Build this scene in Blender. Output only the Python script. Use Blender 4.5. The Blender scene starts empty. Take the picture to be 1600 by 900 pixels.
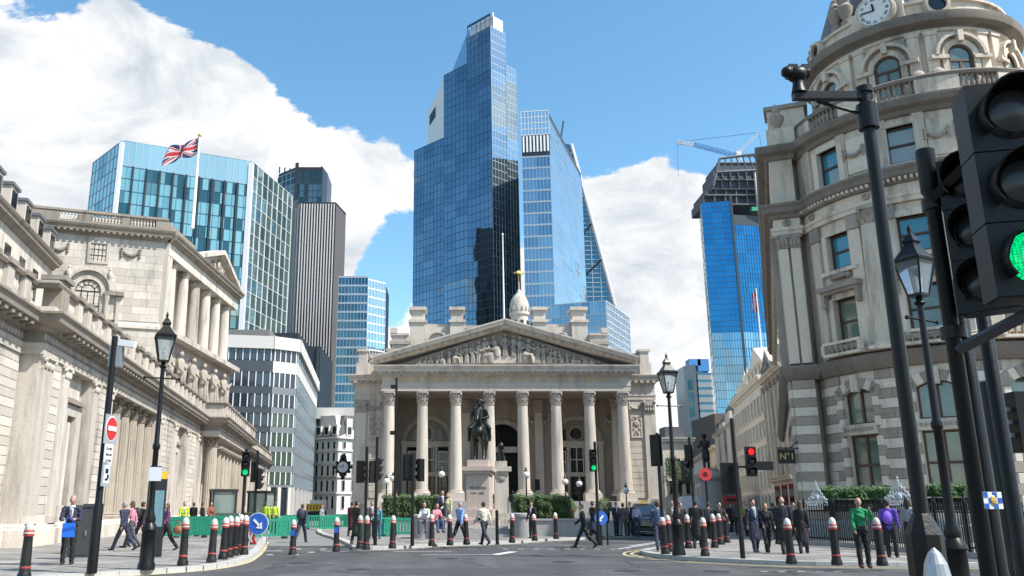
import bpy, bmesh, math, random
from mathutils import Vector, Matrix
R = math.radians
PI = math.pi
random.seed(11)
scene = bpy.context.scene
COL = scene.collection

# ------------------------------------------------------------------ camera
F, CX, CY, CAMH = 1327.0, 700.0, 450.0, 1.62
PITCH = math.atan(342 / F)
SP, CP = math.sin(PITCH), math.cos(PITCH)
cam_d = bpy.data.cameras.new('camera')
cam = bpy.data.objects.new('camera', cam_d)
COL.objects.link(cam)
cam.location = (0, 0, CAMH)
cam.rotation_euler = (PI / 2 + PITCH, 0, 0)
cam_d.sensor_width = 36
cam_d.lens = 36 * F / 1600
cam_d.shift_x = (800 - CX) / 1600
cam_d.clip_start = 0.1
cam_d.clip_end = 6000
scene.camera = cam


def at(x, y, Y):
    """world point at depth Y seen at photo pixel (x, y); used to survey the site"""
    v = (CY - y) / F
    k = CP - v * SP
    return Vector(((x - CX) / F * Y / k, Y, CAMH + Y * (SP + v * CP) / k))


def gr(x, y, z=0.0):
    v = (CY - y) / F
    return at(x, y, (z - CAMH) * (CP - v * SP) / (SP + v * CP))


# ------------------------------------------------------------------ sky, sun, exposure
SUN_EL = R(50)
SUN_DIR = Vector((0.90, -0.436, 0)).normalized() * math.cos(SUN_EL) + Vector((0, 0, math.sin(SUN_EL)))
scene.view_settings.view_transform = 'Standard'
scene.view_settings.look = 'None'
scene.view_settings.exposure = 0.9
scene.view_settings.gamma = 1.0
world = bpy.data.worlds.new('World')
scene.world = world
world.use_nodes = True


def make_sky():
    nt = world.node_tree
    nt.nodes.clear()
    N, L = nt.nodes.new, nt.links.new
    out = N('ShaderNodeOutputWorld')
    sky = N('ShaderNodeTexSky')
    sky.sky_type = 'NISHITA'
    sky.sun_disc = False
    sky.sun_elevation = SUN_EL
    sky.sun_rotation = math.atan2(SUN_DIR.x, SUN_DIR.y)
    sky.air_density = 1.0
    sky.dust_density = 0.6
    sky.ozone_density = 1.6
    bg = N('ShaderNodeBackground')
    bg.inputs[1].default_value = 0.132
    hsv = N('ShaderNodeHueSaturation')
    hsv.inputs['Saturation'].default_value = 1.17
    hsv.inputs['Hue'].default_value = .485
    L(sky.outputs[0], hsv.inputs['Color'])
    L(hsv.outputs[0], bg.inputs[0])
    tc = N('ShaderNodeTexCoord')
    nrm = N('ShaderNodeVectorMath'); nrm.operation = 'NORMALIZE'
    L(tc.outputs['Generated'], nrm.inputs[0])

    def noise(scale, detail, rough, off, dist=0.0):
        mp = N('ShaderNodeMapping')
        mp.inputs['Location'].default_value = off
        mp.inputs['Scale'].default_value = (1, 1, 1.7)
        L(nrm.outputs[0], mp.inputs[0])
        n = N('ShaderNodeTexNoise')
        n.inputs['Scale'].default_value = scale
        n.inputs['Detail'].default_value = detail
        n.inputs['Roughness'].default_value = rough
        n.inputs['Distortion'].default_value = dist
        L(mp.outputs[0], n.inputs['Vector'])
        return n.outputs[0]

    def math_(op, a, b=None, c=None):
        m = N('ShaderNodeMath'); m.operation = op
        for i, q in enumerate((a, b, c)):
            if q is None:
                continue
            if isinstance(q, (int, float)):
                m.inputs[i].default_value = q
            else:
                L(q, m.inputs[i])
        return m.outputs[0]

    field = math_('MULTIPLY_ADD', noise(4.0, 13, 0.58, (1.3, 0.2, 4.1), 0.05), 2.0, -.5)
    field = math_('ADD', field, math_('MULTIPLY_ADD', noise(9.0, 9, 0.62, (4.2, 1.1, .3), .5), .9, -.45))
    # the cumulus banks that stand in this sky: direction, angular size, weight
    banks = [((90, 240), 13, .40), ((-200, 330), 17, .4), ((290, 190), 9, .32), ((430, 290), 8.5, .34), ((560, 290), 6, .34), ((250, 360), 13, .3),
             ((640, 235), 2.6, .17), ((655, 150), 2.2, .13), ((985, 400), 8.0, .33), ((1010, 340), 4.5, .14), ((900, 640), 13, .34), ((1120, 640), 10, .3),
             ((560, 560), 9, .3), ((1570, 90), 5, .10), ((2000, 420), 14, .34),
             ((640, -420), 30, -.22), ((780, 60), 13, -.26), ((1200, 120), 13, -.24), ((595, 420), 5.0, -.45), ((590, 90), 8, -.2), ((20, -20), 5.5, -.3), ((330, -110), 8, -.4), ((500, 60), 6, -.3), ((1340, 420), 9, -.1)]
    acc = field
    for (x, y), size, w in banks:
        d = (at(x, y, 100) - Vector((0, 0, CAMH))).normalized()
        dot = N('ShaderNodeVectorMath'); dot.operation = 'DOT_PRODUCT'
        L(nrm.outputs[0], dot.inputs[0]); dot.inputs[1].default_value = d
        mr = N('ShaderNodeMapRange'); mr.interpolation_type = 'SMOOTHERSTEP'
        mr.inputs['From Min'].default_value = math.cos(R(size * 1.15))
        mr.inputs['From Max'].default_value = math.cos(R(size * .25))
        mr.inputs['To Min'].default_value = 0
        mr.inputs['To Max'].default_value = w
        L(dot.outputs['Value'], mr.inputs['Value'])
        acc = math_('ADD', acc, mr.outputs[0])
    mask = N('ShaderNodeMapRange'); mask.interpolation_type = 'SMOOTHSTEP'
    mask.inputs['From Min'].default_value = 0.61
    mask.inputs['From Max'].default_value = 0.72
    L(acc, mask.inputs['Value'])
    # cloud body: bright billows with greyer folds
    body = noise(7.5, 9, 0.6, (7.7, 3.1, 1.2), 0.4)
    ramp = N('ShaderNodeMapRange')
    ramp.inputs['From Min'].default_value = 0.34
    ramp.inputs['From Max'].default_value = 0.56
    L(body, ramp.inputs['Value'])
    cc = N('ShaderNodeMix'); cc.data_type = 'RGBA'
    cc.inputs['A'].default_value = (0.58, 0.64, 0.71, 1)
    cc.inputs['B'].default_value = (0.97, 0.97, 0.97, 1)
    L(ramp.outputs[0], cc.inputs['Factor'])
    cb = N('ShaderNodeBackground')
    L(cc.outputs['Result'], cb.inputs[0])
    cb.inputs[1].default_value = 0.60
    mix = N('ShaderNodeMixShader')
    L(mask.outputs[0], mix.inputs[0])
    L(bg.outputs[0], mix.inputs[1])
    L(cb.outputs[0], mix.inputs[2])
    L(mix.outputs[0], out.inputs[0])


make_sky()
sun_d = bpy.data.lights.new('sun', 'SUN')
sun_d.energy = 3.9
sun_d.angle = R(0.55)
sun_d.color = (1.0, 0.955, 0.89)
sun = bpy.data.objects.new('sun', sun_d)
COL.objects.link(sun)
sun.rotation_euler = SUN_DIR.to_track_quat('Z', 'Y').to_euler()


# ------------------------------------------------------------------ mesh builder
class MB:
    def __init__(s):
        s.v = []; s.f = []

    def add(s, vs, fs):
        o = len(s.v)
        s.v += [tuple(v) for v in vs]
        s.f += [tuple(i + o for i in f) for f in fs]
        return s

    def xf(s, M, start=0):
        s.v[start:] = [tuple(M @ Vector(v)) for v in s.v[start:]]
        return s

    def box(s, x0, x1, y0, y1, z0, z1):
        return s.add([(x0, y0, z0), (x1, y0, z0), (x1, y1, z0), (x0, y1, z0), (x0, y0, z1), (x1, y0, z1), (x1, y1, z1), (x0, y1, z1)],
                     [(3, 2, 1, 0), (4, 5, 6, 7), (0, 1, 5, 4), (1, 2, 6, 5), (2, 3, 7, 6), (3, 0, 4, 7)])

    def bx(s, c, sz, M=None):
        n = len(s.v)
        s.box(-sz[0] / 2, sz[0] / 2, -sz[1] / 2, sz[1] / 2, -sz[2] / 2, sz[2] / 2)
        T = Matrix.Translation(Vector(c))
        s.xf(T @ M if M else T, n)
        return s

    def prism(s, poly, z0, z1):
        n = len(poly)
        return s.add([(p[0], p[1], z0) for p in poly] + [(p[0], p[1], z1) for p in poly],
                     [tuple(range(n))[::-1], tuple(range(n, 2 * n))] + [(i, (i + 1) % n, n + (i + 1) % n, n + i) for i in range(n)])

    def wall(s, poly, y0, y1):
        """outline in x,z pushed through y0..y1"""
        n = len(poly)
        return s.add([(p[0], y0, p[1]) for p in poly] + [(p[0], y1, p[1]) for p in poly],
                     [tuple(range(n)), tuple(range(n, 2 * n))[::-1]] + [(i, n + i, n + (i + 1) % n, (i + 1) % n) for i in range(n)])

    def lathe(s, prof, n=16, c=(0, 0, 0), a0=0.0, mod=None):
        m = len(prof)
        vs = []
        for i in range(n):
            a = a0 + 2 * PI * i / n
            k = mod[i % len(mod)] if mod else 1
            ca, sa = math.cos(a) * k, math.sin(a) * k
            vs += [(c[0] + r * ca, c[1] + r * sa, c[2] + z) for r, z in prof]
        fs = []
        for i in range(n):
            j = (i + 1) % n
            fs += [(i * m + k, j * m + k, j * m + k + 1, i * m + k + 1) for k in range(m - 1)]
        fs.append(tuple(i * m for i in range(n))[::-1])
        fs.append(tuple(i * m + m - 1 for i in range(n)))
        return s.add(vs, fs)

    def tube(s, pts, r, n=8, flat=None):
        pts = [Vector(p) for p in pts]
        rs = r if isinstance(r, (list, tuple)) else [r] * len(pts)
        vs = []; up = None
        for i, p in enumerate(pts):
            t = (pts[min(i + 1, len(pts) - 1)] - pts[max(i - 1, 0)]).normalized()
            if up is None:
                up = Vector((0, 0, 1)) if abs(t.z) < .95 else Vector((0, 1, 0))
            a = t.cross(up).normalized(); b = a.cross(t).normalized(); up = b
            for k in range(n):
                q = 2 * PI * k / n
                vs.append(p + a * math.cos(q) * rs[i] + b * math.sin(q) * rs[i])
        fs = []
        for i in range(len(pts) - 1):
            fs += [(i * n + k, i * n + (k + 1) % n, (i + 1) * n + (k + 1) % n, (i + 1) * n + k) for k in range(n)]
        fs.append(tuple(range(n))[::-1])
        fs.append(tuple(range((len(pts) - 1) * n, len(pts) * n)))
        return s.add(vs, fs)

    def sweep(s, path, prof, closed=False):
        """profile (out, z) carried along a plan path; out is to the right of travel"""
        n = len(path); m = len(prof)
        P = [Vector((p[0], p[1])) for p in path]
        seg = [(P[(i + 1) % n] - P[i]).normalized() for i in range(n if closed else n - 1)]
        vs = []
        for i in range(n):
            if closed:
                a, b = seg[i - 1], seg[i]
            else:
                a, b = seg[max(i - 1, 0)], seg[min(i, n - 2)]
            na, nb = Vector((a.y, -a.x)), Vector((b.y, -b.x))
            nn = na + nb
            nn = nn / max(.25, nn.dot(na))
            vs += [(P[i].x + nn.x * o, P[i].y + nn.y * o, z) for o, z in prof]
        fs = []
        for i in range(n if closed else n - 1):
            j = (i + 1) % n
            fs += [(i * m + k, j * m + k, j * m + (k + 1) % m, i * m + (k + 1) % m) for k in range(m)]
        if not closed:
            fs.append(tuple(range(m))); fs.append(tuple(range((n - 1) * m, n * m))[::-1])
        return s.add(vs, fs)

    def ball(s, c, r, n=10, m=7):
        r = r if isinstance(r, (tuple, list)) else (r, r, r)
        prof = [(max(1e-4, math.sin(PI * k / m)), -math.cos(PI * k / m)) for k in range(m + 1)]
        o = len(s.v)
        s.lathe(prof, n)
        s.v[o:] = [(c[0] + v[0] * r[0], c[1] + v[1] * r[1], c[2] + v[2] * r[2]) for v in s.v[o:]]
        return s

    def mesh(s, name, mat, smooth=False, ang=35):
        me = bpy.data.meshes.new(name)
        me.from_pydata(s.v, [], s.f)
        for m in (mat if isinstance(mat, (list, tuple)) else [mat]):
            me.materials.append(m)
        if smooth:
            me.shade_smooth()
            me.set_sharp_from_angle(angle=R(ang))
        me.update()
        return me

    def build(s, name, mat, parent=None, smooth=False, loc=None, rz=None, ang=35):
        return link(name, s.mesh(name, mat, smooth, ang), parent, loc, rz)


def link(name, data, parent=None, loc=None, rz=None, scale=None, M=None):
    o = bpy.data.objects.new(name, data)
    COL.objects.link(o)
    if parent:
        o.parent = parent
    if M is not None:
        o.matrix_local = M
    if loc is not None:
        o.location = loc
    if rz is not None:
        o.rotation_euler = (0, 0, rz)
    if scale is not None:
        o.scale = scale
    return o


def tag(o, label=None, cat=None, group=None, kind=None):
    if label: o['label'] = label
    if cat: o['category'] = cat
    if group: o['group'] = group
    if kind: o['kind'] = kind
    return o


def thing(name, label, cat, loc=(0, 0, 0), rz=0.0, group=None):
    o = link(name, None, None, loc, rz)
    o.empty_display_size = .2
    return tag(o, label, cat, group)


KIDS = {}


def copy_tree(o, parent=None):
    c = o.copy()
    COL.objects.link(c)
    c.parent = parent
    for ch in [k for k in o.children]:
        copy_tree(ch, c)
    return c


_bm_cache = {}


def block_mesh(sx, sy, sz, mat, bev=.012):
    key = (round(sx, 2), round(sy, 2), round(sz, 2), mat.name, bev)
    if key not in _bm_cache:
        x, y, z = key[0] / 2, key[1] / 2, key[2] / 2
        b = min(bev, x * .4, y * .4, z * .4)
        m = MB()
        # chamfered front edges (front is -y), plain back
        m.add([(-x, y, -z), (x, y, -z), (x, y, z), (-x, y, z), (-x, -y + b, -z), (x, -y + b, -z), (x, -y + b, z), (-x, -y + b, z),
               (-x + b, -y, -z + b), (x - b, -y, -z + b), (x - b, -y, z - b), (-x + b, -y, z - b)],
              [(0, 3, 2, 1), (0, 1, 5, 4), (1, 2, 6, 5), (2, 3, 7, 6), (3, 0, 4, 7), (4, 5, 9, 8), (5, 6, 10, 9), (6, 7, 11, 10), (7, 4, 8, 11), (8, 9, 10, 11)])
        _bm_cache[key] = m.mesh('stone', mat)
    return _bm_cache[key]


def ashlar(parent, mat, x0, x1, z0, z1, y, course=.42, length=1.0, depth=.06, gap=.022, name='stone', every=None):
    """single stones laid in courses on a wall face at depth y (front is -y)"""
    n = max(1, round((z1 - z0) / course)); h = (z1 - z0) / n
    k = max(1, round((x1 - x0) / length)); w = (x1 - x0) / k
    for i in range(n):
        cuts = [x0 + w * j for j in range(k + 1)]
        if i % 2 and k > 1:
            cuts = [x0] + [x0 + w * (j + .5) for j in range(k)] + [x1]
        for a, b in zip(cuts[:-1], cuts[1:]):
            mt = every(i) if every else mat
            me = block_mesh(b - a - gap, depth, h - gap, mt)
            link(name, me, parent, ((a + b) / 2, y - depth / 2 + .002 + random.uniform(-.004, .004), z0 + h * (i + .5)))


# ------------------------------------------------------------------ materials
MATS = {}


def mat(name, col, rough=.7, metal=0.0, col2=None, var=.5, vscale=.6, streak=0.0, bump=0.0, bscale=30, rnd=0.0, emit=0.0, spec=.5, fine=0.0, ior=None, trans=0.0, alpha=1.0, coat=0.0, dirt=None):
    if name in MATS:
        return MATS[name]
    m = bpy.data.materials.new(name)
    MATS[name] = m
    m.use_nodes = True
    nt = m.node_tree
    N, L = nt.nodes.new, nt.links.new
    b = nt.nodes['Principled BSDF']
    c4 = lambda c: (c[0], c[1], c[2], 1)
    b.inputs['Base Color'].default_value = c4(col)
    b.inputs['Roughness'].default_value = rough
    b.inputs['Metallic'].default_value = metal
    b.inputs['Specular IOR Level'].default_value = spec
    if ior: b.inputs['IOR'].default_value = ior
    if trans: b.inputs['Transmission Weight'].default_value = trans
    if coat: b.inputs['Coat Weight'].default_value = coat
    if emit:
        b.inputs['Emission Color'].default_value = c4(col)
        b.inputs['Emission Strength'].default_value = emit
    geo = N('ShaderNodeNewGeometry')
    cur = None

    def noise(scale, sc=(1, 1, 1), detail=6, rough_=.6):
        mp = N('ShaderNodeMapping'); mp.inputs['Scale'].default_value = sc
        L(geo.outputs['Position'], mp.inputs[0])
        n = N('ShaderNodeTexNoise')
        n.inputs['Scale'].default_value = scale
        n.inputs['Detail'].default_value = detail
        n.inputs['Roughness'].default_value = rough_
        L(mp.outputs[0], n.inputs['Vector'])
        return n.outputs[0]

    def rng(x, a, b_, c=0., d=1.):
        r = N('ShaderNodeMapRange')
        r.inputs['From Min'].default_value = a; r.inputs['From Max'].default_value = b_
        r.inputs['To Min'].default_value = c; r.inputs['To Max'].default_value = d
        L(x, r.inputs['Value'])
        return r.outputs[0]

    def mixc(fac, A, B, blend='MIX'):
        x = N('ShaderNodeMix'); x.data_type = 'RGBA'; x.blend_type = blend
        for nm, q in (('Factor', fac), ('A', A), ('B', B)):
            if isinstance(q, (int, float)): x.inputs[nm].default_value = q
            elif isinstance(q, tuple): x.inputs[nm].default_value = c4(q)
            else: L(q, x.inputs[nm])
        return x.outputs['Result']

    if col2 is not None:
        cur = mixc(rng(noise(vscale), .5 - .22, .5 + .22, 0, var), col, col2)
    if streak:
        s_ = rng(noise(1.0, (.9, .9, .13), 8, .7), .50, .70, 0, streak)
        cur = mixc(s_, cur if cur is not None else col, dirt or tuple(.35 * q for q in col))
    if fine:
        f_ = rng(noise(9.0, (1, 1, 1), 5, .7), .3, .7, 1 - fine, 1 + fine)
        h = N('ShaderNodeHueSaturation')
        if cur is not None: L(cur, h.inputs['Color'])
        else: h.inputs['Color'].default_value = c4(col)
        L(f_, h.inputs['Value'])
        cur = h.outputs[0]
    if rnd:
        oi = N('ShaderNodeObjectInfo')
        h = N('ShaderNodeHueSaturation')
        if cur is not None: L(cur, h.inputs['Color'])
        else: h.inputs['Color'].default_value = c4(col)
        L(rng(oi.outputs['Random'], 0, 1, 1 - rnd, 1 + rnd), h.inputs['Value'])
        cur = h.outputs[0]
    if cur is not None:
        L(cur, b.inputs['Base Color'])
    if bump:
        bp = N('ShaderNodeBump')
        bp.inputs['Strength'].default_value = bump
        bp.inputs['Distance'].default_value = .02
        L(noise(bscale, (1, 1, 1), 5, .6), bp.inputs['Height'])
        L(bp.outputs[0], b.inputs['Normal'])
    return m


def glassy(name, col, rough=.03, col2=None, wave=.02, rnd=.12, metal=.9, split=None):
    """coated facade glass: strong tinted mirror; panes differ a little"""
    if name in MATS:
        return MATS[name]
    m = bpy.data.materials.new(name); MATS[name] = m
    m.use_nodes = True
    nt = m.node_tree; N, L = nt.nodes.new, nt.links.new
    b = nt.nodes['Principled BSDF']
    b.inputs['Metallic'].default_value = metal
    b.inputs['Roughness'].default_value = rough
    oi = N('ShaderNodeObjectInfo')
    mr = N('ShaderNodeMapRange')
    mr.inputs['To Min'].default_value = 0; mr.inputs['To Max'].default_value = 1
    if split:
        mr.inputs['From Min'].default_value = split; mr.inputs['From Max'].default_value = split + .12
    L(oi.outputs['Random'], mr.inputs['Value'])
    x = N('ShaderNodeMix'); x.data_type = 'RGBA'
    x.inputs['A'].default_value = (*col, 1)
    x.inputs['B'].default_value = (*(col2 or tuple(q * (1 - rnd) for q in col)), 1)
    L(mr.outputs[0], x.inputs['Factor'])
    L(x.outputs['Result'], b.inputs['Base Color'])
    geo = N('ShaderNodeNewGeometry')
    n = N('ShaderNodeTexNoise'); n.inputs['Scale'].default_value = .25; n.inputs['Detail'].default_value = 2
    L(geo.outputs['Position'], n.inputs['Vector'])
    bp = N('ShaderNodeBump'); bp.inputs['Strength'].default_value = wave; bp.inputs['Distance'].default_value = 1.0
    L(n.outputs[0], bp.inputs['Height']); L(bp.outputs[0], b.inputs['Normal'])
    return m


S_BANK = mat('portland_stone_warm', (.56, .51, .445), .85, col2=(.42, .375, .32), vscale=.9, streak=.85, bump=.25, fine=.10, rnd=.15, dirt=(.15, .13, .105))
S_BANKC = mat('shaded_column_stone', (.40, .345, .28), .9, col2=(.27, .23, .185), vscale=.9, streak=.6, bump=.3, fine=.12, rnd=.08, dirt=(.12, .10, .08))  # base darkened to carry the bay's shade on the columns, dirt streaks on top
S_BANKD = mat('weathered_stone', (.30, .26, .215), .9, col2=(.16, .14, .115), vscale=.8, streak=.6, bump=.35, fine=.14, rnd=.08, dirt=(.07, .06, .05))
S_RE = mat('portland_stone_pale', (.55, .495, .425), .85, col2=(.42, .37, .315), vscale=.6, streak=.65, bump=.2, fine=.10, rnd=.06, dirt=(.19, .165, .135))
S_RED = mat('carved_stone', (.42, .375, .32), .9, col2=(.22, .19, .16), vscale=1.2, streak=.5, bump=.3, fine=.15, rnd=.05, dirt=(.1, .085, .07))
S_ONE = mat('portland_stone_grey', (.68, .585, .47), .85, col2=(.55, .465, .37), vscale=.6, streak=.75, bump=.25, fine=.12, rnd=.10, dirt=(.13, .11, .09))
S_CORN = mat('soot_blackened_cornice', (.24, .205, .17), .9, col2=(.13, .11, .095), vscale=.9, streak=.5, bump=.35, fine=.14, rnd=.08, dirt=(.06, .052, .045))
S_PORCH = mat('shade_darkened_stone', (.33, .285, .235), .9, col2=(.20, .17, .14), vscale=.9, streak=.5, bump=.3, fine=.14, rnd=.05, dirt=(.08, .07, .06))  # porch shade is put into this darker base, with dirt streaks over it
S_BANDL = mat('pale_banding_stone', (.70, .61, .50), .85, col2=(.58, .495, .40), vscale=.9, streak=.35, bump=.25, fine=.12, rnd=.035)
S_BAND = mat('grey_banding_stone', (.37, .305, .25), .9, col2=(.26, .21, .17), vscale=.7, streak=.4, bump=.35, fine=.14, rnd=.05, dirt=(.13, .11, .09))
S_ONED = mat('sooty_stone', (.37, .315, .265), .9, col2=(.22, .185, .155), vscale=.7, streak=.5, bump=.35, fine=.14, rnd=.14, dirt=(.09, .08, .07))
S_CREAM = mat('cream_stucco', (.80, .73, .62), .85, col2=(.70, .63, .52), vscale=.3, streak=.35, bump=.15, fine=.08, rnd=.05)
GRANITE = mat('grey_granite', (.33, .32, .31), .8, col2=(.25, .24, .23), vscale=1.5, streak=.3, bump=.3, fine=.15, rnd=.06)
PINK = mat('pink_granite', (.52, .42, .36), .6, col2=(.44, .35, .30), vscale=2, streak=.25, fine=.12, bump=.1)
BRONZE = mat('dark_bronze', (.028, .030, .028), .42, .75, col2=(.05, .065, .055), vscale=2.5, bump=.2)
IRON = mat('black_painted_iron', (.006, .006, .0065), .36, col2=(.014, .013, .012), spec=.28, vscale=6, bump=.12, bscale=60)
PLASTIC = mat('black_plastic', (.007, .007, .0075), .4, col2=(.015, .0145, .014), vscale=9, spec=.3, bump=.12, bscale=140)
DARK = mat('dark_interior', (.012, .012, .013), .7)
GLASS = mat('window_glass', (.014, .017, .019), .07, spec=.5, coat=.1)
WHITE = mat('white_paint', (.78, .78, .76), .5, col2=(.66, .65, .62), vscale=8, fine=.05)
WOOD = mat('brown_window_frame', (.09, .045, .025), .5, col2=(.06, .03, .018), vscale=6)
LEAD = mat('lead_roof', (.13, .14, .155), .55, col2=(.09, .10, .11), vscale=1.2, bump=.2)
SLATE = mat('roof_slate', (.10, .10, .105), .7, col2=(.07, .07, .075), vscale=2, bump=.2)
STEEL = mat('grey_steel', (.35, .36, .37), .45, .6)
RED = mat('red_paint', (.55, .03, .03), .5, col2=(.45, .03, .03), vscale=9)
GOLD = mat('gilding', (.70, .45, .12), .35, .8)
GOLDL = mat('worn_gilt_letters', (.58, .38, .14), .55, .3)
GRN = mat('signal_green_light', (.0, .62, .20), .4, emit=.9)
REDL = mat('signal_red_light', (.85, .02, .02), .4, emit=1.2)
LENS = mat('unlit_lens', (.03, .03, .03), .25)
BLUE = mat('blue_sign', (.015, .10, .42), .5)


def led_lens(name, col):
    """lit signal lens made of many small points"""
    m = bpy.data.materials.new(name); MATS[name] = m; m.use_nodes = True
    nt = m.node_tree; N, L = nt.nodes.new, nt.links.new; b = nt.nodes['Principled BSDF']
    tc = N('ShaderNodeTexCoord'); v = N('ShaderNodeTexVoronoi'); v.inputs['Scale'].default_value = 75; v.inputs['Randomness'].default_value = .25
    L(tc.outputs['Object'], v.inputs['Vector'])
    r = N('ShaderNodeMapRange'); r.inputs['From Min'].default_value = .1; r.inputs['From Max'].default_value = .75; r.inputs['To Min'].default_value = 1.35; r.inputs['To Max'].default_value = .3
    L(v.outputs['Distance'], r.inputs['Value'])
    b.inputs['Base Color'].default_value = (*[q * .4 for q in col], 1); b.inputs['Roughness'].default_value = .25
    b.inputs['Emission Color'].default_value = (*col, 1); L(r.outputs[0], b.inputs['Emission Strength'])
    return m


GRN = led_lens('green_led_lens', (.0, .50, .15)); REDL = led_lens('red_led_lens', (.85, .02, .02))
# ================================================================== figures: one continuous skin from overlapping forms
import numpy as np


class Fig:
    def __init__(s): s.p = []

    def cap(s, lab, a, b, ra, rb=None, sq=1.0, sx=1.0):
        s.p.append((lab, Vector(a), Vector(b), ra, rb if rb is not None else ra, sq, sx)); return s

    def ell(s, lab, c, r):
        c = Vector(c); s.p.append((lab, c - Vector((0, 0, .001)), c + Vector((0, 0, .001)), r[2], r[2], r[1] / r[2], r[0] / r[2])); return s

    def mesh(s, name, labels, vox=.014, dec=.4, sm=3):
        m = MB()
        for lab, a, b, ra, rb, sq, sx in s.p:
            ax = (b - a); L_ = ax.length; ax = ax.normalized() if L_ > 1e-6 else Vector((0, 0, 1))
            u = ax.orthogonal().normalized(); v = ax.cross(u)
            rings = []
            for k in range(4): t = -PI / 2 + PI / 2 * (k + .35) / 4.35; rings.append((a + ax * ra * math.sin(t), ra * math.cos(t)))
            rings.append((a.copy(), ra)); rings.append((b.copy(), rb))
            for k in range(4): t = PI / 2 * (k + 1) / 4.35; rings.append((b + ax * rb * math.sin(t), rb * math.cos(t)))
            n = 12; o = len(m.v); vs = []
            c0 = (a + b) / 2
            for c, r in rings:
                for k in range(n):
                    q = 2 * PI * k / n; w = c + u * math.cos(q) * r + v * math.sin(q) * r
                    # squash about the form's own axis
                    t = ((w - a).dot(ax)); foot = a + ax * t
                    d = w - foot
                    if L_ < .01: d = w - c0; foot = c0
                    vs.append(foot + Vector((d.x * sx, d.y * sq, d.z)))
            fs = [(i * n + k, i * n + (k + 1) % n, (i + 1) * n + (k + 1) % n, (i + 1) * n + k) for i in range(len(rings) - 1) for k in range(n)]
            fs += [tuple(range(n))[::-1], tuple(range((len(rings) - 1) * n, len(rings) * n))]
            m.add(vs, fs)
        me = bpy.data.meshes.new(name); me.from_pydata(m.v, [], m.f); me.update()
        o = bpy.data.objects.new(name, me); COL.objects.link(o)
        md = o.modifiers.new('r', 'REMESH'); md.mode = 'VOXEL'; md.voxel_size = vox
        ms = o.modifiers.new('s', 'SMOOTH'); ms.factor = .5; ms.iterations = sm
        if dec < 1:
            mc = o.modifiers.new('d', 'DECIMATE'); mc.ratio = dec
        out = bpy.data.meshes.new_from_object(o.evaluated_get(bpy.context.evaluated_depsgraph_get()))
        bpy.data.objects.remove(o)
        out.name = name
        out.shade_smooth()
        out.materials.clear()
        for l in labels: out.materials.append(None)
        n = len(out.polygons)
        c = np.empty(n * 3); out.polygons.foreach_get('center', c); c = c.reshape(-1, 3)
        best = np.full(n, 1e9); idx = np.zeros(n, dtype=np.int32)
        for lab, a, b, ra, rb, sq, sx in s.p:
            a_, b_ = np.array(a), np.array(b); ab = b_ - a_; L2 = max(ab @ ab, 1e-9)
            t = np.clip(((c - a_) @ ab) / L2, 0, 1)
            d = c - (a_ + t[:, None] * ab); d = d / np.array([sx, sq, 1.0])
            q = np.linalg.norm(d, axis=1) - (ra + (rb - ra) * t)
            k = q < best; best[k] = q[k]; idx[k] = labels.index(lab)
        out.polygons.foreach_set('material_index', idx)
        if len(labels) > 1:
            # folds in the clothes
            sel = np.zeros(len(out.vertices), dtype=bool)
            for p in out.polygons:
                if p.material_index in (2, 3):
                    for v in p.vertices: sel[v] = True
            co = np.empty(len(sel) * 3); nn = np.empty(len(sel) * 3)
            out.vertices.foreach_get('co', co); out.vertices.foreach_get('normal', nn); co = co.reshape(-1, 3); nn = nn.reshape(-1, 3)
            x, y, z = co.T
            w = .007 * np.sin(x * 31 + z * 47 + y * 13) + .006 * np.sin(z * 83 - x * 57 + y * 41) + .004 * np.sin(z * 140 + x * 90)
            co = co + nn * (w * sel)[:, None]
            out.vertices.foreach_set('co', co.ravel())
        out.update()
        return out


LAB = ['skin', 'hair', 'top', 'bottom', 'shoe', 'shirt', 'tie']


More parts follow.
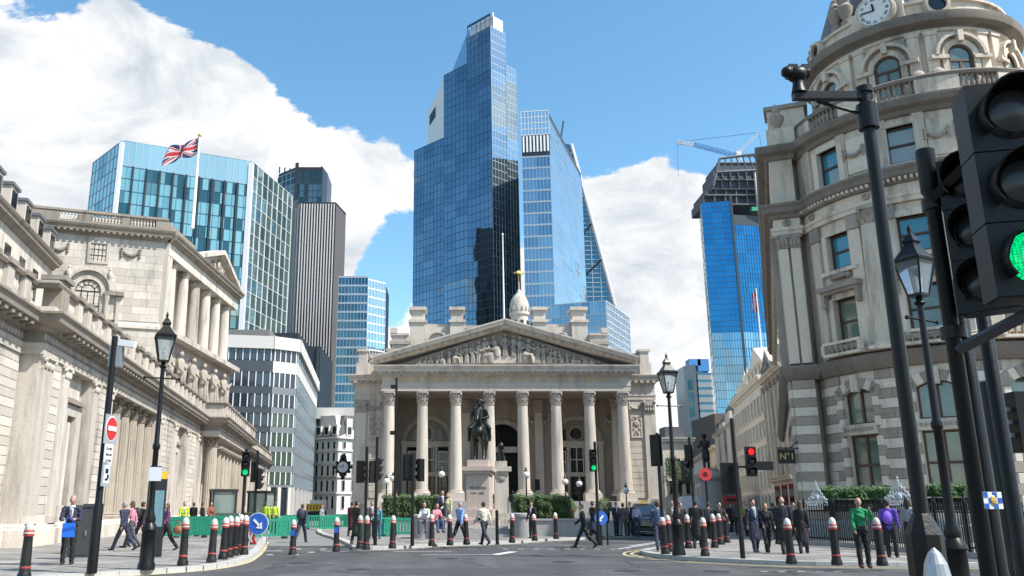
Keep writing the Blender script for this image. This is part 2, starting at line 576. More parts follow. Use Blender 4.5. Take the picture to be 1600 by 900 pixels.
def body(legs=((0, 0), (0, 0)), arms=((0, .1, .1), (0, .1, .1)), lean=0.0, coat=0.0, hair='short', shirt=False, female=False, vox=.015, hat=False, turn=0.0, seated=False):
    """legs: (thigh forward, knee bend); arms: (forward, outward, elbow bend), angles in radians; faces -y"""
    f = Fig(); sw = .175 if female else .20; hw = .095
    hipz = .93
    if seated: hipz = .50
    else:
        drop = max(0, .86 - max(.43 * math.cos(legs[0][0]) + .43 * math.cos(legs[0][0] - legs[0][1]), .43 * math.cos(legs[1][0]) + .43 * math.cos(legs[1][0] - legs[1][1])))
        hipz -= drop
    up = lambda z, y=0: (0, y - math.sin(lean) * (z - hipz), hipz + (z - .93) * math.cos(lean) if False else hipz + (z - .93))
    def T(x, y, z): # torso point with lean
        dz = z - .93
        return Vector((x, y - math.sin(lean) * dz, hipz + dz * math.cos(lean)))
    f.cap('bottom', T(-.06, 0, .95), T(.06, 0, .95), .125 if female else .118, None, .82)
    f.cap('top', T(0, 0, 1.05), T(0, -.005, 1.22), .13 if not female else .115, .145 if not female else .125, .74, 1.08)
    f.cap('top', T(0, -.005, 1.2), T(0, 0, 1.36), .15 if not female else .13, .14, .74, 1.12)
    f.cap('top', T(-sw + .06, 0, 1.415), T(sw - .06, 0, 1.415), .07, None, .95)
    f.cap('top', T(-.05, .01, 1.44), T(.05, .01, 1.44), .068)
    if female: f.ell('top', T(0, -.085, 1.27), (.12, .07, .075))
    f.cap('skin', T(0, .01, 1.45), T(0, -.005, 1.56), .052, .05)
    hc = T(0, -.02, 1.645)
    f.ell('skin', hc, (.074, .094, .112)); f.ell('skin', hc + Vector((0, -.018, -.062)), (.054, .064, .055))
    f.cap('skin', hc + Vector((0, -.095, .0)), hc + Vector((0, -.108, -.03)), .012, .016)
    for s in (-1, 1):
        f.ell('skin', hc + Vector((s * .077, .008, -.012)), (.013, .022, .032))
        f.ell('hair', hc + Vector((s * .03, -.092, .022)), (.018, .008, .006))
    f.ell('tie', hc + Vector((0, -.085, -.062)), (.022, .008, .006)) if False else None
    f.ell('hair', hc + Vector((0, .022, .038)), (.082, .092, .092))
    f.ell('hair', hc + Vector((0, .045, -.005)), (.074, .068, .08))
    if hair == 'long':
        f.cap('hair', hc + Vector((0, .055, 0)), hc + Vector((0, .075, -.2)), .078, .06, .7)
        for s in (-1, 1): f.cap('hair', hc + Vector((s * .07, .01, .0)), hc + Vector((s * .075, .02, -.17)), .028, .022)
    if hair == 'bald':
        f.p = [q for q in f.p if not (q[0] == 'hair' and q[3] > .05)]
        f.ell('hair', hc + Vector((0, .05, -.02)), (.078, .055, .05))
    if hat:
        f.cap('hair', hc + Vector((0, 0, .07)), hc + Vector((0, 0, .075)), .14, None, 1.1); f.ell('hair', hc + Vector((0, .01, .1)), (.085, .1, .08))
    if shirt:
        f.cap('shirt', T(0, -.108, 1.40), T(0, -.122, 1.2), .05, .022, .4); f.cap('tie', T(0, -.128, 1.40), T(0, -.138, 1.14), .016, .024, .4)
        f.cap('shirt', T(-.045, -.04, 1.475), T(.045, -.04, 1.475), .03)
    for i, s in ((0, -1), (1, 1)):
        th, kn = legs[i]
        h = Vector((s * hw, 0, hipz - .02))
        if seated:
            k = h + Vector((s * .05, -.43, .02)); a = k + Vector((0, -.03, -.42))
        else:
            k = h + Vector((s * .012, -math.sin(th) * .43, -math.cos(th) * .43))
            a = k + Vector((0, -math.sin(th - kn) * .42, -math.cos(th - kn) * .42))
        f.cap('bottom', h, k, .096, .074); f.cap('bottom', k, a, .072, .060)
        f.cap('bottom', k, k.lerp(a, .4) + Vector((0, .012, 0)), .058, .056)
        fa = 0 if seated else (th - kn)
        heel = a + Vector((0, .03 + .02 * math.sin(fa), -.045)); toe = a + Vector((0, -.17 * math.cos(fa), -.05 - .10 * math.sin(-fa) if fa < 0 else -.05 + .07 * math.sin(fa)))
        f.cap('shoe', heel, toe, .042, .036, 1, 1.05)
        fw, ow, el = arms[i]
        sh = T(s * sw, 0, 1.42)
        d1 = Vector((s * math.sin(ow), -math.sin(fw) * math.cos(ow), -math.cos(fw) * math.cos(ow)))
        e = sh + d1 * .29
        f2 = fw + el
        inn = -s * (.35 if el > 1.0 else .05 * el)
        d2 = Vector((s * math.sin(ow) * .6 + inn, -math.sin(f2), -math.cos(f2))).normalized()
        w = e + d2 * .25
        f.cap('top', sh, e, .064 if not female else .052, .052); f.cap('top', e, w, .052, .042)
        pm = w + d2 * .075
        f.cap('skin', w - d2 * .01, pm, .027, .03, 1)
        side = d2.cross(Vector((s, 0, 0))).normalized() if abs(d2.x) < .9 else Vector((0, 1, 0))
        for kf, (off, ln) in enumerate(((-.026, .062), (-.009, .075), (.009, .07), (.026, .055))):
            b0 = pm + side * off; m1 = b0 + d2 * ln * .55; curl = Vector((-s * .02, 0, 0))
            f.cap('skin', b0, m1, .0095, .009); f.cap('skin', m1, m1 + d2 * ln * .4 + curl, .009, .0075)
        f.cap('skin', w + d2 * .02 - side * .02, w + d2 * .065 - side * .058, .012, .009)
    if coat:
        zb = .93 - coat
        f.cap('top', T(0, 0, 1.02), T(0, .0, zb), .135, .175 + coat * .06, .8)
    elif shirt or coat == 0:
        f.cap('top', T(-.05, 0, .93), T(.05, 0, .93), .112, None, .9) if shirt else None
    return f.mesh('body', LAB, vox, .45)


BOD = {
    'hold': body(((.02, 0), (-.03, 0)), ((.35, .12, 1.25), (.3, .12, 1.3)), shirt=True, vox=.012),
    'phone': body(((.03, .02), (-.03, 0)), ((.15, .1, .5), (.75, .18, 1.75)), hair='bald', female=True, vox=.012),
    'walk': body(((.42, .08), (-.38, .35)), ((-.4, .1, .25), (.4, .1, .35)), lean=.06),
    'walk2': body(((-.4, .4), (.45, .05)), ((.35, .12, .5), (-.35, .12, .3)), lean=.08, shirt=True),
    'walkf': body(((.36, .08), (-.32, .35)), ((-.3, .1, .3), (.3, .1, .4)), lean=.05, hair='long', female=True),
    'coat': body(((.15, .03), (-.12, .12)), ((-.1, .12, .2), (.12, .12, .3)), coat=.42, shirt=True),
    'coatb': body(((.15, .03), (-.12, .12)), ((.1, .12, .9), (.15, .12, 1.0)), coat=.45, hair='bald'),
    'coatf': body(((.2, .03), (-.15, .15)), ((-.1, .1, .2), (.1, .1, .3)), coat=.5, hair='long', female=True),
    'stand': body(((.03, 0), (-.04, 0)), ((.05, .12, .3), (-.02, .12, .25)), shirt=True),
    'standf': body(((.02, 0), (-.02, 0)), ((.2, .1, .9), (0, .1, .3)), hair='long', female=True),
    'sit': body(seated=True, arms=((.5, .1, .9), (.4, .1, 1.0)), lean=.12, hair='long', female=True),
    'hat': body(((.03, 0), (-.04, 0)), ((.5, .1, 1.0), (.3, .12, 1.2)), coat=.35, hat=True, lean=.1),
}
# ================================================================== ground
ASPH = mat('asphalt', (.105, .104, .104), .82, col2=(.066, .066, .068), vscale=.35, var=1.0, bump=.5, bscale=90, fine=.22, spec=.35)
def wear(m):
    nt = m.node_tree; N, L = nt.nodes.new, nt.links.new; b = nt.nodes['Principled BSDF']
    src = b.inputs['Base Color'].links[0].from_socket
    geo = N('ShaderNodeNewGeometry'); cur = src
    for sc, rot, lo, hi, a, c in (((.55, .05, 1), .35, .42, .62, .78, 1.12), ((.05, .5, 1), -.2, .45, .65, 1.08, .82), ((2.2, 2.2, 1), 0, .60, .70, 1.0, .62)):
        mp = N('ShaderNodeMapping'); mp.inputs['Scale'].default_value = sc; mp.inputs['Rotation'].default_value = (0, 0, rot); L(geo.outputs['Position'], mp.inputs[0])
        n = N('ShaderNodeTexNoise'); n.inputs['Scale'].default_value = 1; n.inputs['Detail'].default_value = 7; n.inputs['Roughness'].default_value = .62; L(mp.outputs[0], n.inputs['Vector'])
        r = N('ShaderNodeMapRange'); r.inputs['From Min'].default_value = lo; r.inputs['From Max'].default_value = hi; r.inputs['To Min'].default_value = a; r.inputs['To Max'].default_value = c; L(n.outputs[0], r.inputs['Value'])
        h = N('ShaderNodeHueSaturation'); L(cur, h.inputs['Color']); L(r.outputs[0], h.inputs['Value']); cur = h.outputs[0]
    # fine cracks
    v = N('ShaderNodeTexVoronoi'); v.feature = 'DISTANCE_TO_EDGE'; v.inputs['Scale'].default_value = .33
    n = N('ShaderNodeTexNoise'); n.inputs['Scale'].default_value = 1.5; n.inputs['Detail'].default_value = 6; L(geo.outputs['Position'], n.inputs['Vector'])
    mx = N('ShaderNodeMix'); mx.data_type = 'VECTOR'; mx.inputs['Factor'].default_value = .35; L(geo.outputs['Position'], mx.inputs['A']); L(n.outputs['Color'], mx.inputs['B']); L(mx.outputs['Result'], v.inputs['Vector'])
    r = N('ShaderNodeMapRange'); r.inputs['From Min'].default_value = .004; r.inputs['From Max'].default_value = .016; r.inputs['To Min'].default_value = .5; r.inputs['To Max'].default_value = 1; L(v.outputs['Distance'], r.inputs['Value'])
    h = N('ShaderNodeHueSaturation'); L(cur, h.inputs['Color']); L(r.outputs[0], h.inputs['Value']); L(h.outputs[0], b.inputs['Base Color'])


wear(ASPH)
ASPHL = mat('pale_worn_asphalt', (.20, .195, .185), .85, col2=(.15, .147, .14), vscale=.3, bump=.4, bscale=70, fine=.15)
KERB = mat('granite_kerb', (.42, .41, .39), .8, col2=(.33, .32, .30), vscale=1.4, bump=.3, fine=.12)
LINE = mat('road_paint', (.66, .66, .63), .7, col2=(.36, .36, .35), vscale=2.4, var=.8, fine=.1)
YLINE = mat('yellow_road_paint', (.62, .50, .24), .7, col2=(.34, .30, .2), vscale=2.4, var=.8, fine=.1)


def paving():
    m = bpy.data.materials.new('york_stone_paving')
    m.use_nodes = True
    nt = m.node_tree; N, L = nt.nodes.new, nt.links.new
    b = nt.nodes['Principled BSDF']; b.inputs['Roughness'].default_value = .85
    geo = N('ShaderNodeNewGeometry')
    br = N('ShaderNodeTexBrick')
    br.inputs['Color1'].default_value = (.29, .272, .25, 1); br.inputs['Color2'].default_value = (.19, .18, .168, 1)
    br.inputs['Mortar'].default_value = (.10, .095, .09, 1)
    br.inputs['Scale'].default_value = 1; br.inputs['Mortar Size'].default_value = .018
    br.inputs['Brick Width'].default_value = .9; br.inputs['Row Height'].default_value = .6
    L(geo.outputs['Position'], br.inputs['Vector'])
    n = N('ShaderNodeTexNoise'); n.inputs['Scale'].default_value = .7; n.inputs['Detail'].default_value = 8
    L(geo.outputs['Position'], n.inputs['Vector'])
    mr = N('ShaderNodeMapRange'); mr.inputs['From Min'].default_value = .3; mr.inputs['From Max'].default_value = .7
    mr.inputs['To Min'].default_value = .72; mr.inputs['To Max'].default_value = 1.2
    L(n.outputs[0], mr.inputs[0])
    h = N('ShaderNodeHueSaturation'); L(br.outputs[0], h.inputs['Color']); L(mr.outputs[0], h.inputs['Value'])
    L(h.outputs[0], b.inputs['Base Color'])
    bp = N('ShaderNodeBump'); bp.inputs['Strength'].default_value = .3; bp.inputs['Distance'].default_value = .02
    L(br.outputs['Fac'], bp.inputs['Height']); bp.invert = True; L(bp.outputs[0], b.inputs['Normal'])
    return m


PAVE = paving()
m = MB(); m.add([(-2500, -600, 0), (2500, -600, 0), (2500, 4000, 0), (-2500, 4000, 0)], [(0, 1, 2, 3)])
tag(m.build('road', ASPH), kind='structure')


def smooth_path(p, k=4):
    out = []
    n = len(p)
    for i in range(n - 1):
        a = Vector(p[max(i - 1, 0)]); b = Vector(p[i]); c = Vector(p[i + 1]); d = Vector(p[min(i + 2, n - 1)])
        for j in range(k):
            t = j / k
            out.append(tuple(.5 * ((2 * b) + (c - a) * t + (2 * a - 5 * b + 4 * c - d) * t * t + (3 * b - a - 3 * c + d) * t ** 3)))
    out.append(tuple(p[-1]))
    return out


def pavement(name, kerb_pts, back_pts, H=.12):
    k = smooth_path(kerb_pts)
    m = MB(); poly = k + back_pts
    m.prism(poly, -.3, H)
    o = tag(m.build(name, PAVE), kind='structure')
    # kerb stones lie along the edge, a hair proud of the slabs
    q = MB(); run = []
    for a, b in zip(k[:-1], k[1:]):
        a, b = Vector(a), Vector(b)
        if min(a.y, b.y) > 90: continue
        d = (b - a); n = max(1, round(d.length / .95))
        for i in range(n):
            run.append((a + d * (i / n), a + d * ((i + 1) / n)))
    for a, b in run:
        d = (b - a); L_ = d.length
        key = ('k', round(L_, 2))
        if key not in _bm_cache:
            _bm_cache[key] = MB().box(-L_ / 2 + .006, L_ / 2 - .006, -.02, .28, -.1, H + .006).mesh('kerb_stone', KERB)
        c = (a + b) / 2
        link('kerb_stone', _bm_cache[key], o, (c.x, c.y, 0), math.atan2(d.y, d.x))
    return o


# kerbs run so that the pavement lies to the left of travel
LEFT_K = [(-23, 170), (-17, 105), (-13.6, 75), (-11.4, 56), (-8.9, 42), (-7.5, 34.5), (-6.7, 29.5), (-6.35, 26.2), (-6.7, 23.6), (-8.1, 21.6), (-10.2, 18.8), (-13, 14)]
pavement('bank_pavement', LEFT_K, [(-60, 14), (-60, 170)])
RE_K = [(-3.55, 34.4), (-2.1, 34.9), (.1, 37.8), (2.9, 40.0), (4.6, 42.9), (6.5, 44.6), (8.7, 47.6), (11.8, 53.6), (16.5, 68), (22.5, 85), (27.5, 99), (34, 125)]
pavement('exchange_forecourt', [(-13.6, 130), (-11.2, 90), (-8.9, 60), (-5.3, 43), (-3.9, 36)] + RE_K, [])
RIGHT_K = [(60, 22.5), (30, 23.6), (18, 24.4), (12.5, 24.8), (9.8, 25.4), (7.7, 27.3), (6.85, 29.6), (6.95, 31.9), (8.2, 34.6), (11.8, 41), (16.2, 51), (24, 68), (32, 88), (42, 130)]
def pavement_cw(name, pts, back):
    # the same with the pavement on the right of travel
    return pavement(name, pts[::-1], back)


pavement_cw('corner_pavement', RIGHT_K, [(60, 22.5), (60, 130)])
m = MB(); m.add([(-8.7, 60.5, .004), (-5.2, 43.2, .004), (-4.2, 38.2, .004), (-7.6, 37.8, .004), (-8.8, 43, .004), (-11.5, 58, .004), (-16.4, 105, .004), (-12.2, 105, .004)], [(0, 1, 2, 3, 4, 5, 6, 7)])
tag(m.build('side_street', ASPHL), kind='structure')


def stripe(name, a, b, w, mt=LINE, z=.005, skew=0):
    a, b = Vector(a), Vector(b)
    d = (b - a).normalized(); n = Vector((-d.y, d.x)) * w / 2
    m = MB(); m.add([(*(a - n), z), (*(b - n), z), (*(b + n), z), (*(a + n), z)], [(0, 1, 2, 3)])
    return tag(m.build(name, mt), kind='structure')


def g2(x, y):
    p = gr(x, y); return (p.x, p.y)


def ribbon(name, pts, w, mt, z=.005):
    p = smooth_path(pts, 5); m = MB(); vs = []
    for i, q in enumerate(p):
        t = (Vector(p[min(i + 1, len(p) - 1)]) - Vector(p[max(i - 1, 0)])).normalized(); n = Vector((-t.y, t.x)) * w / 2
        vs += [(q[0] - n.x, q[1] - n.y, z), (q[0] + n.x, q[1] + n.y, z)]
    m.add(vs, [(2 * i, 2 * i + 2, 2 * i + 3, 2 * i + 1) for i in range(len(p) - 1)])
    return tag(m.build(name, mt), kind='structure')


def off(pts, d):
    out = []
    for i, q in enumerate(pts):
        t = (Vector(pts[min(i + 1, len(pts) - 1)]) - Vector(pts[max(i - 1, 0)])).normalized()
        out.append((q[0] + t.y * d, q[1] - t.x * d))
    return out


ribbon('edge_line', off(LEFT_K[4:11], -.35)[::1], .12, YLINE)
ribbon('edge_line', off(RE_K[:8], .4), .10, YLINE)
ribbon('edge_line', off(RIGHT_K[2:11], -.35), .10, YLINE)
ribbon('edge_line', off(RIGHT_K[2:11], -.62), .10, YLINE)
stripe('lane_line', g2(610, 862), g2(705, 861.5), .16)
stripe('lane_line', g2(772, 867), g2(803, 862), .35)
stripe('lane_line', g2(660, 867), g2(772, 866.5), .12)
for x in range(790, 985, 24):
    stripe('crossing_stud', g2(x - 4, 858), g2(x + 4, 858), .22)
for x in (1195, 1222, 1252, 1282, 1310, 1340):
    stripe('crossing_stud', g2(x - 6, 893), g2(x + 5, 893), .12)
stripe('lane_line', g2(965, 858), g2(1030, 848), .14)
stripe('lane_line', g2(985, 853), g2(1035, 846), .12)
stripe('stop_line', g2(405, 861), g2(442, 861), .22)
stripe('stop_line', g2(500, 861), g2(545, 862), .22)
for x, y in ((422, 867), (466, 858), (487, 863), (462, 867), (505, 858)):
    stripe('road_marking', g2(x - 5, y), g2(x + 5, y), .35)
mh = mat('cast_iron_cover', (.05, .048, .045), .6, .5, bump=.3)
for x, y in ((560, 890), (880, 878), (700, 873), (980, 892), (470, 880), (1120, 893)):
    p = gr(x, y); tag(MB().lathe([(.34, 0), (.34, .006)], 20).build('manhole_cover', mh, None, loc=(p.x, p.y, .001)), kind='structure')
tarpatch = mat('asphalt_repair', (.05, .05, .052), .85, col2=(.065, .065, .066), vscale=1.2, bump=.4, bscale=80, fine=.2)
for pts in (((-2.2, 22), (3.0, 22.3), (2.9, 24.5), (-2.0, 24.1)), ((4.6, 22), (7.2, 22.2), (6.9, 23.6), (4.5, 23.3)), ((-6, 21.2), (-4.4, 21.4), (-3.2, 26), (-3.9, 26.2)), ((.5, 30.2), (2.6, 30.5), (2.4, 34.8), (.3, 34.2)), ((3.6, 29), (5.2, 29.3), (4.9, 34), (3.3, 33.5)), ((-5.4, 26), (-4.2, 26), (-2.6, 33), (-3.9, 33))):
    tag(MB().add([(x, y, .003) for x, y in pts], [(0, 1, 2, 3)]).build('tarmac_patch', tarpatch), kind='structure')

# ================================================================== distant towers
def curtain(parent, p0, p1, z0, z1, nx, nz, glass, frame, fx=1, fz=1, mw=.25, bw=.35, md=.25, pane='glass_panel', tilt=.006, inset=0.0, out=.12, bars=True):
    """glass skin between two plan points (outward to the right of travel), panels as parts, one grid of bars"""
    a, b = Vector((p0[0], p0[1])), Vector((p1[0], p1[1]))
    d = (b - a); W = d.length; d.normalize(); rz = math.atan2(d.y, d.x)
    pw, ph = W / nx, (z1 - z0) / nz
    key = (round(pw, 3), round(ph, 3), glass.name)
    if key not in _bm_cache:
        _bm_cache[key] = MB().box(-pw / 2 + .02, pw / 2 - .02, -.06, .06, -ph / 2 + .02, ph / 2 - .02).mesh(pane, glass)
    nrm = Vector((d.y, -d.x))
    for i in range(nx):
        for j in range(nz):
            c = a + d * pw * (i + .5) + nrm * out
            o = link(pane, _bm_cache[key], parent, (c.x, c.y, z0 + ph * (j + .5)))
            o.rotation_euler = (random.gauss(0, tilt), 0, rz + random.gauss(0, tilt))
    if bars:
        m = MB()
        nX, nZ = nx * fx, nz * fz
        for i in range(nX + 1):
            x = W * i / nX
            m.box(x - mw / 2, x + mw / 2, -out - md, -out + .02, z0, z1)
        for j in range(nZ + 1):
            z = z0 + (z1 - z0) * j / nZ
            m.box(0, W, -out - md * .8, -out + .02, z - bw / 2, z + bw / 2)
        o = m.build('mullion_grid', frame, parent, loc=(a.x, a.y, 0), rz=rz)
        tag(o, kind='stuff')


FR_BLUE = mat('blue_grey_mullion', (.06, .10, .14), .4, .5)
FR_PALE = mat('pale_mullion', (.42, .48, .52), .4, .4)
FR_WHITE = mat('white_mullion', (.72, .74, .75), .4)
FR_DARK = mat('dark_mullion', (.05, .065, .075), .4, .4)
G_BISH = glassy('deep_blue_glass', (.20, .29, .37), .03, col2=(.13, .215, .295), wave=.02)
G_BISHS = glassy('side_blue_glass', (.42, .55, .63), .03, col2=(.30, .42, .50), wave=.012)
G_TEAL = glassy('teal_glass', (.40, .58, .50), .06, col2=(.07, .15, .15), wave=.01, split=.52)
G_TEALR = glassy('pale_teal_glass', (.58, .72, .66), .05, col2=(.33, .48, .48), wave=.012, split=.6)
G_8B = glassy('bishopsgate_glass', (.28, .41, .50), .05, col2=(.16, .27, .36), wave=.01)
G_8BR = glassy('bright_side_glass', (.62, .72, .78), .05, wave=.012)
G_FILM = glassy('film_wrapped_glass', (.035, .26, .50), .12, col2=(.025, .20, .42), wave=.01)
G_DARKT = glassy('dark_teal_glass', (.10, .22, .28), .06, col2=(.05, .13, .18), wave=.01)
G_LIGHT = glassy('light_blue_glass', (.42, .58, .68), .05, wave=.01)


def P2(x, y, Y):
    p = at(x, y, Y); return (p.x, p.y)


def on_line(c, d, px):
    """parameter t where c + d t is seen in column px near the horizon"""
    k = (px - CX) / F
    return (c[0] - k * (CP * c[1])) / (k * CP * d[1] - d[0])


# ---- tall stepped blue tower
bt = thing('glass_skyscraper', 'tallest tower, deep blue glass with a stepped and slanting top', 'skyscraper', (0, 0, 0))
C0 = Vector((24.0, 430.0)); LD = Vector((-.69, .724)); RD = Vector((.724, .69))
for (t0, t1, s1, z0, z1) in ((38.2, 64, 34, 0, 210), (18.8, 38, 33.8, 0, 250), (0, 18.6, 12, 0, 264)):
    q = [C0 + LD * t1, C0 + LD * t0, C0 + LD * t0 + RD * s1, C0 + LD * t1 + RD * s1]
    MB().prism([tuple(p) for p in q], z0, z1 - .5).build('core', FR_DARK, bt)
MB().prism([tuple(C0 + RD * 12.2), tuple(C0 + RD * 21), tuple(C0 + RD * 21 + LD * 18), tuple(C0 + RD * 12.2 + LD * 18)], 0, 246).build('core', FR_DARK, bt)
for (t0, t1, z1, nx, nz) in ((38, 64, 210, 3, 20), (18.7, 38, 250, 2, 24), (0, 18.7, 266, 2, 26)):
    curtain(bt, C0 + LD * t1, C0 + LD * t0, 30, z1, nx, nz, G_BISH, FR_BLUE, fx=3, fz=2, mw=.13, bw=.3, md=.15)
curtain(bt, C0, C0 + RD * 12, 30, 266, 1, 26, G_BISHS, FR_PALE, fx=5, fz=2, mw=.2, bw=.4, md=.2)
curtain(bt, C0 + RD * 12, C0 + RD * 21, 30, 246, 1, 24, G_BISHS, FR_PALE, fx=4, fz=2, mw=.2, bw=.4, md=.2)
# white plant screen and slanting glass shoulder
wp = mat('white_cladding', (.78, .79, .80), .5, col2=(.70, .71, .73), vscale=.1)
pa, pb = C0 + LD * 52, C0 + LD * 38.1
m = MB()
nn = Vector((LD.y, -LD.x)) * -1
vs = []
for off_ in (0, 4):
    o2 = RD * off_
    vs += [(*(pa + o2), 210), (*(pb + o2), 210), (*(pb + o2), 249), (*(pa + o2), 232)]
m.add(vs, [(0, 1, 2, 3), (7, 6, 5, 4), (0, 4, 5, 1), (1, 5, 6, 2), (2, 6, 7, 3), (3, 7, 4, 0)])
m.build('plant_screen', wp, bt)
m = MB(); q = C0 + LD * 50.5 - RD * .3; q2 = C0 + LD * 45.5 - RD * .3
m.add([(*q, 222), (*q2, 226), (*q2, 232.5), (*q, 228)] + [(*(q + RD * .2), 222), (*(q2 + RD * .2), 226), (*(q2 + RD * .2), 232.5), (*(q + RD * .2), 228)],
      [(0, 1, 2, 3), (4, 5, 6, 7), (0, 1, 5, 4), (1, 2, 6, 5), (2, 3, 7, 6), (3, 0, 4, 7)])
m.build('louvre_opening', FR_DARK, bt)
pa, pb = C0 + LD * 33 + RD * 1.5, C0 + LD * 18.8 + RD * 1.5
m = MB(); vs = []
for off_ in (0, 8):
    o2 = RD * off_
    vs += [(*(pa + o2), 249), (*(pb + o2), 249), (*(pb + o2), 273), (*(pa + o2), 251)]
m.add(vs, [(0, 1, 2, 3), (7, 6, 5, 4), (0, 4, 5, 1), (1, 5, 6, 2), (2, 6, 7, 3), (3, 7, 4, 0)])
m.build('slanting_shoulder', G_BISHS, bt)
for nm, (ta, tb, sa, sb, za, zb) in (('crown_wall', (1.2, 17.5, 3.5, 4.3, 262, 277)), ('crown_wall', (.9, 1.7, 3.5, 11.5, 262, 274.5)), ('crown_beam', (.1, 18.6, .2, .8, 273.4, 274.6)), ('crown_plant', (4, 16, 5, 11, 262, 272))):
    MB().prism([tuple(C0 + LD * tb + RD * sa), tuple(C0 + LD * ta + RD * sa), tuple(C0 + LD * ta + RD * sb), tuple(C0 + LD * tb + RD * sb)], za, zb).build(nm, FR_BLUE if nm == 'crown_beam' else wp, bt)
m = MB()
for k in range(6):
    u = C0 + LD * (.3 + k * 3.6); m.box(u.x - .2, u.x + .2, u.y - .2, u.y + .2, 264, 274)
m.build('crown_posts', FR_BLUE, bt)

# ---- neighbour with louvred top
e8 = thing('office_tower', 'glass tower with a louvred top band, right behind the tallest blue tower', 'skyscraper')
A, B = P2(817, 300, 398), P2(861, 300, 396); Cc = P2(909, 300, 478)
D_ = (A[0] + Cc[0] - B[0], A[1] + Cc[1] - B[1])
MB().prism([A, B, Cc, D_], 0, 196).build('core', FR_DARK, e8)
curtain(e8, A, B, 40, 172, 2, 22, G_8B, FR_PALE, fx=4, fz=1, mw=.18, bw=.9, md=.3)
curtain(e8, A, B, 184, 197, 2, 2, G_8BR, FR_WHITE, fx=4, fz=2, mw=.25, bw=.4, md=.3)
m = MB()
va, vb = Vector(A), Vector(B)
MB().prism([tuple(va + Vector((.2, -.4))), tuple(vb + Vector((-.2, -.4))), tuple(vb + Vector((-.2, .4))), tuple(va + Vector((.2, .4)))], 172.5, 183.5).build('louvre_recess', FR_DARK, e8)
for k in range(8):
    p = va + (vb - va) * ((k + .5) / 8)
    MB().box(p.x - .45, p.x + .45, p.y - .9, p.y - .3, 174.5, 183.2).build('louvre_fin', FR_WHITE, e8)
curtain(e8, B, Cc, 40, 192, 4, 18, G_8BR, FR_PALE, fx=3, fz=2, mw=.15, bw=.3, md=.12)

# ---- wedge shaped tower behind it
wd = thing('wedge_tower', 'dark glass wedge tower whose right edge slopes, furthest right of the central cluster', 'skyscraper')
a, b = at(872, 226, 520), at(890, 226, 520)
c, d = at(900, 478, 520), at(958, 478, 520)
m = MB(); vs = []
for y0 in (520, 560):
    vs += [(c.x - 20, y0, 20), (d.x + 10, y0, 20), (d.x, y0, d.z), (b.x, y0, b.z), (a.x - 4, y0, b.z + 3)]
m.add(vs, [(0, 1, 2, 3, 4), (9, 8, 7, 6, 5), (0, 5, 6, 1), (1, 6, 7, 2), (2, 7, 8, 3), (3, 8, 9, 4), (4, 9, 5, 0)])
m.build('glass_wedge', G_DARKT, wd)
m = MB()
nfl = 34
for k in range(nfl):
    z = 130 + (b.z - 130) * k / nfl
    xr = d.x + (b.x - d.x) * (z - d.z) / (b.z - d.z)
    m.box(a.x - 4, xr - .3, 519.6, 520, z - .25, z + .25)
for k in range(8):
    x0 = a.x - 2 + k * 5.2
    zt = b.z if x0 < b.x else d.z + (b.z - d.z) * (d.x - x0) / (d.x - b.x)
    m.box(x0 - .25, x0 + .25, 519.4, 519.95, 100, max(101, zt - 2))
tag(m.build('floor_frame', FR_PALE, wd), kind='stuff')
m = MB()
m.tube([(d.x + 1, 519, d.z), (b.x + 1, 519, b.z)], 1.1, 6)
m.build('sloping_edge_beam', FR_WHITE, wd)
m = MB()
for k in range(5):
    z0 = 130 + k * 24; z1 = z0 + 24
    x0 = a.x; xr = d.x + (b.x - d.x) * (z1 - d.z) / (b.z - d.z)
    m.tube([(x0, 519, z0), (xr, 519, z1)], .6, 5)
m.build('diagonal_bracing', FR_DARK, wd)

# ---- low glass block in front of them
lw = thing('glass_block', 'low pale glass block peeping over the right attic of the portico building', 'building')
A, B, Cc = P2(862, 490, 330), P2(947, 490, 322), P2(982, 490, 352)
MB().prism([A, B, Cc, (Cc[0] - 26, Cc[1] + 8)], 40, 79).build('core', FR_DARK, lw)
curtain(lw, A, B, 43, 79.5, 7, 7, G_8B, FR_PALE, fx=2, fz=1, mw=.15, bw=.4)
curtain(lw, B, Cc, 43, 79.5, 4, 7, G_8BR, FR_WHITE, fx=4, fz=2, mw=.12, bw=.2)

# ---- teal glass tower at left
sx = thing('teal_glass_tower', 'teal glass office tower with white corner strips behind the flag', 'skyscraper')
pl = [P2(150, 225, 268), P2(193, 215, 250), P2(394, 250, 267), P2(457, 290, 300)]
ZT = 114.5
MB().prism(pl + [(pl[3][0] - 30, 330), (pl[0][0], 320)], 0, ZT - 9).build('core', FR_DARK, sx)
curtain(sx, pl[0], pl[1], 40, ZT, 4, 9, G_TEALR, FR_PALE, fx=2, fz=2, mw=.15, bw=.12)
curtain(sx, pl[1], pl[2], 48.6, ZT - 8.6, 21, 14, G_TEAL, FR_BLUE, fx=1, fz=1, mw=.12, bw=.22, tilt=.012)
top_glass = glassy('clear_parapet_glass', (.58, .68, .60), .05, wave=.01)
curtain(sx, pl[1], pl[2], ZT - 8.5, ZT, 10, 1, top_glass, FR_PALE, fx=2, fz=1, mw=.12, bw=.12)
curtain(sx, pl[2], pl[3], 30, ZT, 8, 17, G_TEALR, FR_WHITE, fx=1, fz=1, mw=.14, bw=.14, tilt=.01)
for p, w in ((pl[1], .55), (pl[2], .75)):
    MB().prism([(p[0] - w, p[1] - 1.4), (p[0] + w, p[1] - 1.4), (p[0] + w, p[1] + .4), (p[0] - w, p[1] + .4)], 20, ZT - 1).build('corner_strip', FR_WHITE, sx)
m = MB(); va, vb = Vector(pl[1]), Vector(pl[2])
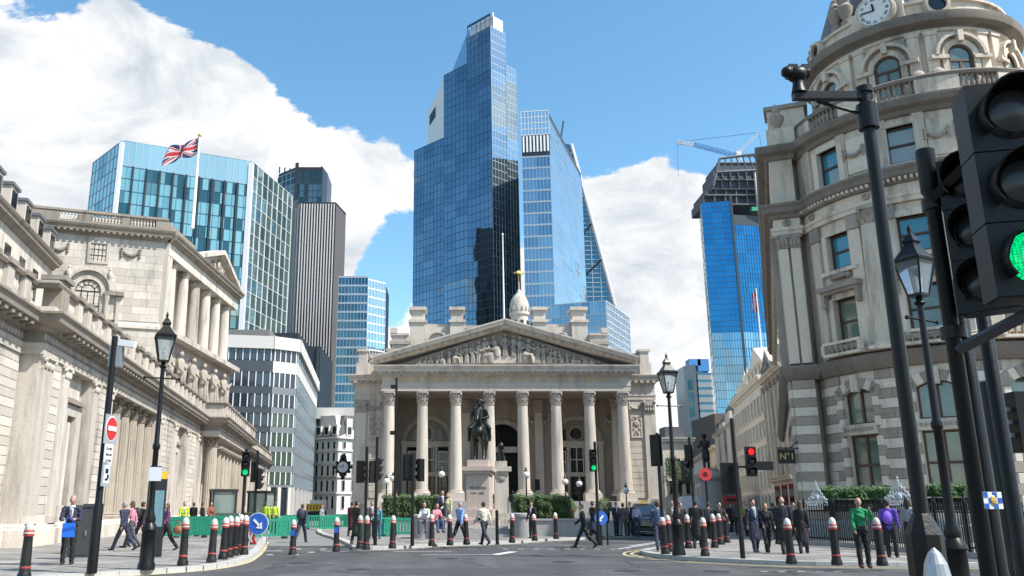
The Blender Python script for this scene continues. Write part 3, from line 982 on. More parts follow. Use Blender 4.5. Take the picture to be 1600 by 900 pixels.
for k in range(1, 10):
    p = va + (vb - va) * k / 10
    MB().box(p.x - .18, p.x + .18, p.y - 1.4, p.y - .2, 40, ZT - 8.6).build('vertical_fin', FR_DARK, sx)

# ---- ribbed twin-shaft tower
RIB = mat('stainless_rib', (.68, .64, .60), .45, .3)
RIBD = mat('bronze_glazing', (.04, .036, .036), .25, .3)
tw = thing('ribbed_tower', 'dark ribbed twin-shaft tower standing right of the teal glass tower', 'skyscraper')


def shaft(pts, z1, ribs, name, base, z0=20):
    MB().prism(pts + [(pts[-1][0] - 8, pts[-1][1] + 25), (pts[0][0] + 8, pts[0][1] + 25)], z0, z1).build(name, base, tw)
    for k, (p, q) in enumerate(zip(pts[:-1], pts[1:])):
        n = ribs[k]
        if not n: continue
        a, b = Vector(p), Vector(q); d = (b - a); W = d.length; rz = math.atan2(d.y, d.x)
        for i in range(n):
            x = W * (i + .5) / n
            me = MB().box(x - .26, x + .26, -.6, .05, z0, z1 - 1.0).build('rib', RIB, tw, loc=(a.x, a.y, 0), rz=rz)


shaft([P2(455, 480, 400), P2(462, 480, 392), P2(519, 480, 392), P2(536, 480, 408)], 146, (2, 13, 0), 'lower_shaft', RIBD)
MB().prism([P2(519.5, 480, 391.6), P2(536, 480, 407.6), P2(536, 480, 408), P2(519.5, 480, 392.2)], 20, 144.5).build('flank_panel', mat('grey_metal_flank', (.16, .155, .155), .5, .3), tw)
MB().prism([P2(440, 480, 404), P2(457, 480, 399), P2(457, 480, 404), P2(440, 480, 408)], 20, 150).build('flank_panel', mat('brown_metal_flank', (.24, .205, .18), .5, .3), tw)
G_TW = glassy('tower_dark_green_glass', (.16, .22, .22), .08, col2=(.07, .10, .10), wave=.01, split=.5)
pt = [P2(434, 300, 425), P2(461, 300, 415), P2(503, 300, 415), P2(511, 300, 424)]
MB().prism(pt + [(pt[3][0], 440), (pt[0][0], 440)], 100, 174).build('upper_shaft', RIBD, tw)
curtain(tw, pt[0], pt[1], 120, 172, 4, 7, G_TW, FR_PALE, fx=1, fz=2, mw=.4, bw=.4)
curtain(tw, pt[1], pt[2], 120, 172, 6, 7, G_TW, FR_DARK, fx=1, fz=2, mw=.3, bw=.4)
MB().prism([P2(459.5, 300, 414), P2(465, 300, 413.6), P2(465, 300, 416), P2(459.5, 300, 416)], 110, 176).build('corner_fin', FR_DARK, tw)
m = MB()
for i in range(9):
    p = P2(437 + i * 8.2, 262, 422); h = random.uniform(.6, 3)
    m.box(p[0] - .3, p[0] + .3, p[1] - .3, p[1] + .3, 173.5, 175 + h)
m.build('roof_mast', FR_DARK, tw)

# ---- striped blue glass block
sb = thing('striped_glass_block', 'blue glass office block with white floor lines beside the dark ribbed tower', 'building')
A, B, Cc = P2(524, 600, 345), P2(571, 600, 345), P2(599, 600, 352)
zt = at(530, 433, 345).z
MB().prism([A, B, Cc, (Cc[0], 375), (A[0], 375)], 10, zt - .6).build('core', FR_DARK, sb)
curtain(sb, A, B, 20, zt, 3, 20, G_DARKT, FR_PALE, fx=3, fz=1, mw=.12, bw=.8, md=.35)
curtain(sb, B, Cc, 20, zt - 1, 2, 20, G_LIGHT, FR_WHITE, fx=3, fz=1, mw=.12, bw=.55, md=.25)

# ---- film-wrapped tower under construction
fw = thing('unfinished_tower', 'bright blue wrapped tower with unfinished steel crown under the crane', 'skyscraper')
Yb = 450
A0, A, B, Cc = P2(1117.5, 640, 468), P2(1121, 640, Yb), P2(1170, 640, 447), P2(1255, 640, 452)
zt1, zt2 = at(1097, 317, Yb).z, at(1160, 325, Yb).z
MB().prism([A0, A, B, Cc, (Cc[0] + 4, 500), (A0[0] * 500 / 468 + 4, 500)], 20, zt1 - 8).build('core', FR_DARK, fw)
curtain(fw, A0, A, 40, zt1 - 1, 1, 12, G_8BR, FR_PALE, fx=2, fz=2, mw=.2, bw=.2)
zq = at(1130, 520, Yb).z; G_LOWER = glassy('paler_lower_glass', (.30, .50, .62), .06, col2=(.20, .40, .54), wave=.02)  # paler glass for the storeys below the film-blue ones
curtain(fw, A, B, zq, zt1, 3, 12, G_FILM, FR_BLUE, fx=4, fz=2, mw=.12, bw=.16, tilt=.004)
curtain(fw, B, Cc, zq, zt1 - 14, 5, 11, G_FILM, FR_BLUE, fx=4, fz=2, mw=.12, bw=.16, tilt=.004)
curtain(fw, A, B, 30, zq, 3, 7, G_LOWER, FR_BLUE, fx=4, fz=2, mw=.14, bw=.2, tilt=.008)
curtain(fw, B, Cc, 30, zq, 5, 7, G_LOWER, FR_BLUE, fx=4, fz=2, mw=.14, bw=.2, tilt=.008)
MB().prism([(B[0] - .6, B[1] - 1), (B[0] + .6, B[1] - 1), (B[0] + .6, B[1]), (B[0] - .6, B[1])], 40, zt1 + 3).build('seam', FR_DARK, fw)
DECK = mat('deck_edge', (.15, .16, .18), .6)
STL = mat('structural_steel', (.12, .14, .16), .5, .4)
# crown: decks that step back, frame and core
lv = [(1097, 318, 1208), (1100, 303, 1205), (1113, 293, 1202), (1115, 278, 1199), (1120, 262, 1196), (1123, 250, 1192)]
for i, (xl, y, xr) in enumerate(lv):
    p, q = at(xl, y, Yb), at(xr, y, Yb)
    MB().prism([(p.x, Yb + i * .6), (q.x, Yb + i * .6), (q.x + 3, Yb + 28), (p.x * 1.062 + 1, Yb + 28)], p.z - .6, p.z).build('floor_deck', DECK, fw)
    if i < len(lv) - 1:
        p2 = at(lv[i + 1][0], lv[i + 1][1], Yb)
        m = MB()
        for k in range(7):
            x = p.x + 1.5 + (q.x - p.x - 3) * k / 6
            m.box(x - .3, x + .3, Yb + 1 + i * .6, Yb + 1.6 + i * .6, p.z, p2.z - .6)
        m.build('column_row', STL, fw)
        MB().box(p.x + 1.5, q.x - 1.5, Yb + 3.5, Yb + 26, p.z, p2.z - .6).build('inner_core', mat('grey_concrete', (.05, .06, .075), .6), fw)
p, q = at(1113, 293, Yb), at(1123, 250, Yb)
p_, q_ = at(1200, 293, Yb), at(1176, 243, Yb)
m = MB()
for (s, e) in ((p, q), (p_, q_), (q, q_), ((p + q) / 2, (p_ + q_) / 2)):
    m.tube([s - Vector((0, 2, 0)), e - Vector((0, 2, 0))], .7, 6)
for k in range(1, 6):
    s = q.lerp(q_, k / 6); e = p.lerp(p_, k / 6).lerp(s, .45)
    m.tube([s - Vector((0, 2, 0)), e - Vector((0, 2, 0))], .4, 5)
m.build('crown_frame', STL, fw)
m = MB(); m.box(*sorted((at(1180, 300, Yb).x, at(1186, 300, Yb).x)), Yb - 2, Yb, at(1180, 335, Yb).z, at(1180, 268, Yb).z)
m.build('hoist_mast', FR_WHITE, fw)
NET = mat('green_netting', (.05, .35, .20), .8)
MB().box(at(1172, 330, Yb).x, at(1200, 330, Yb).x, Yb - 3, Yb, at(1172, 332, Yb).z, at(1172, 326, Yb).z).build('green_netting', NET, fw)

# ---- tower crane on it
cr = thing('tower_crane', 'luffing tower crane with white and blue jib above the blue wrapped tower', 'crane')
CRW = mat('crane_white', (.62, .64, .66), .5); CRB = mat('crane_blue', (.06, .22, .50), .5)


def lattice(pa, pb, w, n, name, mt, r=.16):
    m = MB(); pa, pb = Vector(pa), Vector(pb)
    d = (pb - pa).normalized(); u = d.cross(Vector((0, 1, 0))).normalized() * w; v = Vector((0, 1, 0)) * w
    cs = (u + v, u - v, -u + v, -u - v)
    for c in cs:
        m.tube([pa + c, pb + c], r, 5)
    for i in range(n):
        s, e = pa.lerp(pb, i / n), pa.lerp(pb, (i + 1) / n)
        for c, c2 in ((cs[0], cs[2]), (cs[2], cs[0]), (cs[1], cs[3]), (cs[0], cs[1])):
            m.tube([s + c, e + c2], r * .6, 4)
    return m.build(name, mt, cr)


Yc = 455
piv = at(1150, 243, Yc); tip = at(1058, 222, Yc); mid = at(1084, 225.5, Yc); apex = at(1186, 207, Yc); tail = at(1192, 243, Yc)
lattice(piv, mid, .9, 10, 'jib', CRB, .2); lattice(mid, tip, .7, 4, 'jib_tip', CRW, .2)
lattice(at(1160, 262, Yc), at(1152, 243, Yc), .9, 3, 'mast', CRW, .22)
lattice(piv, apex, .6, 6, 'rear_frame', CRW, .12); lattice(piv, tail, .7, 4, 'counter_jib', STL, .2)
MB().tube([tip, apex], .14, 4).build('tie_rope', STL, cr)
MB().tube([apex, tail], .14, 4).build('tie_rope', STL, cr)
MB().tube([tip, at(1060, 276, Yc)], .09, 4).build('hoist_rope', STL, cr)
MB().bx(tail + Vector((0, 0, -2.2)), (4, 2, 3)).build('counterweight', STL, cr)
MB().bx(piv + Vector((1.5, 0, 1)), (3, 2, 3)).build('cab', CRW, cr)

# ---- slender grey tower with stacked stair pods, and the brown block beside it
gt = thing('grey_service_tower', 'slender grey tower with stacked glazed stair pods beyond the street', 'building')
CONC = mat('silver_cladding', (.34, .35, .35), .45, .4, col2=(.27, .28, .28), vscale=.2)
A, B, C2 = P2(1077, 700, 300), P2(1096, 700, 296), P2(1115, 700, 300)
zt = at(1080, 572, 300).z
MB().prism([A, B, (B[0], 312), (A[0], 312)], 0, zt).build('slab', CONC, gt)
MB().prism([(B[0] + .1, 298), C2, (C2[0], 312), (B[0] + .1, 312)], 0, zt - 2).build('core', FR_DARK, gt)
for j in range(17):
    z = 3 + j * (zt - 6) / 17
    MB().prism([(B[0] + .3, 295.4), (C2[0] - .6, 295.2), (C2[0] + .3, 296.5), (C2[0] + .3, 299), (B[0] + .3, 299)], z, z + 1.7).build('stair_pod', CONC, gt)
    MB().prism([(B[0] + .4, 295.7), (C2[0], 295.9), (C2[0], 298), (B[0] + .4, 298)], z + 1.75, z + 2.6).build('pod_window', G_DARKT, gt)
for j in range(9):
    z = 4 + j * (zt - 8) / 9
    va = Vector(A).lerp(Vector(B), .25); vb = Vector(A).lerp(Vector(B), .6)
    MB().prism([(va.x, va.y - .25), (vb.x, vb.y - .25), (vb.x, vb.y + .2), (va.x, va.y + .2)], z, z + 3.6).build('window', G_DARKT, gt)
for x in (1085, 1098):
    p = at(x, 572, 300)
    MB().box(p.x - 2, p.x + 2, 299, 304, zt - (0 if x == 1085 else 2), zt + 2.4).build('roof_crane', CRB, gt)
bb = thing('brown_block', 'plain brown brick block between the grey tower and cream terrace', 'building')
p, q = at(1116, 646, 260), at(1147, 646, 260)
MB().box(p.x, q.x, 260, 285, 0, p.z).build('wall', mat('brown_brick', (.13, .10, .085), .85, col2=(.10, .08, .07), vscale=.5), bb)
for i in range(4):
    for j in range(3):
        x = p.x + 1.2 + i * 1.5; z = 14 + j * 5
        MB().box(x - .45, x + .45, 259.7, 260.1, z, z + 2.2).build('window', GLASS, bb)
# ================================================================== classical kit
def cap_mesh(r, h, mt):
    """leafy capital: bell, two rings of leaves, corner scrolls, abacus"""
    m = MB()
    m.lathe([(r * .98, 0), (r * 1.06, h * .03), (r * 1.0, h * .06), (r * .95, h * .1), (r * 1.0, h * .6), (r * 1.18, h * .82), (r * 1.22, h * .86)], 16)
    for row, (z0, z1, o) in enumerate(((.05, .42, 0), (.2, .70, .5))):
        for k in range(8):
            a = 2 * PI * (k + o) / 8
            ca, sa = math.cos(a), math.sin(a)
            vs = []
            for t, rr, w in ((0, 1.0, .34), (.55, 1.08, .36), (.85, 1.24, .28), (1.0, 1.42, .16), (.9, 1.52, .08)):
                z = h * (z0 + (z1 - z0) * t); q = r * rr
                for sgn, push in ((-1, 0), (0, .07), (1, 0)):
                    vs.append(((q + push * r) * ca - sgn * w * r * sa, (q + push * r) * sa + sgn * w * r * ca, z))
            fs = []
            for i in range(4):
                for j in range(2):
                    fs.append((i * 3 + j, i * 3 + j + 1, i * 3 + j + 4, i * 3 + j + 3))
            m.add(vs, fs)
    for k in range(4):
        a = PI / 4 + k * PI / 2
        c = Vector((math.cos(a), math.sin(a), 0)) * r * 1.42 + Vector((0, 0, h * .78))
        m.ball(c, (r * .2, r * .2, h * .11), 8, 5)
        m.tube([Vector((math.cos(a), math.sin(a), 0)) * r * .95 + Vector((0, 0, h * .45)), c], [r * .12, r * .1], 5)
    n = []
    for k in range(4):
        for t, q in ((-.5, 1.62), (-.25, 1.36), (0, 1.26), (.25, 1.36)):
            a = k * PI / 2 + t * PI / 2 * .92
            n.append((math.cos(a) * r * q, math.sin(a) * r * q))
    m.prism(n, h * .87, h)
    return m.mesh('capital', mt, True, 40)


def column(parent, x, y, z0, z1, r, mt, capm, ch, flute=False, key=None, bh=.45):
    k = ('col', key)
    if k not in _bm_cache:
        H = z1 - z0 - ch - bh
        prof = [(r * (1 - .16 * (t ** 1.7)), H * t) for t in [i / 8 for i in range(9)]]
        prof.insert(0, (r * 1.05, -.02)); prof.append((r * .92, H + .04)); 
        _bm_cache[k] = MB().lathe(prof, 40 if flute else 28, mod=(1, .93) if flute else None).mesh('column', mt, not flute)
        b = bh
        _bm_cache[('base', key)] = MB().box(-r * 1.38, r * 1.38, -r * 1.38, r * 1.38, 0, b * .38).lathe(
            [(r * 1.36, b * .38), (r * 1.4, b * .52), (r * 1.3, b * .64), (r * 1.16, b * .7), (r * 1.2, b * .84), (r * 1.25, b * .9), (r * 1.06, b)], 24).mesh('column_base', mt, True)
    c = link('column', _bm_cache[k], parent, (x, y, z0 + bh))
    link('column_base', _bm_cache[('base', key)], c, (0, 0, -bh))
    link('capital', capm, c, (0, 0, z1 - z0 - bh - ch))
    return c


def text_mesh(s, size, depth, mt, align='CENTER', name='lettering', wide=None):
    cu = bpy.data.curves.new(name, 'FONT')
    cu.body = s; cu.size = size; cu.extrude = depth; cu.align_x = align; cu.align_y = 'CENTER'
    cu.resolution_u = 2
    o = bpy.data.objects.new(name, cu); COL.objects.link(o)
    dg = bpy.context.evaluated_depsgraph_get()
    me = bpy.data.meshes.new_from_object(o.evaluated_get(dg))
    bpy.data.objects.remove(o)
    me.name = name
    me.materials.clear(); me.materials.append(mt)
    if wide:
        xs = [v.co.x for v in me.vertices]; k = wide / (max(xs) - min(xs))
        for v in me.vertices: v.co.x *= k
    return me


def letters(s, size, depth, mt, parent, loc, M3=None, wide=None, name='lettering'):
    """text stands upright facing -y"""
    me = text_mesh(s, size, depth, mt, name=name, wide=wide)
    o = link(name, me, parent, loc)
    o.rotation_euler = (PI / 2, 0, 0) if M3 is None else M3
    return o


def arch_pts(cx, zs, r, n=12, flip=False, ry=None):
    p = [(cx + r * math.cos(PI * k / n), zs + (ry or r) * math.sin(PI * k / n)) for k in range(n + 1)]
    return p[::-1] if flip else p


def arch_wall(x0, x1, z0, z1, cx, zs, r, y0, y1):
    """wall panel with a round-headed opening from the bottom"""
    a = arch_pts(cx, zs, r, 14, True)
    return MB().wall([(x0, z0), (cx - r, z0)] + a + [(cx + r, z0), (x1, z0), (x1, z1), (x0, z1)], y0, y1)


def arch_ring(m, cx, zs, r0, r1, y0, y1, n=14):
    for k in range(n):
        a0, a1 = PI * k / n, PI * (k + 1) / n
        q = [(cx + r0 * math.cos(a0), zs + r0 * math.sin(a0)), (cx + r1 * math.cos(a0), zs + r1 * math.sin(a0)),
             (cx + r1 * math.cos(a1), zs + r1 * math.sin(a1)), (cx + r0 * math.cos(a1), zs + r0 * math.sin(a1))]
        m.wall(q, y0, y1)
    return m


CORN = lambda z, h, d: [(0, z), (d * .18, z), (d * .25, z + h * .18), (d * .38, z + h * .28), (d * .72, z + h * .36), (d * .76, z + h * .62), (d * .9, z + h * .72), (d, z + h * .92), (d, z + h), (0, z + h)]


def festoon(w, h, mt, name='festoon'):
    """hanging garland with ribbons and drops"""
    m = MB()
    for k in range(11):
        t = k / 10
        x = (t - .5) * w; z = -h * .55 * (1 - (2 * t - 1) ** 2)
        r = h * (.11 + .10 * (1 - abs(2 * t - 1)))
        m.ball((x, -r * .5, z), (r * 1.05, r * .9, r), 7, 5)
    for s in (-1, 1):
        for j in range(3):
            m.ball((s * w * .5, -h * .1, -h * (.15 + .24 * j)), (h * .13, h * .1, h * .15), 6, 5)
        m.ball((s * w * .5, -h * .1, h * .12), (h * .16, h * .12, h * .16), 6, 5)
    return m.mesh(name, mt, True, 60)


# ================================================================== portico building
re_ = thing('portico_building', 'pale stone classical building with eight-column portico and carved pediment', 'building', (6.79, 100, 0))
SPC = 3.91; PX = [SPC * (i - 3.5) for i in range(8)]
cap_re = cap_mesh(.60, 1.65, S_RED)
# podium and steps
MB().box(-14.9, 14.9, -1.6, 7.4, -.2, 2.25).build('podium', S_RE, re_)
for i in range(9):
    MB().box(-12.2, 12.2, -5.2 + i * .4, -1.5, .0 + i * .25, .25 + i * .25 - .004).build('step', GRANITE, re_)
for i, x in enumerate(PX):
    MB().box(x - 1.0, x + 1.0, -1.05, 1.05, 1.2, 2.9).build('column_pedestal', S_RE, re_) if i in (0, 7) else MB().box(x - .98, x + .98, -1.0, 1.0, 2.2, 2.9).build('column_pedestal', S_RE, re_)
    column(re_, x, 0, 2.9, 14.75, .70, S_RE, cap_re, 1.65, key='re', bh=.6)
    if i in (0, 7):
        column(re_, x, 3.9, 2.9, 14.75, .70, S_RE, cap_re, 1.65, key='re', bh=.6)
# entablature: architrave, frieze, cornice
loop = [(-14.6, 7.5), (-14.6, -.68), (14.6, -.68), (14.6, 7.5)]
loop = loop[::1]
MB().box(-14.6, 14.6, -.68, .68, 14.77, 15.36).build('architrave', S_RE, re_)
MB().box(-14.66, 14.66, -.74, .74, 15.365, 15.55).build('architrave_fillet', S_RE, re_)
for s in (-1, 1):
    MB().box(*sorted((s * 14.6, s * 13.2)), .7, 7.4, 14.77, 16.55).build('side_entablature', S_RE, re_)
MB().box(-14.58, 14.58, -.64, .64, 15.56, 16.58).build('frieze', S_RE, re_)
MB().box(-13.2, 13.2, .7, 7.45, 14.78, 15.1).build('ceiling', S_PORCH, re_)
letters('ANNO XIII . ELIZABETHAE . R . CONDITVM .   ANNO VIII . VICTORIAE . R . RESTAVRATVM', .92, .03, GOLDL, re_, (0, -.665, 16.06), wide=26.6, name='inscription')
m = MB(); m.sweep([(-14.58, 7.4), (-14.58, -.64), (14.58, -.64), (14.58, 7.4)], CORN(16.56, 1.15, 1.0))
m.build('cornice', S_RE, re_)
mm = MB().box(-.2, .2, -.48, 0, -.17, .17).mesh('modillion', S_RED)
m = MB()
for i in range(42): x = -14.3 + 28.6 * i / 41; m.box(x - .2, x + .2, -1.28, -.8, 16.66, 17.0)
tag(m.build('modillions', S_RED, re_), kind='stuff')
# pediment
ZB, ZA, HW = 17.74, 23.2, 15.6
m = MB().wall([(-13.4, ZB), (13.4, ZB), (0, 22.2)], .1, .9)
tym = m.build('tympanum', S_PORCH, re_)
pr = [(0, 0), (.35, .12), (.45, .4), (.85, .5), (.95, .75), (1.05, .95), (1.05, 1.12), (0, 1.12)]
sl = math.atan2(ZA - ZB - .2, HW)
for s in (-1, 1):
    m = MB(); L_ = HW / math.cos(sl); vs = []
    for k, x in ((0, 0), (1, 1)):
        for o, z in pr:
            zz = (z - .95)
            if k == 0: px_, pz_ = s * HW, ZB + .15 + (z / 1.12) * .95 - .1
            else: px_, pz_ = 0, ZA - 1.05 + z * 1.02
            vs.append((px_, -.62 - o * .95, pz_))
    n = len(pr)
    # carry the raking cornice back to the tympanum
    m.add(vs, [(i, (i + 1) % n, n + (i + 1) % n, n + i) for i in range(n)] + [tuple(range(n)), tuple(range(n, 2 * n))])
    m.add([(s * HW, -.62, ZB + .05), (0, -.62, ZA - 1.05), (0, .85, ZA - 1.05), (s * HW, .85, ZB + .05), (s * HW, -.62, ZB + 1.0), (0, -.62, ZA + .09), (0, .85, ZA + .09), (s * HW, .85, ZB + 1.0)],
          [(0, 1, 2, 3), (4, 5, 6, 7), (0, 1, 5, 4), (2, 3, 7, 6), (0, 3, 7, 4), (1, 2, 6, 5)])
    m.build('raking_cornice', S_RE, re_)
    m2 = MB()
    for i in range(18):
        t = (i + .7) / 18.6
        x = s * HW * (1 - t); z = ZB + .32 + (ZA - 1.05 - ZB) * t * 1.0
        m2.bx((x, -.98, z), (.34, .55, .26), Matrix.Rotation(-s * sl if s > 0 else sl, 4, 'Y').to_4x4() if False else Matrix.Rotation(s * sl, 4, 'Y'))
    tag(m2.build('raking_modillions', S_RED, re_), kind='stuff')
    # roof slope behind
    m = MB(); m.add([(s * 15.2, .86, ZB + .9), (0, .86, ZA), (0, 12, ZA), (s * 15.2, 12, ZB + .9), (s * 15.2, .86, ZB - .4), (0, .86, ZB - .4), (0, 12, ZB - .4), (s * 15.2, 12, ZB - .4)],
                    [(0, 1, 2, 3), (4, 5, 6, 7), (0, 3, 7, 4), (2, 6, 7, 3), (0, 1, 5, 4), (1, 2, 6, 5)])
    m.build('roof', LEAD, re_)


def relief_figure(h, lean, kind):
    m = MB()
    if kind == 2:   # seated
        m.lathe([(h * .20, 0), (h * .22, h * .22), (h * .17, h * .42), (h * .05, h * .46)], 9)
        m.ball((lean * h * .1, 0, h * .55), (h * .14, h * .11, h * .2), 8, 6)
        m.ball((lean * h * .14, -.02, h * .83), h * .095, 8, 6)
        m.tube([(lean * h * .1, -h * .05, h * .62), (lean * h * .38, -h * .12, h * .5), (lean * h * .5, -h * .1, h * .62)], [h * .05, h * .045, h * .03], 6)
        m.tube([(-lean * h * .05, -h * .1, h * .3), (lean * h * .25, -h * .2, h * .28), (lean * h * .3, -h * .15, 0)], [h * .09, h * .075, h * .05], 6)
    else:
        m.lathe([(h * .15, 0), (h * .135, h * .2), (h * .12, h * .42), (h * .1, h * .52), (h * .125, h * .68), (h * .10, h * .78), (h * .04, h * .82)], 9)
        m.ball((lean * h * .02, -.02, h * .91), h * .075, 8, 6)
        m.tube([(h * .09, 0, h * .74), (h * .2, -h * .08, h * .58), (h * (.1 + .2 * kind), -h * .16, h * (.5 + .25 * kind))], [h * .045, h * .04, h * .03], 6)
        m.tube([(-h * .09, 0, h * .74), (-h * .19, -h * .06, h * .56), (-h * .12, -h * .14, h * .45)], [h * .045, h * .04, h * .03], 6)
        for k in range(4):
            a = -PI / 2 + (k - 1.5) * .5
            m.tube([(math.cos(a) * h * .11, math.sin(a) * h * .11, h * .5), (math.cos(a) * h * .16, math.sin(a) * h * .16, 0)], [h * .02, h * .03], 5)
    return m.mesh('relief_figure', S_RED, True, 60)


FIG = [relief_figure(1.0, 1, 0), relief_figure(1.0, -1, 1), relief_figure(1.0, 1, 2), relief_figure(1.0, -1, 2)]
MB().box(-10.6, 10.6, -.35, .1, ZB, ZB + .35).build('relief_ledge', S_RE, tym)
MB().box(-1.5, 1.5, -.5, .05, ZB + .35, ZB + 1.15).build('relief_plinth', S_RE, tym)
xs = [0] + [s * d for d in (1.0, 1.75, 2.45, 3.15, 3.85, 4.55, 5.25, 5.95, 6.65, 7.35, 8.05, 8.75, 9.45, 10.2, 11) for s in (-1, 1)]
for x in xs:
    top = 22.3 - abs(x) * (22.3 - ZB) / 13.4 - .05
    zb = ZB + (1.15 if abs(x) < 1.2 else .36)
    h = (top - zb) * random.uniform(.8, .98)
    f = FIG[(0 if x == 0 else random.choice((0, 1, 1, 0, 2, 3)))] if h > 1.4 else FIG[random.choice((2, 3))]
    o = link('relief_figure', f, tym, (x, -.18, zb), random.uniform(-.5, .5), (max(h, 1.5) * .95, max(h, 1.5), h))
# porch back wall with three arched bays
for cx, r, zs in ((-9.35, 2.6, 9.6), (9.35, 2.6, 9.6), (0, 2.5, 9.2)):
    x0, x1 = {-9.35: (-14.3, -4.6), 9.35: (4.6, 14.3), 0: (-4.55, 4.55)}[cx]
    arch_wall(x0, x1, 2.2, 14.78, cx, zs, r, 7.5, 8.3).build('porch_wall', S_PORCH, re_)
    rg = MB(); arch_ring(rg, cx, zs, r, r + .55, 7.3, 7.52); rg.build('arch_moulding', S_RED, re_)
    for k in range(9):
        a = PI * (k + .5) / 9
        MB().ball((cx + (r + .3) * math.cos(a), 7.28, zs + (r + .3) * math.sin(a)), (.18, .1, .18), 6, 5).build('rosette', S_RED, re_)
    for s in (-1, 1):
        MB().box(cx + s * (r + .28) - .3, cx + s * (r + .28) + .3, 7.25, 7.52, 2.3, zs - .02).build('pier', S_RE, re_)
        MB().box(cx + s * (r + .28) - .42, cx + s * (r + .28) + .42, 7.18, 7.52, zs - .45, zs - .03).build('impost', S_RE, re_)
    for xx in (x0 + .75, x1 - .75):
        fm = link('festoon', festoon(1.1, 1.2, S_RED), re_, (xx, 7.45, 12.6))
for cx in (-9.35, 9.35):
    # lunette, middle band, three lights above and below
    m = MB(); m.wall(arch_pts(cx, 9.6, 2.6, 14) , 8.35, 8.7); m.build('lunette_wall', S_PORCH, re_)
    rg = MB(); a = 24
    rg.tube([(cx + .85 * math.cos(2 * PI * k / a), 8.3, 10.55 + .85 * math.sin(2 * PI * k / a)) for k in range(a + 1)], .14, 6)
    rg.build('round_window_frame', S_RED, re_)
    MB().wall([(cx + .8 * math.cos(2 * PI * k / a), 10.55 + .8 * math.sin(2 * PI * k / a)) for k in range(a)], 8.25, 8.36).build('round_window', GLASS, re_)
    for s in (-1, 1):
        MB().wall([(cx + s * 1.25, 9.75), (cx + s * 2.0, 9.75), (cx + s * 1.75, 10.9), (cx + s * 1.3, 11.2)], 8.25, 8.36).build('side_light', GLASS, re_)
    MB().box(cx - 2.6, cx + 2.6, 8.1, 8.6, 8.9, 9.62).build('band', S_RE, re_)
    MB().box(cx - 2.6, cx + 2.6, 8.15, 8.6, 5.3, 5.8).build('band', S_RE, re_)
    MB().box(cx - 2.6, cx + 2.6, 8.9, 9.1, 2.2, 8.9).build('dark_interior', DARK, re_)
    for (xa, xb, zt) in ((-2.5, -1.35, 8.4), (-.85, .85, 8.9), (1.35, 2.5, 8.4)):
        for z0, z1 in ((5.8, zt), (2.5, 5.3)):
            w = MB().box(cx + xa, cx + xb, 8.45, 8.5, z0, z1).build('window', GLASS, re_)
            f = MB()
            f.box(cx + xa, cx + xa + .08, 8.38, 8.5, z0, z1).box(cx + xb - .08, cx + xb, 8.38, 8.5, z0, z1)
            f.box(cx + xa + .08, cx + xb - .08, 8.38, 8.5, z1 - .09, z1).box(cx + xa + .08, cx + xb - .08, 8.385, 8.5, (z0 + z1) / 2 - .04, (z0 + z1) / 2 + .04)
            if xb - xa > 1.5: f.box(cx - .04, cx + .04, 8.39, 8.5, z0, z1 - .1)
            f.build('window_frame', WHITE if z0 > 5 else WOOD, w)
    for xx in (-1.1, 1.1):
        MB().lathe([(.2, 2.3), (.2, 5.3)], 10, (cx + xx, 8.25, 0)).build('mullion_column', S_RE, re_, True)
        MB().lathe([(.19, 5.8), (.17, 8.5), (.26, 8.7), (.26, 8.9)], 10, (cx + xx, 8.25, 0)).build('mullion_column', S_RE, re_, True)
# central doorway
MB().box(-2.6, 2.6, 9.6, 9.9, 2.2, 12).build('dark_interior', DARK, re_)
m = MB()
for k in range(11): m.box(-2.2 + k * .44 - .03, -2.2 + k * .44 + .03, 8.0, 8.06, 2.3, 6.3)
m.box(-2.3, 2.3, 7.99, 8.07, 4.2, 4.35).box(-2.3, 2.3, 7.99, 8.07, 6.2, 6.4)
m.build('iron_gate', IRON, re_)
MB().box(-2.5, 2.5, 7.9, 8.4, 8.2, 8.9).build('transom', S_RE, re_)
m = MB()
for k in range(9):
    a = PI * (k + .5) / 9
    m.tube([(.5 * math.cos(a), 8.2, 9.0 + .5 * math.sin(a)), (2.4 * math.cos(a), 8.2, 9.1 + 2.4 * math.sin(a))], .05, 5)
m.build('fanlight', IRON, re_)
for s in (-1, 1):
    for xx in (5.6, 12.9):
        pass
    MB().box(s * 4.55 - .5, s * 4.55 + .5, 7.1, 7.5, 2.3, 13.1).build('pilaster', S_RE, re_)
    MB().box(s * 4.55 - .62, s * 4.55 + .62, 7.0, 7.5, 13.15, 14.7).build('pilaster_capital', S_RED, re_)
    MB().box(s * 4.2 - .3, s * 4.2 + .3, 7.05, 7.1, 3.6, 4.9).build('notice_board', DARK, re_)
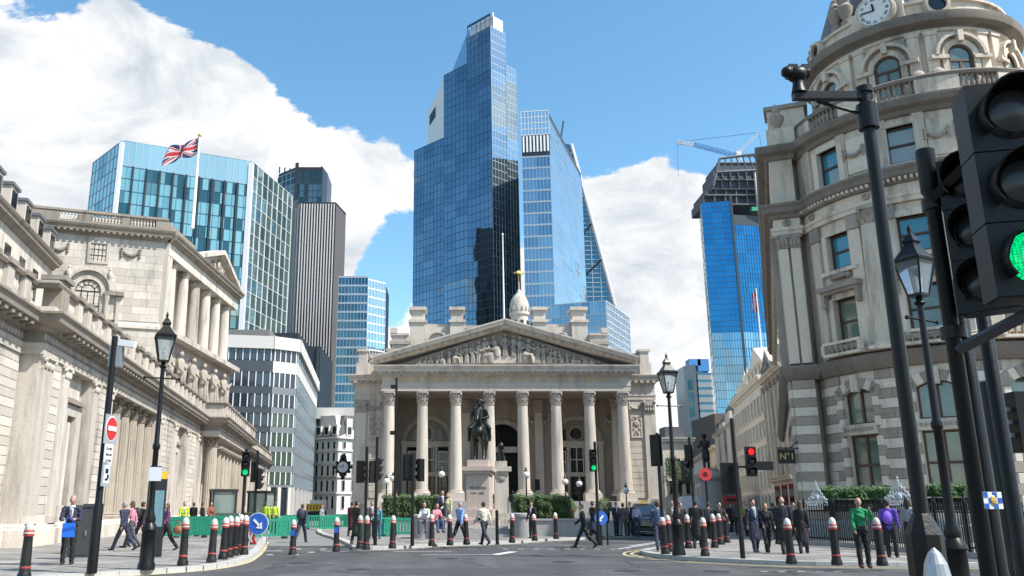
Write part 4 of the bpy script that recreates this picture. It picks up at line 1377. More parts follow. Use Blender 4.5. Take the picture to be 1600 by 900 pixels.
# wings
for s in (-1, 1):
    X = lambda a, b: sorted((s * a, s * b))
    MB().box(*X(14.3, 18.0), 2.0, 40, 0, 14.05).build('wing_wall', S_RE, re_)
    MB().box(*X(14.0, 14.29), 2.6, 7.5, 2.2, 14.7).build('porch_side_wall', S_RE, re_)
    MB().box(*X(16.55, 17.85), 1.7, 2.0, 2.6, 12.5).build('pilaster', S_RE, re_)
    MB().box(*X(16.4, 18.0), 1.55, 2.0, 1.9, 2.6).build('pilaster_base', S_RE, re_)
    pc = MB().box(*X(16.5, 17.9), 1.62, 2.0, 12.5, 13.95).build('pilaster_capital', S_RED, re_)
    lf = MB()
    for k in range(4):
        for j in range(2):
            lf.ball((s * (16.72 + k * .32), 1.58, 12.85 + j * .5), (.15, .12, .26), 6, 5)
    for q in (16.55, 17.85): lf.ball((s * q, 1.55, 13.7), .2, 8, 6)
    lf.build('leaf_carving', S_RED, pc, True)
    ashlar(re_, S_RE, *X(14.75, 16.45), 2.6, 9.2, 2.0, course=.72, length=1.7, depth=.1, gap=.05)
    pnl = MB().box(*X(14.9, 16.35), 1.86, 2.0, 9.5, 12.2).build('carved_panel', S_RE, re_)
    cv = MB()
    cv.ball((s * 15.6, 1.84, 11.2), (.42, .12, .42), 10, 6)
    for a, b, r in ((-.35, 10.6, .17), (.35, 10.6, .17), (-.45, 11.7, .16), (.45, 11.7, .16), (0, 10.3, .2), (0, 11.9, .18), (-.2, 10.0, .13), (.2, 10.0, .13)):
        cv.ball((s * 15.6 + a, 1.84, b), (r, .1, r * 1.2), 7, 5)
    cv.build('carved_arms', S_RED, pnl, True)
    f2 = MB()
    for q in ((14.95, 15.1), (16.15, 16.3)): f2.box(*X(*q), 1.8, 1.87, 9.55, 12.15)
    for z in (9.55, 12.0): f2.box(*X(15.1, 16.15), 1.8, 1.87, z, z + .15)
    f2.build('panel_frame', S_RE, pnl)
    link('festoon', festoon(1.5, 1.0, S_RED), re_, (s * 15.6, 1.9, 13.5))
    path = [(14.62, 2.0), (18.0, 2.0), (18.0, 40)] if s > 0 else [(-18.0, 40), (-18.0, 2.0), (-14.62, 2.0)]
    MB().sweep(path, [(0, 14.05), (.1, 14.05), (.1, 14.5), (.16, 14.5), (.16, 14.7), (.05, 14.75), (.05, 15.9), (0, 15.9)]).build('wing_architrave', S_RE, re_)
    MB().sweep(path, CORN(15.9, 1.1, .85)).build('wing_cornice', S_RE, re_)
    for i in range(5):
        link('modillion', mm, re_, (s * (15.0 + i * .72), 1.82, 16.17))
    MB().box(*X(14.62, 17.99), 2.01, 39.9, 14.06, 16.95).build('wing_attic_core', S_RE, re_)
    # attic over the wing: pedestal block, carved scroll panel
    MB().box(*X(16.5, 17.9), 2.3, 3.9, 17.0, 18.6).build('attic_pedestal', S_RE, re_)
    MB().box(*X(16.6, 17.7), 2.4, 3.8, 18.6, 20.0).build('attic_block', S_RE, re_)
    MB().box(*X(16.45, 17.85), 2.25, 3.95, 20.0, 20.3).build('attic_cap', S_RE, re_)
    MB().box(*X(13.0, 16.5), 2.8, 3.6, 17.0, 18.5).build('attic_parapet', S_RE, re_)
    sc = MB().box(*X(13.6, 16.5), 3.0, 3.5, 18.5, 19.9)
    sc.build('scroll_panel', S_RED, re_)
    sc = MB()
    for k in range(9):
        sc.ball((s * (14 + k * .28), 2.95, 19.0 + .4 * math.sin(k * 1.7)), (.24, .16, .26), 7, 5)
    sc.build('scroll_carving', S_RED, re_, True)
    MB().box(*X(12.9, 14.2), 2.9, 4.2, 17.0, 20.1).build('attic_block', S_RED, re_)
    MB().box(*X(12.7, 14.4), 2.75, 4.35, 20.1, 20.45).build('attic_cap', S_RED, re_)
# tall attic pavilions behind the pediment
for s in (-1, 1):
    X = lambda a, b: sorted((s * a, s * b))
    MB().box(*X(4.9, 11.7), 12.2, 20, 16, 25.5).build('attic_pavilion', S_RE, re_)
    rg = MB(); arch_ring(rg, s * 8.2, 23.0, 1.25, 1.5, 11.8, 12.2, 12); rg.box(*X(6.55, 6.95), 11.8, 12.2, 22.7, 23.0).box(*X(9.45, 9.85), 11.8, 12.2, 22.7, 23.0)
    rg.build('blind_arch', S_RE, re_)
    for q in ((4.6, 6.5), (9.8, 11.9)):
        MB().box(*X(*q), 11.5, 14.5, 16, 25.6).build('chimney_pier', S_RE, re_)
        MB().box(*X(q[0] - .18, q[1] + .18), 11.3, 14.7, 25.6, 25.95).build('pier_moulding', S_RE, re_)
        MB().box(*X(q[0] + .15, q[1] - .15), 11.7, 14.3, 25.95, 27.3).build('pier_block', S_RE, re_)
        MB().box(*X(q[0] - .12, q[1] + .12), 11.4, 14.6, 27.3, 27.75).build('pier_cap', S_RE, re_)
    MB().box(*X(11.95, 14.2), 10.5, 14, 16, 23.6).build('attic_shoulder', S_RE, re_)
    MB().box(*X(11.95, 14.5), 10.2, 14.2, 22.4, 22.9).build('shoulder_band', S_RED, re_)
    MB().box(*X(11.95, 14.4), 10.3, 14.1, 23.6, 23.9).build('shoulder_cap', S_RE, re_)
    MB().box(*X(13.5, 14.45), 10.25, 12, 23.9, 24.6).build('shoulder_block', S_RE, re_)
MB().box(-4.5, 4.5, 12.6, 20, 16, 24.9).build('attic_centre', S_RE, re_)
MB().box(-4.58, 4.58, 12.2, 14, 24.9, 25.35).build('attic_coping', S_RED, re_)
MB().box(-3.9, 3.9, 12.45, 12.7, 23.6, 24.6).build('attic_panel', S_RE, re_)
# cupola with gilt weather vane, ridge flagpole
cu = link('cupola', None, re_, (5.45, 42, 0))
MB().box(-3.5, 3.5, -3.5, 3.5, 16, 29.5).build('cupola_base', S_RE, cu)
MB().lathe([(1.75, 29.5), (1.75, 30), (1.5, 30.1), (1.5, 33.2), (1.78, 33.35), (1.78, 33.75), (1.6, 33.8), (1.66, 34.4), (1.62, 35.3), (1.35, 36.2), (.85, 36.9), (.4, 37.3), (.35, 37.7), (.12, 38.0), (.10, 39.3)], 20).build('cupola_dome', S_RE, cu, True)
for k in range(8):
    a = 2 * PI * k / 8 + .2
    MB().bx((0, 0, 0), (.5, .14, 1.0)).build('cupola_opening', DARK, cu, loc=(1.5 * math.sin(a), -1.5 * math.cos(a), 31.8), rz=a)
for k in range(14):
    a = 2 * PI * k / 14
    MB().ball((1.66 * math.cos(a), 1.66 * math.sin(a), 34.3), (.16, .16, .5), 6, 5).build('dome_leaf', S_RED, cu, True)
m = MB().tube([(0, 0, 39.2), (0, 0, 40.6)], .06, 6).tube([(-.95, 0, 40.9), (-.2, 0, 41.0), (.5, 0, 40.75), (1.0, 0, 40.95)], [.05, .28, .2, .05], 6).tube([(-.2, 0, 40.9), (.1, 0, 41.5), (.5, 0, 40.8)], [.06, .06, .04], 5)
m.build('weather_vane', GOLD, cu)
fp = tag(MB().lathe([(.13, 0), (.10, 6), (.07, 12.3), (.13, 12.35), (.13, 12.5), (.01, 12.6)], 8).build('flagpole', WHITE, None, True, loc=(7.05, 104.5, 23.3)), 'bare white flagpole rising from the carved pediment apex', 'flagpole')
# body behind
MB().box(-14.2, 14.2, 8.4, 40, 0, 16.4).build('rear_block', S_RE, re_) if False else None
MB().prism([(-14.2, 10), (14.2, 10), (22, 40), (-18, 40)], 0, 16.4).build('rear_block', S_RE, re_)
# bracket clock on the side street
ck = thing('bracket_clock', 'ornate bronze bracket clock hanging over the side street', 'clock', (at(536, 730, 132).x, 132, at(536, 730, 132).z))
MB().lathe([(.95, -.3), (1.1, -.15), (1.1, .15), (.95, .3)], 20).xf(Matrix.Rotation(PI / 2, 4, 'X')).build('clock_case', BRONZE, ck, True)
MB().lathe([(.8, -.02), (.8, .02)], 24).xf(Matrix.Rotation(PI / 2, 4, 'X')).build('clock_face', WHITE, ck, loc=(0, -.31, 0))
for a, l in ((.2, .5), (4.9, .7)):
    MB().bx((l / 2 * math.sin(a), -.36, l / 2 * math.cos(a)), (.09, .03, l), Matrix.Rotation(a, 4, 'Y')).build('clock_hand', IRON, ck)
for k in range(10):
    a = 2 * PI * k / 10
    MB().ball((1.15 * math.cos(a), 0, 1.15 * math.sin(a)), (.26, .24, .26), 7, 5).build('scrollwork', BRONZE, ck, True)
MB().tube([(1.0, 0, 0), (2.2, 0, .3), (4.6, 0, .4)], [.22, .16, .2], 6).build('bracket_arm', BRONZE, ck)
MB().ball((0, 0, 1.5), (.5, .3, .45), 8, 6).ball((0, 0, -1.5), (.35, .28, .4), 8, 6).build('crest', BRONZE, ck, True)
# ================================================================== long stone bank wall
WR = math.atan2(1, -.128)
bk = thing('bank_building', 'long windowless stone building with pilasters, columns and balustrade along left pavement', 'building', (-15.58, 28, 0), WR)
bk.scale = (1, 1, .885)
BS = lambda Y: (Y - 28) * 1.0082


def pil(parent, x0, x1, y, z0, z1, mt=S_BANK, d=.16, cap=True):
    MB().box(x0, x1, y - d, y, z0, z1 - .62).build('pilaster', mt, parent)
    MB().box(x0 - .05, x1 + .05, y - d - .06, y, z0, z0 + .3).build('pilaster_base', mt, parent)
    m = MB().box(x0, x1, y - d, y, z1 - .6, z1).box(x0 - .09, x1 + .09, y - d - .1, y, z1 - .12, z1 - .002)
    w = x1 - x0
    for k in range(3):
        m.ball((x0 + w * (k + .5) / 3, y - d - .03, z1 - .42), (w * .16, .07, .17), 6, 4)
    for k in (0, 1):
        m.ball((x0 + w * k, y - d - .04, z1 - .2), .11, 6, 4)
    m.build('pilaster_capital', mt, parent)


Z0, ZC = 1.1, 8.5
# wall cores
MB().box(0, 5.6, .8, 7, 0, 10.3).build('wall', S_BANK, bk)
MB().box(5.65, 9.2, 0, 7, 0, 10.3).build('wall', S_BANK, bk)
MB().box(9.2, 13.05, .42, 7, 0, 10.29).build('recess_wall', S_BANK, bk)
MB().box(13.05, 16.7, 0, 7, 0, 10.3).build('wall', S_BANK, bk)
MB().box(16.7, 29.2, 2.4, 7, 0, 10.28).build('loggia_wall', S_BANK, bk)
MB().box(29.2, 35.6, 0, 7, 0, 10.3).build('wall', S_BANK, bk)
MB().box(35.6, 39.8, .42, 7, 0, 10.29).build('recess_wall', S_BANK, bk)
MB().box(39.8, 46.4, 0, 7, 0, 10.3).build('wall', S_BANK, bk)
MB().box(46.4, 73.6, .9, 7, 0, 10.28).build('portico_wall', S_BANK, bk)
MB().box(73.6, 124, 0, 7, 0, 10.3).build('wall', S_BANK, bk)
path = [(0, .8), (5.63, .8), (5.63, 0), (46.4, 0), (46.4, -1.65), (73.6, -1.65), (73.6, 0), (124, 0)]
MB().sweep(path, [(0, 0), (.28, 0), (.28, .85), (.22, .92), (.22, 1.0), (.1, 1.1), (-2.3, 1.1), (-2.3, 0)]).build('plinth', S_BANK, bk)
MB().sweep(path, [(0, ZC), (.14, ZC), (.14, ZC + .28), (.2, ZC + .3), (.2, ZC + .5), (.12, ZC + .56), (-1.2, ZC + .56), (-1.2, ZC)]).build('architrave', S_BANK, bk)
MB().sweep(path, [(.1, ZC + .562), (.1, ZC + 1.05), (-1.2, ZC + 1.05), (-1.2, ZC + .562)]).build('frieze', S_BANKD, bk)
m = MB(); k = .2
while k < 74:
    y = .8 if k < 5.4 else (0 if k < 46.3 else -1.65)
    m.ball((k, y - .1, ZC + .82), (.13, .05, .17), 6, 4); k += .34
tag(m.build('frieze_carving', S_BANK, bk), kind='stuff')
MB().sweep(path, [(.1, 9.55), (.3, 9.6), (.36, 9.75), (.85, 9.85), (.9, 10.1), (1.0, 10.2), (1.0, 10.3), (-2.6, 10.31), (-2.6, 9.55)]).build('cornice', S_BANKD, bk)
mod = MB().box(-.13, .13, -.42, 0, -.09, .09).mesh('modillion', S_BANKD)
k = 0.3; m = MB()
while k < 76:
    y = .8 if k < 5.4 else (0 if k < 46.3 else (-1.65 if k < 73.6 else 0))
    if not (5.3 < k < 6.6): m.bx((k, y - .57, 9.72), (.26, .42, .18))
    k += .68
tag(m.build('modillions', S_BANKD, bk), kind='stuff')
# ashlar stones
ashlar(bk, S_BANK, 0, 1.6, Z0, ZC, .8, .41, 1.6)
pil(bk, 1.7, 2.5, .8, Z0, ZC)
ashlar(bk, S_BANK, 2.6, 5.55, Z0, ZC, .8, .41, 1.5)
for a, b in ((7.0, 8.25), (14.05, 15.6)):
    ashlar(bk, S_BANK, a, b, Z0, ZC, 0, .41, 1.25)
for a, b in ((5.68, 6.9), (8.35, 9.2), (13.05, 13.95), (15.7, 16.65)):
    pil(bk, a, b, 0, Z0, ZC)
for a, b in ((30.5, 34.3), (41.0, 44.9)):
    ashlar(bk, S_BANK, a, b, Z0, ZC, 0, .41, 1.6)
for a, b in ((29.25, 30.3), (34.5, 35.55), (39.85, 40.9), (45.1, 46.3)):
    pil(bk, a, b, 0, Z0, ZC)
# blind doorways in the recesses
for c in (11.12, 37.7):
    d = MB().box(c - 1.45, c - .62, .18, .42, Z0, 6.9).box(c + .62, c + 1.45, .18, .42, Z0, 6.9).box(c - .62, c + .62, .18, .42, 6.35, 6.9)
    d = d.build('door_surround', S_BANK, bk)
    MB().box(c - 1.5, c + 1.5, .02, .42, 6.95, 7.15).build('door_ledge', S_BANKD, bk)
    MB().box(c - 1.2, c + 1.2, .3, .42, 7.3, 8.2).build('upper_panel', S_BANK, bk)
    MB().box(c - .62, c + .62, .405, .425, Z0, 6.35).build('blind_door', S_BANKD, bk)
    MB().box(c - .5, c - .08, .36, .405, Z0 + .2, 6.1).build('door_panel', S_BANK, bk)
    MB().box(c + .08, c + .5, .36, .405, Z0 + .2, 6.1).build('door_panel', S_BANK, bk)
    MB().box(c - 1.6, c - .7, -.1, .2, Z0, 1.9).build('scroll_block', S_BANK, bk)
# loggia columns and wall
cap_b = cap_mesh(.40, .95, S_BANKD)
for i in range(6):
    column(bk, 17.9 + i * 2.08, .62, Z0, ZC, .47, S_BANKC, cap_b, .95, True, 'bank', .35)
MB().box(16.75, 17.0, .1, 2.4, Z0, ZC).build('anta', S_BANK, bk)
MB().box(28.95, 29.18, .1, 2.4, Z0, ZC).build('anta', S_BANK, bk)
# projecting columned front
for i in range(10):
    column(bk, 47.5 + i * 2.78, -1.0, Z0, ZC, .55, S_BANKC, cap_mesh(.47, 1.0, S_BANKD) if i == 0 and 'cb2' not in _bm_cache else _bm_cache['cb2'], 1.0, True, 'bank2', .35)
    if i == 0: _bm_cache['cb2'] = [o for o in bk.children if o.name.startswith('column')][-1].children[1].data
MB().box(46.45, 47.0, -.35, .9, Z0, ZC).build('end_pier', S_BANK, bk)
for i in range(9):
    c = 48.9 + i * 2.78
    MB().box(c - .6, c + .6, .8, .9, 2.2, 6.5).build('blind_window', S_BANKD, bk)
for i in range(9):
    x = 75 + i * 5.2
    pil(bk, x, x + .9, 0, Z0, ZC)
    MB().box(x + 2.2, x + 3.6, -.04, .02, 2, 6.8).build('blind_window', S_BANKD, bk)
# balustrade
def baluster():
    return [(.06, 0), (.1, .02), (.1, .1), (.06, .14), (.11, .32), (.115, .42), (.06, .7), (.055, .78), (.1, .84), (.1, .92)]


MB().sweep(path, [(.15, 10.312), (.5, 10.312), (.5, 10.62), (.15, 10.62)]).build('balustrade_base', S_BANK, bk)
MB().sweep(path, [(.08, 11.55), (.54, 11.55), (.6, 11.7), (.52, 11.85), (.1, 11.85), (.04, 11.7)]).build('balustrade_rail', S_BANKD, bk)
ped = MB().box(-.32, .32, -.24, .24, 0, .93).mesh('balustrade_pedestal', S_BANK)
cp = MB().box(-.42, .42, -.34, .34, 0, .22).mesh('pedestal_cap', S_BANKD)
pos = [.5, 2.2, 4.0, 8.2] + [9.6 + 1.75 * i for i in range(21)]
for x in pos:
    y = .8 if x < 5.4 else 0
    o = link('balustrade_pedestal', ped, bk, (x, y - .34, 10.62)); link('pedestal_cap', cp, o, (0, 0, 1.0))
for i in range(16):
    o = link('balustrade_pedestal', ped, bk, (47 + 1.75 * i, -1.99, 10.62)); link('pedestal_cap', cp, o, (0, 0, 1.0))
for i in range(25):
    o = link('balustrade_pedestal', ped, bk, (75 + 2 * i, -.34, 10.62)); link('pedestal_cap', cp, o, (0, 0, 1.0))
o = MB().box(5.62, 6.6, -.55, .2, 10.32, 12.0).build('corner_block', S_BANKD, bk)
MB().box(5.5, 6.72, -.67, .32, 12.0, 12.22).build('corner_block_cap', S_BANKD, o)
m = MB()
x = .15
while x < 15:
    y = .8 if x < 5.4 else 0
    if not (5.2 < x < 6.8) and all(abs(x - p) > .38 for p in pos):
        m.lathe(baluster(), 8, (x, y - .33, 10.63))
    x += .27
tag(m.build('balusters', S_BANK, bk, True), kind='stuff')
for a, b in zip(pos[7:-1], pos[8:]):
    MB().box(a + .34, b - .34, -.42, -.26, 10.63, 11.55).build('balustrade_panel', S_BANK, bk)
    MB().box(a + .6, b - .6, -.47, -.43, 10.95, 11.25).build('panel_slot', S_BANKD, bk)
m = MB()
x = 46.9
while x < 73.2:
    m.lathe(baluster(), 6, (x, -1.98, 10.63)); x += .33
x = 75
while x < 120:
    m.lathe(baluster(), 5, (x, -.33, 10.63)); x += .4
tag(m.build('balusters', S_BANK, bk), kind='stuff')
MB().sweep([(46.2, -.1), (46.2, -1.99)], [(-.16, 10.63), (.16, 10.63), (.16, 11.5), (-.16, 11.5)]).build('return_panel', S_BANK, bk)

# ---- tall stone block with columned side
ub = thing('bank_upper_block', 'tall pale stone block with arched window and columned, pedimented side', 'building', (-41.3, 77.7, 0), math.atan2(.322, .947))
MB().box(0, 13.4, 0, 16, 6, 28.6).build('wall', S_BANK, ub)
ashlar(ub, S_BANK, .05, 13.35, 19.2, 27.4, 0, .74, 1.6, .05, .014)
ashlar(ub, S_BANK, 6.5, 13.35, 10, 18.4, 0, .74, 1.7, .05, .014)
MB().sweep([(-.2, 0), (13.4, 0), (13.4, 16)], [(0, 18.45), (.22, 18.5), (.22, 18.8), (.1, 19.0), (0, 19.05)]).build('string_course', S_BANK, ub)
MB().sweep([(-.2, 0), (13.4, 0), (13.4, 14)], CORN(27.55, 1.0, .95)).build('cornice', S_BANKD, ub)
m = MB()
for i in range(24): m.bx((.2 + i * .56, -.49, 27.8), (.26, .42, .18))
tag(m.build('modillions', S_BANKD, ub), kind='stuff')
MB().box(-.2, 13.6, -.2, .25, 28.6, 28.95).build('parapet', S_BANKD, ub)
for a, b in ((-.2, 3.4), (5.2, 6.3), (9.2, 9.9), (12.4, 13.6)):
    MB().box(a, b, -.2, .25, 28.96, 29.75).build('parapet_block', S_BANKD, ub)
MB().box(-.2, 13.6, -.28, .32, 29.76, 30.0).build('parapet_coping', S_BANKD, ub)
m = MB()
for a, b in ((3.5, 5.2), (6.4, 9.2), (10, 12.4)):
    x = a + .1
    while x < b: m.lathe([(r * .9, z * .88) for r, z in baluster()], 7, (x, 0, 28.95)); x += .3
tag(m.build('balusters', S_BANK, ub), kind='stuff')
fes = festoon(1.7, 1.0, S_BANKD)
for x in (3.7, 10.3): link('festoon', fes, ub, (x, -.06, 26.3))
# small square window
w = MB().box(6.55, 8.05, -.04, 0, 24.95, 26.75).build('window', GLASS, ub)
f = MB().box(6.3, 6.55, -.16, 0, 24.7, 27).box(8.05, 8.3, -.16, 0, 24.7, 27).box(6.55, 8.05, -.16, 0, 26.75, 27).box(6.55, 8.05, -.16, 0, 24.7, 24.95)
f.build('window_surround', S_BANK, w)
f = MB()
for i in range(1, 4): f.box(6.55 + i * .375 - .025, 6.55 + i * .375 + .025, -.08, -.03, 24.95, 26.75)
for i in range(1, 3): f.box(6.55, 8.05, -.085, -.03, 24.95 + i * .6 - .025, 24.95 + i * .6 + .025)
f.build('glazing_bars', IRON, w)
# three-light arched window
cx = 6.75
w = MB().wall([(cx - 1.15, 17.5), (cx + 1.15, 17.5)] + arch_pts(cx, 21.9, 1.15, 12)[0:], -.04, .0).build('arched_window', GLASS, ub)
f = MB(); arch_ring(f, cx, 21.9, 1.15, 1.55, -.22, 0); arch_ring(f, cx, 22.0, 1.9, 2.25, -.5, 0)
f.box(cx - 1.55, cx - 1.15, -.22, 0, 17.5, 21.9).box(cx + 1.15, cx + 1.55, -.22, 0, 17.5, 21.9)
f.build('window_arch', S_BANK, w)
f = MB()
for r in (.62, 1.12):
    f.tube([(cx + r * math.cos(PI * k / 10), -.07, 21.9 + r * math.sin(PI * k / 10)) for k in range(11)], .04, 5)
for k in range(1, 6):
    a = PI * k / 6; f.tube([(cx + .62 * math.cos(a), -.07, 21.9 + .62 * math.sin(a)), (cx + 1.12 * math.cos(a), -.07, 21.9 + 1.12 * math.sin(a))], .03, 4)
for xx in (-.6, 0, .6): f.box(cx + xx - .03, cx + xx + .03, -.1, -.03, 17.6, 21.9)
for z in (19.0, 20.4, 21.85): f.box(cx - 1.15, cx + 1.15, -.11, -.03, z, z + .07)
f.build('glazing_bars', IRON, w)
for s in (-1, 1):
    MB().box(*sorted((cx + s * 1.95, cx + s * 2.6)), -.04, 0, 17.5, 21.2).build('side_light', GLASS, ub)
    MB().lathe([(.24, 17.5), (.2, 21.0), (.3, 21.3), (.3, 21.5)], 10, (cx + s * 1.75, -.3, 0)).build('window_column', S_BANK, ub, True)
    MB().box(*sorted((cx + s * 2.65, cx + s * 3.0)), -.22, 0, 17.5, 21.5).build('window_pier', S_BANK, ub)
    MB().box(*sorted((cx + s * 1.5, cx + s * 3.3)), -.55, 0, 21.55, 21.95).build('window_entablature', S_BANKD, ub)
    MB().lathe([(.14, 22.6), (.1, 22.9), (.28, 23.3), (.3, 23.6), (.12, 23.9), (.16, 24.1), (.01, 24.35)], 10, (cx + s * 1.85, -.35, 0)).build('urn', S_BANK, ub, True)
# columned side, its own line along the street
CSX, CSY = -28.55, 82.3
cs = link('columned_side', None, ub)
cs.matrix_local = (Matrix.Translation((-41.3, 77.7, 0)) @ Matrix.Rotation(math.atan2(.322, .947), 4, 'Z')).inverted() @ Matrix.Translation((CSX, CSY, 0)) @ Matrix.Rotation(math.atan2(1, .035), 4, 'Z')
MB().box(0, 26, .3, 9, 6, 18.8).build('lower_wall', S_BANK, cs)
MB().box(0, 26, -.9, 9, 18.3, 18.85).build('ledge', S_BANK, cs)
MB().box(0, 25, 3.0, 9, 18.85, 29).build('recess_wall', S_BANK, cs)
MB().box(0, 1.3, -.3, 3, 18.85, 26.3).build('corner_pier', S_BANK, cs)
capu = cap_mesh(.58, .7, S_BANK)
for i in range(6):
    column(cs, 3.0 + i * 3.9, .5, 18.85, 26.3, .68, S_BANK, capu, .7, False, 'bup', .4)
for i in range(6):
    x = 5 + i * 3.9
    MB().box(x - .55, x + .55, 2.93, 3.0, 19.4, 22.2).build('window', GLASS, cs)
    MB().box(x - .55, x + .55, 2.93, 3.0, 23.6, 25.4).build('window', GLASS, cs)
MB().box(0, 25.2, -.35, 3.0, 26.3, 27.6).build('entablature', S_BANK, cs)
MB().sweep([(-.0, -.35), (25.2, -.35)], CORN(27.6, .8, .9)).build('cornice', S_BANKD, cs)
MB().wall([(8.3, 28.4), (25.7, 28.4), (17, 31.4)], .1, .9).build('tympanum', S_BANK, cs)
for s in (8, 26):
    m = MB(); e = 17
    m.add([(s, -.8, 28.35), (e, -.8, 31.4), (e, 1.0, 31.4), (s, 1.0, 28.35), (s, -.8, 28.85), (e, -.8, 31.95), (e, 1.0, 31.95), (s, 1.0, 28.85)],
          [(0, 1, 2, 3), (4, 5, 6, 7), (0, 1, 5, 4), (2, 3, 7, 6), (0, 3, 7, 4), (1, 2, 6, 5)])
    m.build('raking_cornice', S_BANK, cs)
for i in range(9):
    h = 2.5 - abs(i - 4) * .5
    if h > .8:
        link('pediment_figure', FIG[i % 4], cs, (17 + (i - 4) * 1.4, -.05, 28.4), 0, (h, h * .8, h))
cf = relief_figure(1.0, 1, 1)
for i in range(6):
    link('wall_figure', FIG[i % 2], cs, (2.4 + i * 3.9, -.1, 13.2), 0, (4.2, 4.4, 4.4))
    MB().box(1.5 + i * 3.9, 3.3 + i * 3.9, -.7, .3, 12.6, 13.2).build('figure_bracket', S_BANK, cs)
ashlar(cs, S_BANK, .05, 1.6, 10, 18.2, .3, .8, 1.5, .05, .02)
MB().box(-.3, 9.5, .4, 10, 28.3, 30.2).build('attic', S_BANKD, cs)
# ---- mansard at far left
mn = thing('mansard_building', 'stone building with slate mansard roof and dormers at upper left', 'building', (-33.2, 56, 0), math.atan2(13.8, -2.5))
MB().box(-6, 20.5, 0, 10, 6, 23.6).build('wall', S_BANK, mn)
MB().sweep([(-6, 0), (20.5, 0)], CORN(22.9, .9, .9)).build('cornice', S_BANKD, mn)
m = MB(); m.add([(-6, .2, 23.8), (20.5, .2, 23.8), (20.5, 2.6, 28.2), (-6, 2.6, 28.2), (-6, 10, 23.8), (20.5, 10, 23.8), (20.5, 8, 28.2), (-6, 8, 28.2)],
                [(0, 1, 2, 3), (5, 4, 7, 6), (3, 2, 6, 7), (1, 5, 6, 2), (4, 0, 3, 7), (0, 4, 5, 1)])
m.build('mansard_roof', SLATE, mn)
MB().box(-6, 20.5, 2.4, 8, 28.2, 28.5).build('roof_ridge', LEAD, mn)
for i in range(7):
    x = -3.4 + i * 3.8
    d = MB().box(x - .85, x + .85, .0, 2.4, 23.9, 26.3).build('dormer', S_BANK, mn)
    MB().box(x - 1.0, x + 1.0, -.15, 2.4, 26.3, 26.55).build('dormer_roof', LEAD, d)
    MB().box(x - .6, x - .08, -.06, 0, 24.2, 26.0).build('dormer_window', GLASS, d)
    MB().box(x + .08, x + .6, -.06, 0, 24.2, 26.0).build('dormer_window', GLASS, d)
    MB().box(x - .7, x + .7, -.07, 0, 19, 21.6).build('window', GLASS, mn)

# ---- flag on its pole
pb, ptp = at(300.5, 357, 92), at(313.5, 213, 92)
fpo = thing('flagpole', 'white flagpole carrying the flag above the tall stone block', 'flagpole', pb)
Lp = (ptp.z - pb.z)
MB().lathe([(.22, 0), (.2, Lp * .4), (.11, Lp)], 10).build('pole', WHITE, fpo, True)
MB().ball((0, 0, Lp + .12), .22).build('finial', GOLD, fpo, True)


def union(u, v):
    # u 0..2 v 0..1 : 0 blue 1 white 2 red
    x, y = abs(u - 1), abs(v - .5)
    if x < .1 or y < .1: return 2
    if x < .167 or y < .167: return 1
    du = (u - 1) / 2; dv = v - .5
    best = min(abs(dv - du), abs(dv + du)) / math.sqrt(1.25)
    s = dv - du if abs(dv - du) < abs(dv + du) else dv + du
    if best < .1:
        return 2 if (0 < s / 1.12 * (1 if du > 0 else -1) < .067) else 1
    return 0


NU, NV = 60, 30
m = MB(); vs = []
for i in range(NU + 1):
    for j in range(NV + 1):
        u, v = i / NU, j / NV
        wv = .55 * math.sin(u * 11 + v * 2.2) * (u ** .6)
        x = -u * 3.8 - .12; z = Lp - 2.2 + v * (2.1 - .35 * u) - u * 1.55 - .38 * math.sin(u * 6.5 + .5) * u
        vs.append((x, wv + .1 * math.sin(v * 5 + u * 9) * u, z))
fs = [(i * (NV + 1) + j, (i + 1) * (NV + 1) + j, (i + 1) * (NV + 1) + j + 1, i * (NV + 1) + j + 1) for i in range(NU) for j in range(NV)]
m.add(vs, fs)
FB, FW, FR_ = mat('flag_blue', (.018, .026, .10), .8), mat('flag_white', (.55, .55, .57), .8), mat('flag_red', (.48, .03, .04), .8)
me = m.mesh('union_flag', [FB, FW, FR_], True, 80)
for p in me.polygons:
    i, j = divmod(p.index, NV)
    p.material_index = union(2 * (i + .5) / NU, (j + .5) / NV)
fl = tag(link('union_flag', me, None, tuple(pb)), 'red, white and blue flag streaming left from the white pole', 'flag')

# ---- small fittings on the bank wall
def dome_camera(loc, rz, label):
    t = thing('security_camera', label, 'camera', loc, rz)
    MB().tube([(0, 1.3, .9), (0, .6, .3), (0, 0, .22)], .05, 6).build('bracket', WHITE, t)
    MB().lathe([(.16, .05), (.22, .0), (.2, -.18), (.12, -.34), (.02, -.4)], 14).build('dome', mat('camera_dome', (.35, .36, .38), .15), t, True)
    MB().lathe([(.2, .22), (.24, .1), (.23, .0)], 14).build('hood', WHITE, t, True)


p = at(39, 432, 33.5)
dome_camera((p.x, p.y, p.z), WR, 'white dome camera on a bracket outside the bank balustrade')
